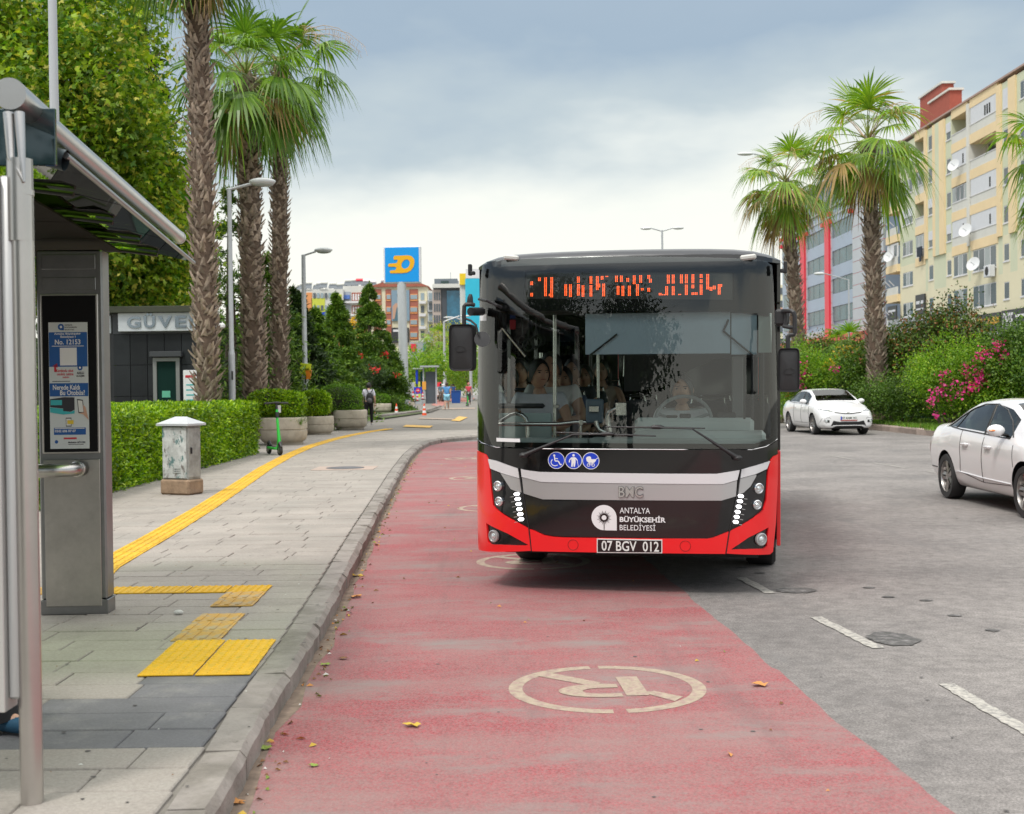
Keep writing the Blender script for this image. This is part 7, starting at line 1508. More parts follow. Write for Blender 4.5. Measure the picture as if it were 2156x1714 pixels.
# ---- blue pylon sign
sY = 84; zb0 = at(848, 597, sY).z; zt0 = at(848, 519, sY).z; ps = thing('pylon_sign', 'tall pole with a square blue sign showing an orange winged O', 'sign', (at(851, 780, sY).x, sY, 0), radians(-4)); tilt = -.012
pw_ = at(861, 700, sY).x - at(842, 700, sY).x
B = MB(); B.tube([(.0, 0, 0), (-.10, 0, zb0 + .1)], pw_ / 2, 28); B.build('pole', mat('pylon_grey', (.55, .58, .60), .4, .2, var=.05), ps, 60)
cw = (at(887, 560, sY).x - at(808, 560, sY).x); cz = (zb0 + zt0) / 2; ch = zt0 - zb0; cxx = at(847.5, 560, sY).x - ps.location.x
B = MB(); B.cbox((cxx, 0, cz), (cw, .5, ch), .05); bx = B.build('sign_box', mat('sign_white', (.78, .78, .80), .4), ps)
B = MB(); B.cbox((cxx, -.25, cz), (cw * .91, .05, ch * .93), .01); B.build('blue_face', mat('sign_blue', (.0, .33, .85), .4), bx)
def sgp(pts): return [(cxx + (x - 1145) / 292 * cw * .91, cz - (y - 320) / 300 * ch * .93) for x, y in pts]
oo = [(1082, 243), (1200, 240), (1232, 250), (1252, 275), (1254, 305), (1245, 340), (1222, 372), (1190, 390), (1150, 394), (1046, 394), (1040, 382), (1046, 370), (1090, 366), (1100, 345), (1085, 338), (1030, 336), (1026, 322), (1034, 310), (1100, 306), (1112, 284), (1104, 276), (1076, 276), (1074, 258)]
hole = [(1178 + 36 * cos(t) + 8 * sin(t), 316 + 40 * sin(t) * -1) for t in [2 * pi * i / 22 for i in range(22)]]
V, Fs = patch(sgp(oo), lambda u, v, o: Vector((u, -.285 - o, v)), off=.02, depth=.02, holes=[sgp(hole)], out=(0, -1, 0)); B = MB(); B.add(V, Fs); B.build('emblem', mat('sign_orange', (.90, .45, .0), .4), bx, 0)
# ---- cones
def cone(label, x, y, h, grp='striped traffic cones'):
    p = gnd(x, y, 0.0 if False else WALK - .08); t = thing('traffic_cone', label, 'traffic cone', (p.x, p.y, WALK - .08 if False else 0.02), 0, grp); M_o = mat('cone_orange', (.80, .09, .02), .5); M_w = mat('cone_white', (.75, .75, .75), .5)
    B = MB(); B.cbox((0, 0, .02), (h * .52, h * .52, .04), .015); B.build('foot', M_o, t)
    R_ = lambda z: h * (.19 - .155 * z)
    for k, (a_, b_) in enumerate(((.04, .30), (.30, .48), (.48, .64), (.64, .80), (.80, 1.0))): B = MB(); B.lathe([(R_(a_), a_ * h), (R_(b_), b_ * h)], 18); B.build('band', M_o if k % 2 == 0 else M_w, t, 60)
    return t
cone('red and white traffic cone at the kerb nearer the planters', 835, 878, .75); cone('red and white traffic cone further right, before the man in blue', 893.5, 877, .75)
cone('traffic cone mostly hidden behind the student with the backpack', 789, 886, .5)
# ---- pedestrians
def G2(x, y): p = gnd(x, y, WALK); return p
WALKP = dict(kL=(-.055, -.05, .285), aL=(-.05, -.10, .06), tL=(-.05, -.18, .03), kR=(.055, .02, .28), aR=(.06, .10, .07), tR=(.06, .03, .02), eL=(-.14, .03, .63), wL=(-.14, -.01, .49), eR=(.14, -.02, .63), wR=(.14, -.08, .50))
p = G2(777, 896); st_, J = person('student walking away in a white t-shirt with a black backpack', 1.74, pose=dict(WALKP, hd=(.0, -.03, .915)), shirt=(.66, .66, .74), pants=(.012, .012, .014), skin=0, shoes=(.6, .6, .6), loc=(p.x, p.y, WALK), rz=pi, sleeve=.8)
B0 = thing('backpack', 'black backpack with grey pocket worn by the student', 'backpack', (p.x + .06, p.y - .17, WALK + 1.12)); B = MB(); B.sph((0, 0, -.02), (.15, .10, .23), 16, 10); B.build('bag', mat('backpack_black', (.02, .02, .022), .7), B0, 180); B = MB(); B.sph((0, -.05, -.10), (.11, .075, .12), 14, 8); B.build('pocket', mat('backpack_grey', (.12, .12, .13), .6), B0, 180)
for s in (-1, 1): B = MB(); B.tube([(s * .12, .10, .33), (s * .06, -.0, .22), (s * .05, 0, .1)], .018, 6); B.build('strap', mat('backpack_black'), B0)
def ped(label, x, y, hpx, Hm=1.72, **k):
    Y = 1.52 * 2650 / (1.52 / Hm * hpx) if False else Hm * 2650 / hpx; q = at(x, y, Y); return person(label, Hm, loc=(q.x, Y, min(q.z, .25)), **k)
ped('man in a white shirt talking on the phone beside the pylon', 844, 850, 46, shirt=(.62, .63, .70), pants=(.012, .012, .014), rz=0, pose=dict(eR=(.15, -.05, .66), wR=(.06, -.10, .82)), skin=1)
ped('heavy man in a blue t-shirt and light blue shorts walking away', 941, 861, 56, shirt=(.10, .30, .62), pants=(.30, .62, .80), shorts=True, skin=0, rz=pi, pose=WALKP, build=1.25, bald=False, hair=(.05, .03, .02), shoes=(.4, .2, .15))
ped('person in a black top and pale blue shorts further down the pavement', 919, 838, 34, shirt=(.02, .02, .025), pants=(.35, .55, .75), shorts=True, rz=pi, skin=1)
ped('person in a light blue shirt walking just ahead of the one in black', 928, 834, 38, shirt=(.32, .52, .75), pants=(.30, .27, .24), rz=pi, skin=1, pose=WALKP)
ped('person in a red and white top standing by a green scooter near the bus', 987, 846, 46, shirt=(.60, .06, .09), pants=(.04, .04, .05), rz=.2, skin=0, hair=(.6, .15, .15))
ped('small far figure in dark blue behind the blue bin', 955, 838, 34, shirt=(.04, .10, .3), pants=(.05, .05, .08), rz=pi, skin=1)
q = at(992, 850, 98); e2 = dup(es, (q.x - .3, 98, .1), radians(-80), 'distant green scooter beside the person in red and white')
# ================================================================ BUILDINGS
M_cream = mat('render_cream', (.74, .69, .50), .85, var=.05, vs=.4); M_green = mat('render_pale_green', (.62, .65, .48), .85, var=.05, vs=.4); M_orange = mat('render_orange', (.82, .65, .40), .85, var=.06, vs=.4)
M_wwall = mat('render_white', (.66, .66, .62), .85, var=.06, vs=.5); M_wfr = mat('window_frame_white', (.72, .72, .74), .5); M_win = mat('window_glass', (.09, .115, .13), .2, spec=.4); M_shut = mat('roller_shutter', (.66, .68, .72), .6, var=.05, vs=2)
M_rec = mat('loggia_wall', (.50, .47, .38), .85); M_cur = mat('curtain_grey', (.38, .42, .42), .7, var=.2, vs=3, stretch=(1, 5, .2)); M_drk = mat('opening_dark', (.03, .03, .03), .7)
# ---- cream and orange apartments along the right side; the front looks to -X
FX = 39.0
def fy_(x): return FX * 2650 / (x - 1078) * 1.0
ap = thing('apartment_building', 'cream and orange apartment block with balconies at the right edge', 'building', (FX, 100, 0))
def ab(y0, y1, z0, z1, x0, x1, m, name, bev=0., par=None):
    B = MB(); B.box(((x0 + x1) / 2 - FX, (y0 + y1) / 2 - 100, (z0 + z1) / 2), (abs(x1 - x0), abs(y1 - y0), z1 - z0)); return B.build(name, m, par or ap, 0)
YE = fy_(1897); YN = 84.; Z0, FH, NF = 7.1, 3.0, 6; ZR = Z0 + FH * NF
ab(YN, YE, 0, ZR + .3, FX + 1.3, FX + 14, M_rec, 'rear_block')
ab(YN, YE, ZR + .3, ZR + .45, FX - .15, FX + 14, mat('roof_edge', (.42, .30, .26), .8), 'roof_edge')
def awindow(y0, y1, z0, z1, x=FX, panes=2, sh=0.):
    f = ab(y0, y1, z0, z1, x - .04, x + .02, M_wfr, 'window'); n = panes; w_ = (y1 - y0) / n
    for i in range(n): ab(y0 + w_ * i + .07, y0 + w_ * (i + 1) - .07, z0 + .07, z1 - .07, x - .05, x - .03, M_cur if i % 3 == 1 else M_win, 'pane', par=None if True else f)
    ab(y0 - .1, y1 + .1, z0 - .1, z0, x - .12, x, M_wfr, 'sill')
    if sh: ab(y0 - .03, y1 + .03, z1 - (z1 - z0) * sh, z1 + .15, x - .10, x - .055, M_shut, 'shutter')
cols = [('w', 1897, 1930, M_green, 2), ('b', 1930, 1951, M_orange, 0), ('p', 1951, 1956, M_orange, 0), ('n', 1956, 1969, M_green, 1), ('p', 1969, 1975, M_orange, 0), ('p', 1975, 1983, M_green, 0), ('p', 1983, 1994, M_orange, 0), ('n', 1994, 2007, M_green, 1), ('b', 2007, 2041, M_orange, 0), ('p', 2041, 2046, M_wwall, 0), ('l', 2046, 2104, M_orange, 0), ('p', 2104, 2113, M_orange, 0), ('n', 2113, 2129, M_green, 1), ('p', 2129, 2144, M_orange, 0), ('w', 2144, 2185, M_green, 2), ('p', 2185, 2200, M_orange, 0), ('l', 2200, 2270, M_orange, 0), ('w', 2270, 2330, M_green, 2)]
rr = random.Random(4)
for ty, xa, xb, m, np__ in cols:
    ya, yb = fy_(xb), fy_(xa); w_ = yb - ya
    for k in range(NF):
        z = Z0 + FH * k; low = k < 2
        if low: m_ = M_cream if k == 0 or ty != 'p' else M_green
        else: m_ = m
        if ty == 'p' or (ty in 'wn') or low:
            off = -.15 if (ty == 'p' and not low) else 0
            wz0, wz1 = z + .95, z + 2.3
            if ty == 'p' or (low and ty == 'b' and w_ < 3.0): ab(ya, yb, z, z + FH, FX + off, FX + 1.3, m_, 'wall'); continue
            # wall round the window opening
            mg = w_ * (.18 if ty != 'n' else .16); big = low and ty in 'bl'
            if big: wz0, wz1 = z + .7, z + 2.5; mg = w_ * .08
            ab(ya, yb, z, wz0, FX, FX + 1.3, m_, 'wall'); ab(ya, yb, wz1, z + FH, FX, FX + 1.3, m_, 'wall'); ab(ya, ya + mg, wz0, wz1, FX, FX + 1.3, m_, 'wall'); ab(yb - mg, yb, wz0, wz1, FX, FX + 1.3, m_, 'wall')
            awindow(ya + mg, yb - mg, wz0, wz1, FX + .06, {'w': 3, 'n': 1}.get(ty, 4 if w_ > 5 else 3), 0 if low else rr.choice((0, 0, .5, 1.)))
        else:
            # loggia: slab band, parapet, then open or glazed
            ab(ya, yb, z - .45, z + .35, FX - .05, FX + 1.3, M_orange, 'floor_band')
            ab(ya + .05, yb - .05, z + .35, z + 1.1, FX - .02, FX + .08, M_wwall, 'parapet'); ab(ya, yb, z + 1.1, z + 1.16, FX - .06, FX + .1, M_wfr, 'railing')
            if k == NF - 1: ab(ya, yb, z + FH - .45, z + FH + .3, FX - .05, FX + 1.3, M_orange, 'floor_band')
            st = rr.choice(('open', 'glazed', 'shut', 'open')) if not (ty == 'l' and k in (3, 5)) else 'shut'
            if xa == 1930: st = 'open' if k % 2 else 'glazed'
            if st == 'glazed':
                n = max(2, int(w_ / .9)); 
                for i in range(n): f = ab(ya + w_ * i / n + .04, ya + w_ * (i + 1) / n - .04, z + 1.16, z + 2.5, FX + .02, FX + .06, M_wfr, 'balcony_frame'); ab(ya + w_ * i / n + .12, ya + w_ * (i + 1) / n - .12, z + 1.25, z + 2.42, FX, FX + .03, rr.choice((M_cur, M_win, M_cur)), 'pane')
            elif st == 'shut':
                ab(ya + .1, yb - .1, z + 1.16, z + 2.55, FX - .02, FX + .04, M_shut, 'shutter'); a_ = ya + w_ * .25
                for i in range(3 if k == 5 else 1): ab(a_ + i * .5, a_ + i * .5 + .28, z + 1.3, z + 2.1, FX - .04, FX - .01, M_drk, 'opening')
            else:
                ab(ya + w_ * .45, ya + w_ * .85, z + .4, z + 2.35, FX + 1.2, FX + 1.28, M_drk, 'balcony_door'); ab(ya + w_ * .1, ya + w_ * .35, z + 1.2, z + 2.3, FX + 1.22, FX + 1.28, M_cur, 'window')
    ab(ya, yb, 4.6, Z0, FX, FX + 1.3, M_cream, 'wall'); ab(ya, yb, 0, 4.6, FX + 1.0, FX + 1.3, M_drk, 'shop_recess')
# side balconies at the far end
for k in range(NF):
    z = Z0 + FH * k
    ab(YE, YE + 3.8, z - .4, z + .35, FX - .3, FX + 3, M_orange if k > 0 else M_cream, 'floor_band'); ab(YE, YE + 3.7, z + .35, z + 1.1, FX - .28, FX - .2, M_wwall, 'parapet')
    for i in range(3): B = MB(); B.tube([(-.35, YE - 100 + .8 + i * 1.3, z + 1.2), (-.9, YE - 100 + .8 + i * 1.3, z + 1.75)], .05, 5); B.build('line_bracket', M_wfr, ap)
    if k in (2, 4): ab(YE + .1, YE + 3.6, z + 1.1, z + 2.5, FX - .2, FX - .1, M_wfr, 'balcony_frame'); ab(YE + .4, YE + 1.2, z + 1.2, z + 2.3, FX - .24, FX - .2, M_win, 'pane')
ab(YE, YE + 3.6, 0, ZR, FX + 3, FX + 12, M_rec, 'end_wall')
# louvred grey panel and shop signs
ly0, ly1, lz0, lz1 = fy_(2047), fy_(1880), 4.3, 7.9
ab(ly0, ly1, lz0, lz1, FX - .45, FX - .38, mat('louvre_grey', (.34, .37, .40), .5), 'louvre_back')
for i in range(22): ab(ly0 + .02, ly1 - .02, lz0 + (lz1 - lz0) * (i + .15) / 22, lz0 + (lz1 - lz0) * (i + .65) / 22, FX - .52, FX - .46, mat('louvre_slat', (.58, .61, .64), .45, .2), 'louvre_slat')
for i in range(1, 12): ab(ly0 + (ly1 - ly0) * i / 12 - .06, ly0 + (ly1 - ly0) * i / 12 + .06, lz0, lz1, FX - .56, FX - .525, mat('louvre_grey'), 'louvre_post')
def xtext(s, yl, yr, z0, z1, x, m, name, par=ap, bold=.02, shear=0.):
    vs, fs = text_fit(s, 0, z0, yl - yr, z1, bold, shear=shear); B = MB(); B.add([(x - FX, yl - v[0] - 100, v[1]) for v in vs], fs); return B.build(name, m, par, 0)
sg1 = ab(fy_(2112), fy_(2063), 5.05, 7.1, FX - .25, FX - .12, mat('shop_sign_dark', (.04, .042, .045), .5), 'shop_sign'); xtext('OTEL DÖNÜŞÜM', fy_(2064), fy_(2111), 6.1, 6.85, FX - .26, mat('sign_yellow', (.85, .50, .02), .5), 'sign_lettering'); ab(fy_(2108), fy_(2068), 5.35, 5.6, FX - .262, FX - .255, M_wfr, 'sign_line')
ab(fy_(2180), fy_(2116), 5.1, 7.15, FX - .25, FX - .12, mat('shop_sign_dark'), 'shop_sign'); xtext('DESE', fy_(2118), fy_(2141), 5.7, 6.95, FX - .26, M_wfr, 'sign_lettering', shear=.3); ab(fy_(2175), fy_(2146), 5.9, 6.1, FX - .262, FX - .255, M_wfr, 'sign_line'); ab(fy_(2175), fy_(2146), 6.5, 6.7, FX - .262, FX - .255, M_wfr, 'sign_line')
ab(fy_(1952), fy_(1933), 8.05, 9.9, FX - .2, FX - .08, mat('shop_sign_dark'), 'shop_sign'); ab(fy_(1950), fy_(1935), 9.0, 9.3, FX - .22, FX - .205, M_shut, 'sign_line'); ab(fy_(1950), fy_(1935), 8.45, 8.6, FX - .22, FX - .205, M_shut, 'sign_line')
ab(fy_(1899), fy_(1880), 7.95, 9.3, FX - .5, FX - .4, mat('shop_sign_dark'), 'shop_sign'); ab(fy_(1897), fy_(1882), 8.7, 8.9, FX - .52, FX - .505, M_shut, 'sign_line')
xtext('TIP', fy_(1890), fy_(1909), 2.9, 4.3, FX - .9, mat('sign_orange_red', (.85, .12, .01), .5, emit=(1, .15, .01), est=.3), 'sign_lettering'); xtext('doktor', fy_(1913), fy_(1941), 3.1, 4.3, FX - .9, mat('sign_orange_red'), 'sign_lettering')
# satellite dishes, air conditioner
def dish(label, x, y, r, X=FX - .6):
    p = onX(x, y, X); t = thing('satellite_dish', label, 'satellite dish', tuple(p), 0, 'satellite dishes'); Rm = Vector((-.75, -.55, .35)).to_track_quat('Z', 'Y').to_matrix(); B = MB(); B.lathe([(0, 0), (r * .5, .04), (r, .16), (r * 1.01, .175), (r * .5, .055), (0, .015)], 18, M=Rm); B.build('reflector', mat('dish_white', (.72, .74, .76), .4), t, 60); B = MB(); B.tube([(.5, .2, -.3), (0, 0, 0), Rm @ Vector((0, 0, r * .9))], .03, 5); B.build('arm', M_pole, t); return t
dish('satellite dish on the upper open balcony between shutters', 2009.5, 349, .55); dish('satellite dish on the lower open balcony', 2034.5, 486, .60); dish('pale dish low on the wall beside the three-pane windows', 2051, 557, .6); dish('dish hanging from the lowest side balcony at the block corner', 1873, 541, .60); dish('orange-rimmed dish on the top side balcony near the palm', 1870, 393, .45)
p = onX(2083, 571, FX - .35); t = thing('air_conditioner', 'air conditioner box under the third window of the cream block', 'air conditioner', tuple(p)); B = MB(); B.cbox((0, 0, 0), (.5, 1.2, .95), .04); B.build('case', M_shut, t); B = MB(); B.lathe([(.36, 0), (.34, .03), (0, .03)], 18, (-.25, -.1, 0), M=Matrix.Rotation(-pi / 2, 3, 'Y')); B.build('fan_grille', M_drk, t)
p = onX(1936, 530, FX - .3); t = thing('laundry', 'dark laundry hanging over a balcony rail of the cream block', 'laundry', tuple(p)); B = MB(); B.box((0, 0, 0), (.1, 1.3, .9)); B.box((0, -.2, -.6), (.08, .5, .7)); B.build('cloth', mat('laundry_dark', (.02, .03, .05), .8), t, 0)
# brick-red stair heads on the roof
pr0 = onX(1935, 300, FX + 5); B = MB()
t = ap
for xa, xb, yt, dx in ((1937, 1984, 193, 6.5), (1957, 2000, 205, 5.2)):
    a = onX(xa, yt, FX + dx); b_ = onX(xb, yt, FX + dx); B = MB(); z1 = (a.z + b_.z) / 2; B.box(((FX + dx + .6) - FX, (a.y + b_.y) / 2 - 100, (ZR + z1) / 2), (1.2, a.y - b_.y, z1 - ZR)); rh = B.build('stair_head', mat('brick_red_render', (.36, .09, .06), .85, var=.1), ap, 0); B = MB(); B.box(((FX + dx + .6) - FX, (a.y + b_.y) / 2 - 100, z1 + .12), (1.5, a.y - b_.y + .4, .22)); B.build('coping', M_wwall, rh, 0)
# ---- grey-blue office block with red strips; the front looks to -X as well
GX = 41.0; gb = thing('office_building', 'blue-grey glass office block with red vertical strips behind the two palms', 'building', (GX, 150, 0))
def gy(x): return GX * 2650 / (x - 1078)
def gbx(xa, xb, z0, z1, x0, x1, m, name, par=None): B = MB(); y0, y1 = gy(xb), gy(xa); B.box(((x0 + x1) / 2, (y0 + y1) / 2 - 150, (z0 + z1) / 2), (abs(x1 - x0), y1 - y0, z1 - z0)); return B.build(name, m, par or gb, 0)
M_gp = mat('office_panel', (.32, .40, .52), .35, .2, var=.06, vs=.3); M_gp2 = mat('office_panel_pale', (.50, .53, .57), .4, .2, var=.05, vs=.3); M_gw = mat('office_glass', (.045, .12, .145), .25, .1, var=.35, vs=.6, spec=.4); M_gr2 = mat('strip_red', (.80, .04, .07), .45); M_gd = mat('office_glass_dark', (.008, .045, .045), .05, .2, var=.4, vs=.5, coat=.8)
ZG = 27.5
gbx(1646, 1862, 0, ZG, .25, 16, M_gp, 'wall')
for xa, xb, cl_ in ((1650, 1687, 'w'), (1687, 1690, 'p'), (1690, 1699, 'r'), (1699, 1702, 'p'), (1702, 1738, 'w'), (1738, 1742, 'p'), (1742, 1751, 'r'), (1751, 1754, 'p'), (1754, 1797, 'w'), (1797, 1862, 'P')):
    if cl_ == 'r': gbx(xa, xb, 7.0, 22.6, -.25, .25, M_gr2, 'red_strip')
    elif cl_ in 'pP':
        for k in range(14): gbx(xa, xb, 7.6 + k * 1.4 + .03, 7.6 + (k + 1) * 1.4 - .03, 0, .25, M_gp2, 'panel')
        if cl_ == 'P':
            for k in range(14): gbx(xa, xb, 7.6 + k * 1.4 - .03, 7.6 + k * 1.4 + .03, .05, .2, M_gr2, 'red_joint')
    else:
        for k in range(5):
            z = 8.6 + 3.52 * k
            if k: gbx(xa, xb, z - 1.62 + .75, z + .75, 0, .25, M_gp, 'spandrel')
            wq = (xb - xa); n = 3
            for i in range(n):
                gbx(xa + wq * i / n + .3, xa + wq * (i + 1) / n - .3, z + .8, z + 2.62, .1, .2, M_gw, 'window')
for z in (22.7, 23.9): gbx(1646, 1862, z, z + .25, -.1, .25, M_gp2, 'cornice')
for x in (1650, 1687, 1702, 1738, 1752, 1797, 1860):
    for z in (22.9, 21.9): gbx(x - 2, x + 2, z, z + .5, -.4, .0, M_gr2, 'red_block')
gbx(1650, 1860, 24.2, ZG - .3, .05, .2, M_gw, 'top_glass'); gbx(1640, 1866, ZG - .3, ZG, -1.2, 3, M_gp2, 'roof_edge')
gbx(1640, 1868, 6.2, 7.5, -.9, .3, M_gr2, 'red_fascia'); gbx(1700, 1740, 7.6, 8.4, -.3, .2, M_gp2, 'fascia_sign'); gbx(1650, 1862, 0, 6.2, .1, .3, mat('shopfront', (.16, .14, .13), .4, var=.4, vs=.5), 'shopfront')
for i in range(6):
    z = 4.6 + i * 3.7
    gbx(1862, 1903, z, z + 2.9, 2.6, 2.8, M_gd, 'corner_glass'); gbx(1862, 1903, z + 2.9, z + 3.7, 2.5, 2.8, M_gp if i in (3, 4) else mat('office_band', (.02, .03, .03), .3), 'corner_band')
gbx(1862, 1905, 0, 27, 2.8, 14, M_gp, 'corner_wall')
# ---- buildings closing the street, their fronts look to -Y
def row(name, label, xa, xb, ytop, Y, m, depth=14, zb=0.):
    a = at(xa, ytop, Y); b_ = at(xb, ytop, Y); t = thing(name, label, 'building', ((a.x + b_.x) / 2, Y, 0)); h = (a.z + b_.z) / 2; B = MB(); B.box((0, depth / 2, h / 2), (b_.x - a.x, depth, h)); B.build('wall', m, t, 0); return t, h
def rb(t, x0, y0, x1, y1, Y, m, name, d=.15, o=0.):
    a = at(x0, y1, Y); b_ = at(x1, y0, Y); l = t.location; B = MB(); B.box(((a.x + b_.x) / 2 - l.x, -d / 2 - o, (a.z + b_.z) / 2), (b_.x - a.x, d, b_.z - a.z)); return B.build(name, m, t, 0)
M_br = mat('render_brown', (.38, .13, .09), .8); M_or2 = mat('render_orange2', (.75, .32, .12), .8); M_lime = mat('render_lime', (.58, .62, .08), .8); M_tl = mat('tile_roof', (.38, .12, .08), .8, var=.2, vs=1); M_fw = mat('far_window', (.30, .38, .42), .2); M_fd = mat('far_window_dark', (.10, .12, .14), .2); M_fg = mat('far_grey', (.40, .43, .46), .6)
FYr = 290
def clutter(t, h, xa, xb, n, seed=0):
    r_ = random.Random(seed); w_ = (at(xb, 600, FYr).x - at(xa, 600, FYr).x)
    for i in range(n):
        x = -w_ / 2 + w_ * (i + r_.random()) / n; q = obj('solar_heater', None, t, (x, r_.uniform(1, 8), h)); B = MB(); B.tube([(-.8, 0, 1.5), (.8, 0, 1.5)], .38, 8); B.build('tank', r_.choice((M_wwall, M_wwall, M_dw, M_gr2 if i % 4 == 0 else M_wwall)), q); B = MB(); B.add([(-.9, -.2, 1.3), (.9, -.2, 1.3), (.9, -1.6, .3), (-.9, -1.6, .3)], [(0, 1, 2, 3)]); B.build('panel', M_fd, q, 0)
        B = MB(); B.tube([(-.7, 0, 0), (-.7, 0, 1.5)], .06, 4); B.tube([(.7, 0, 0), (.7, 0, 1.5)], .06, 4); B.build('stand', M_fg, q)
tA, hA = row('apartment_building', 'white, orange and lime apartment block at the far left end of the street', 622, 722, 609, FYr, M_wwall)
rb(tA, 646, 616, 657, 690, FYr, M_or2, 'orange_bay'); rb(tA, 657, 628, 684, 700, FYr, M_lime, 'lime_bay'); rb(tA, 701, 620, 719, 700, FYr, M_lime, 'lime_bay'); rb(tA, 640, 657, 700, 668, FYr, M_blue, 'blue_band', .3)
for j in range(3):
    for i in range(7): rb(tA, 660 + i * 8, 617 + j * 26, 665 + i * 8, 628 + j * 26, FYr, M_fd if (i + j) % 3 == 0 else M_fw, 'window', .1, .16)
clutter(tA, hA, 622, 722, 12, 1)
tB, hB = row('apartment_building', 'white apartment block with a blue awning and red-brown shutters, second from the left', 722, 779, 602, FYr + 2, M_wwall)
for j in range(4):
    rb(tB, 724, 614 + j * 27, 738, 632 + j * 27, FYr + 2, M_fg, 'balcony_recess'); rb(tB, 741, 616 + j * 27, 764, 634 + j * 27, FYr + 2, M_br, 'shutter_bay'); rb(tB, 722, 634 + j * 27, 779, 639 + j * 27, FYr + 2, M_wfr, 'balcony_slab', 1.2)
    for i in range(4): rb(tB, 743 + i * 5.3, 619 + j * 27, 746 + i * 5.3, 632 + j * 27, FYr + 2, M_wfr, 'window', .1, .16)
rb(tB, 725, 622, 737, 630, FYr + 2, mat('awning_blue', (.10, .20, .55), .7), 'awning', 1.0); clutter(tB, hB, 722, 779, 8, 2)
tC, hC = row('apartment_building', 'cream block with brown and orange bays and a tall poster of a person', 779, 899, 604, FYr - 4, M_cream); YC = FYr - 4
rf = at(820, 590, YC); B = MB(); w_ = (at(899, 600, YC).x - at(779, 600, YC).x); B.prism([(-w_ / 2 - .5, hC), (w_ / 2 + .5, hC), (w_ * .08, hC + 2.4)], -14.5, .6, M=Matrix.Rotation(pi / 2, 4, 'X')); B.build('roof', M_tl, tC, 0); clutter(tC, hC + .4, 830, 899, 9, 3)
for xa, xb in ((788, 803), (813, 824), (863, 880)):
    rb(tC, xa, 609, xb, 716, YC, M_br, 'brown_bay')
    for j in range(4): rb(tC, xa + 1, 619 + j * 26.6, xb - 1, 634 + j * 26.6, YC, M_or2, 'orange_band', .12, .16); f = rb(tC, xa + 1.5, 621 + j * 26.6, xb - 1.5, 630 + j * 26.6, YC, M_fw, 'window', .1, .29)
for j in range(4):
    rb(tC, 886, 617 + j * 26.6, 893, 632 + j * 26.6, YC, M_fd if j % 2 else M_fw, 'window'); rb(tC, 883, 634 + j * 26.6, 897, 640 + j * 26.6, YC, M_wfr, 'balcony_slab', 1.0)
ps_ = rb(tC, 825, 611, 862, 676, YC, mat('poster_grey_blue', (.22, .32, .40), .6), 'poster', .2, .2)
def pdot(pts, m, o): B = MB(); V, Fs = patch([(at(x, y, YC).x - tC.location.x, at(x, y, YC).z) for x, y in pts], lambda u, v, oo: Vector((u, -o, v)), out=(0, -1, 0)); B.add(V, Fs); B.build('poster_print', m, ps_, 0)
pdot([(836, 620), (843, 618), (846, 626), (844, 634), (838, 634)], M_drk, .42); pdot([(838, 624), (845, 624), (845, 636), (840, 640), (837, 632)], mat('skin_0'), .43); pdot([(828, 645), (838, 638), (848, 638), (856, 644), (856, 676), (828, 676)], mat('poster_teal2', (.08, .16, .2), .6), .44); pdot([(827, 645), (834, 638), (840, 640), (835, 650), (831, 672), (827, 672)], mat('skin_0'), .45)
rb(tC, 825, 690, 861, 722, YC, mat('shop_sign_dark'), 'sign_board', .3, .2); rb(tC, 828, 694, 842, 699, YC, M_wfr, 'sign_lettering', .05, .52)
tc2, hc2 = row('shop_building', 'low grey shop front with a red panel and a teal window behind the pylon', 862, 900, 720, 270, M_fg, 10)
rb(tc2, 865, 724, 876, 740, 270, M_gr2, 'red_panel'); rb(tc2, 891, 724, 897, 740, 270, mat('teal_glass', (.03, .25, .32), .2), 'window')
tD0, hd0 = row('apartment_building', 'narrow white block squeezed beside the dark glass building', 900, 913, 612, 280, M_wwall)
for j in range(5):
    rb(tD0, 903, 617 + j * 22, 911, 630 + j * 22, 280, M_fd if j % 2 else M_fw, 'window'); rb(tD0, 901, 632 + j * 22, 912, 635 + j * 22, 280, M_fg, 'balcony_slab', .6)
tD, hD = row('office_building', 'dark grey office block with a tall blue glass strip left of the bus', 912, 981, 604, 262, mat('office_dark', (.075, .085, .10), .5), 16)
rb(tD, 911, 598, 983, 607, 262, M_wwall, 'cornice', 1.2); rb(tD, 912, 610, 928, 745, 262, mat('office_side', (.45, .38, .34), .7), 'side_wall', .4); rb(tD, 942, 612, 971, 720, 262, mat('office_blue_glass', (.02, .12, .20), .08, .2, var=.5, vs=.5, coat=.6), 'glass_strip', .3)
for j in range(4):
    for i in range(3): rb(tD, 914 + i * 5, 616 + j * 24, 917 + i * 5, 632 + j * 24, 262, M_fd, 'window', .1, .42)
a = at(915, 588, 264); b_ = at(963, 588, 264); B = MB(); B.box(((a.x + b_.x) / 2 - tD.location.x, 5, hD + (a.z - hD) / 2), (b_.x - a.x, 8, a.z - hD)); B.build('penthouse', mat('penthouse_grey', (.16, .19, .22), .5), tD, 0); rb(tD, 928, 591, 944, 599, 262, M_gd, 'penthouse_window', .3, -.9)
B = MB(); B.tube([(b_.x - tD.location.x - 1.5, 4, a.z), (b_.x - tD.location.x - 1.5, 4, a.z + 1.6)], .06, 5); B.build('flag_pole', M_fg, tD)
tE, hE = row('commercial_building', 'building with a yellow roof band and a large turquoise billboard beside the bus', 968, 1120, 592, 240, M_wwall)
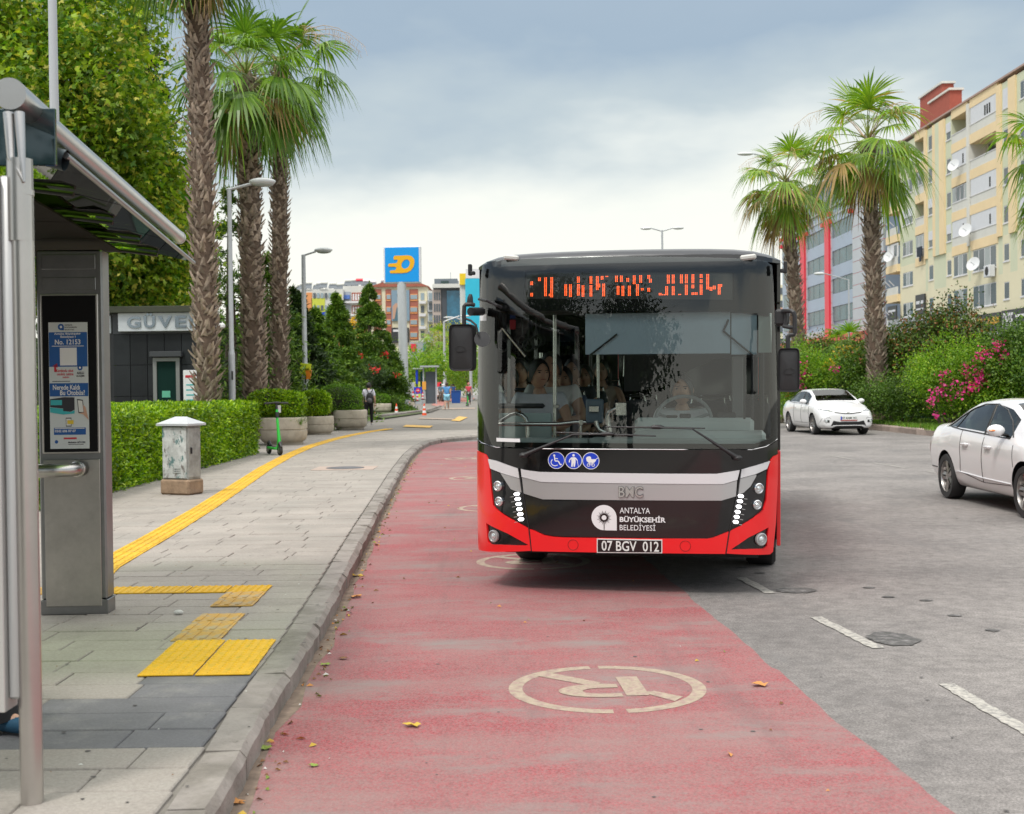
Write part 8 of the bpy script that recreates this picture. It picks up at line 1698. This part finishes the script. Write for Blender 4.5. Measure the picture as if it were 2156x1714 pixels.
rb(tE, 968, 576, 1000, 600, 240, mat('band_yellow', (.85, .60, .02), .5), 'yellow_band', .5); rb(tE, 981, 586, 1110, 700, 240, mat('billboard_turquoise', (.03, .48, .66), .5, var=.1, vs=.1), 'billboard', .5, .5); rb(tE, 981, 566, 1110, 587, 240, M_wfr, 'billboard_head', .5, .5)
tF, hF = row('apartment_building', 'pale far apartment block between the bus and the shorter palm', 1600, 1655, 600, 300, M_cream)
for j in range(5): rb(tF, 1636, 606 + j * 27, 1648, 620 + j * 27, 300, M_fd, 'window')
rb(tF, 1630, 650, 1652, 656, 300, M_gr2, 'red_band'); clutter(tF, hF, 1622, 1655, 4, 5)
# orange-yellow playground-like hoarding glimpsed between the spruces
hb_, _h = row('hoarding', 'blue and orange hoarding glimpsed between the spruces', 690, 772, 690, 120, M_or2, 1)
rb(hb_, 690, 686, 772, 693, 120, M_blue, 'blue_top', .3)
# ---- things down the street
def far_tree(label, x, y, Y, rx, rz, m=L_bright, n=3000, ztrunk=None, name='street_tree'):
    p = at(x, y, Y); b = (p.x, Y, 0); t = thing(name, label, 'tree', b, 0, 'small street trees'); r_ = random.Random(int(x)); bl = [((r_.uniform(-.5, .5) * rx, r_.uniform(-.4, .4) * rx, p.z + r_.uniform(-.4, .5) * rz), (rx * .6, rx * .6, rz * .55)) for _ in range(6)]
    limbs(t, p.z * .8, .13, bl); obj('crown', crown_mesh('crown', bl, n, .26, m, cl=.4, per=16), t)
for a_ in (('bright green street tree just right of the pylon pole', 885, 768, 118, 3.2, 1.7), ('street tree with pale green leaves over the people on the pavement', 925, 768, 135, 3.6, 2.0), ('yellowish street tree beside the far double lamp', 948, 730, 160, 3.2, 3.2, leafmat('leaf_yellowish', (.22, .28, .02), (.50, .46, .05), tr=.3)), ('green street tree half behind the bus mirror', 985, 775, 140, 4.0, 2.8), ('dark green tree low at the end of the pavement', 960, 800, 170, 4.5, 2.6, L_mid), ('tree between the pylon and the spruces', 868, 790, 150, 3.0, 2.4, L_mid), ('green tree just behind the bus side', 1020, 760, 150, 5, 4)): far_tree(*a_[:6], *(a_[6:]))
for i, (x, Y, lb) in enumerate(((200, 70, 'dark tree far behind the left end of the booth'), (330, 75, 'green tree far behind the booth sign'), (500, 80, 'dark tree far behind the gap between palm trunks'), (690, 100, 'green tree behind the spruces, mostly hidden'))):
    p = at(x, 700, Y); b = (p.x, Y, 0); t = thing('background_tree', lb, 'tree', b, 0, 'belt of trees behind the booth'); bl = [((random.uniform(-4, 4), 0, random.uniform(1.5, 5.0 if x < 600 else 3.0)), (2.6, 2, 1.8)) for _ in range(9)]; limbs(t, 3, .2, bl); obj('crown', crown_mesh('crown', bl, 8000, .32, L_dark if i % 2 == 0 else L_mid, cl=.5, per=16), t)
p = at(920, 822, 128); t = thing('box_truck', 'small white box truck parked at the end of the pavement', 'truck', (p.x, 128, 0)); s_ = 128 / 2650
B = MB(); B.cbox((0, 1.5, .5 + 18 * s_), (32 * s_, 3, 30 * s_ - .3), .06); B.build('box', M_wfr, t); B = MB(); B.cbox((0, -.03, 1.9), (.9, .05, .45), .02); B.build('red_mark', M_gr2, t)
for s in (-1, 1): B = MB(); B.lathe([(.34, -.12), (.36, 0), (.34, .12)], 16, (s * .55, .3, .36), M=Matrix.Rotation(pi / 2, 3, 'Y')); B.build('wheel', M_tyre, t)
B = MB(); B.cbox((0, 1.4, .55), (1.3, 2.6, .2), .03); B.build('chassis', M_trim, t)
p = at(880, 822, 92); t = thing('no_entry_sign', 'blue board with a round red no-entry sign beside the barrier', 'sign', (p.x, 92, .1)); s_ = 92 / 2650; cz = p.z - .1
B = MB(); B.cbox((0, 0, cz), (17 * s_, .04, 14 * s_), .01); B.build('board', M_blue, t); B = MB(); B.lathe([(4.6 * s_, .0), (0, .001)], 20, (0, -.03, cz), M=Matrix.Rotation(pi / 2, 3, 'X')); B.build('red_disc', M_gr2, t); B = MB(); B.box((0, -.045, cz), (5 * s_, .01, 1.3 * s_)); B.build('white_bar', M_dw, t)
for s in (-1, 1): B = MB(); B.tube([(s * .2, 0, 0), (s * .2, 0, cz)], .03, 6); B.build('leg', M_pole, t)
def stripepost(label, x, yb, yt, Y, grp='red and white striped posts'):
    p = at(x, yb, Y); q = at(x, yt, Y); t = thing('delineator_post', label, 'post', (p.x, Y, max(p.z, .05)), 0, grp); h = q.z - p.z; r = .07
    for k in range(5): B = MB(); B.lathe([(r, h * k / 5), (r, h * (k + 1) / 5)], 10); B.build('band', M_gr2 if k % 2 == 0 else M_dw, t)
    B = MB(); B.lathe([(.22, 0), (.2, .06), (0, .07)], 12); B.build('foot', M_trim, t)
for a_ in (('striped post standing alone in front of the pylon pole', 860, 851, 822, 88), ('striped post left of the no-entry board', 870, 846, 824, 92), ('striped post under the no-entry board', 879, 845, 826, 94), ('striped post right of the no-entry board', 890, 842, 826, 97)): stripepost(*a_)
p = at(848, 819, 108); t = thing('low_wall', 'pale grey hoarding wall behind the man on the phone', 'wall', (p.x, 108, 0)); s_ = 108 / 2650; B = MB(); B.cbox((0, 0, p.z), (50 * s_, .15, 26 * s_), .02); B.build('panel', M_fg, t); B = MB(); B.cbox((0, 0, .15), (50 * s_, .25, .5), .02); B.build('footing', M_conc, t)
p = at(893, 812, 100); t = thing('information_board', 'orange information board beside the pavement stalls', 'board', (p.x, 100, 0)); s_ = 100 / 2650; B = MB(); B.cbox((0, 0, p.z), (8 * s_, .06, 17 * s_), .01); B.build('board', mat('orange_board', (.80, .38, .06), .5), t); B = MB(); B.tube([(0, .04, 0), (0, .04, p.z)], .05, 6); B.build('post', M_pole, t)
p = at(878, 800, 116); t = thing('kiosk', 'small green and blue kiosk behind the no-entry board', 'kiosk', (p.x, 116, 0)); s_ = 116 / 2650
for k, (xo, m, zz, hh) in enumerate(((-5, M_lime, 1.4, 1.5), (0, M_blue, 2.6, 1.3), (5, M_lime, 1.4, 1.5), (10, M_gd, 2.0, 2.2))): B = MB(); B.cbox((xo * s_, k * .02, zz), (4.4 * s_, .5, hh), .02); B.build('panel', m, t)
B = MB(); B.cbox((.1, 0, .35), (18 * s_, .6, .7), .02); B.build('base', M_fg, t); B = MB(); B.cbox((.1, .2, 3.35), (20 * s_, 1.2, .12), .02); B.build('roof', M_fg, t)
p = at(960, 820, 118); t = thing('waste_bin', 'blue wheeled waste bin by the far pavement trees', 'bin', (p.x, 118, .1)); B = MB(); B.prism([(-.38, 0), (.38, 0), (.46, 1.1), (-.46, 1.1)], -.35, .35, M=Matrix.Rotation(pi / 2, 4, 'X')); B.build('body', mat('bin_blue', (.01, .07, .30), .5), t); B = MB(); B.cbox((0, 0, 1.14), (.98, .8, .09), .03); B.build('lid', mat('bin_blue'), t)
for x in (905, 945): p = at(x, 790, 108)
t = thing('far_bus_stop', 'grey frame of a far stop shelter behind the orange board', 'shelter', (at(905, 800, 110).x, 110, 0))
for s in (-1, 1): B = MB(); B.box((s * .55, 0, 1.7), (.12, .12, 3.4)); B.build('post', M_fg, t)
B = MB(); B.box((0, 0, 3.45), (1.6, 1.2, .14)); B.build('roof', M_fg, t); B = MB(); B.box((.1, .3, 1.6), (1.0, .05, 2.8)); B.build('glass', M_fd, t)
# planting beyond the pavement's end and painted patches on it
sheet('plaza', [(kb[-1].x - 20, 46.2), (12.4, 46.2), (12.4, 150), (kb[-1].x - 20, 150)], WALK + .004, mat('plaza_paving', (.31, .285, .265), .85, var=.12, vs=.8)) if False else None
M_pk2 = mat('paint_pink', (.42, .18, .15), .85, var=.15, vs=2)
def gp(name, pts, m, z=.012): q = [gnd(*p, WALK) for p in pts]; B = MB(); B.add([(v.x, v.y, WALK + z) for v in q], [tuple(range(len(q)))[::-1]]); return B.build(name, m, lane_marks, 0)
gp('pink_patch', [(908, 853), (928, 857), (945, 845), (990, 846), (1000, 838), (930, 836)], M_pk2)
gp('yellow_patch', [(950, 886), (968, 887), (985, 879), (966, 877)], mat('paint_yellow', (.62, .38, .10), .8, var=.15)); gp('yellow_patch', [(848, 899), (905, 901), (912, 897), (855, 895)], mat('paint_yellow'))
gp('white_line', [(880, 882), (955, 884), (960, 882), (884, 880)], M_mark); gp('white_line', [(930, 862), (1000, 861), (1000, 858.5), (932, 859.5)], M_mark); gp('grey_strip', [(838, 864), (858, 866), (868, 855), (855, 853)], M_dark)
# raised edge of the grass bed and across the crossing
bedk = thing('bed_kerb', None, None); bedk['kind'] = 'structure'
bp = [gnd(*p, WALK) for p in ((770, 885), (808, 882.5), (850, 877), (905, 869), (930, 860))]; rs = resample(bp, 1.0)
for a, b in zip(rs, rs[1:]): kerbstone(a + Vector((0, 0, WALK)), b + Vector((0, 0, WALK)), .2, .1, M_kerb, bedk)
# green fence along the verge
fn = thing('verge_fence', 'green wire fence with slim posts among the flowering shrubs', 'fence', (14.2, 45, .17)); M_fn = mat('fence_green', (.02, .16, .12), .5)
for i in range(9): y = 42.6 + i * 3.1 - 45; B = MB(); B.cbox((0, y, .78), (.09, .09, 1.6), .01); B.build('post', M_fn, fn)
for z in (.25, .6, .95, 1.3): B = MB(); B.tube([(0, -2.4, z), (0, 22, z)], .012, 4); B.build('wire', M_fn, fn, 0)
# ---- behind the photographer: trees that show only as reflections in the bus glass
for i, (x, y, s_) in enumerate(((-10, -9, 1.0), (-13, -14, 1.3), (-6.3, -14, .8))):
    bl = [((random.uniform(-2, 2) * s_, random.uniform(-1.5, 1.5), random.uniform(3.2, 8) * s_), (1.7 * s_, 1.5, 1.3 * s_)) for _ in range(9)]; t = thing('tree', 'leafy tree behind the photographer, mirrored in the bus glass', 'tree', (x, y, 0), 0, 'trees behind the photographer'); limbs(t, 4.5 * s_, .2, bl); obj('crown', crown_mesh('crown', bl, 7000, .24, L_dark, cl=.4, per=16), t)
boxhedge('dark_reflection_screen', 'tall dark leafy screen added behind the photographer to darken the bus glass reflection', -22, -8, -14, -12.5, .1, 5.5, 90, .22, L_dark, bulge=.3)  # unseen leafy screen, added to darken what the bus glass mirrors
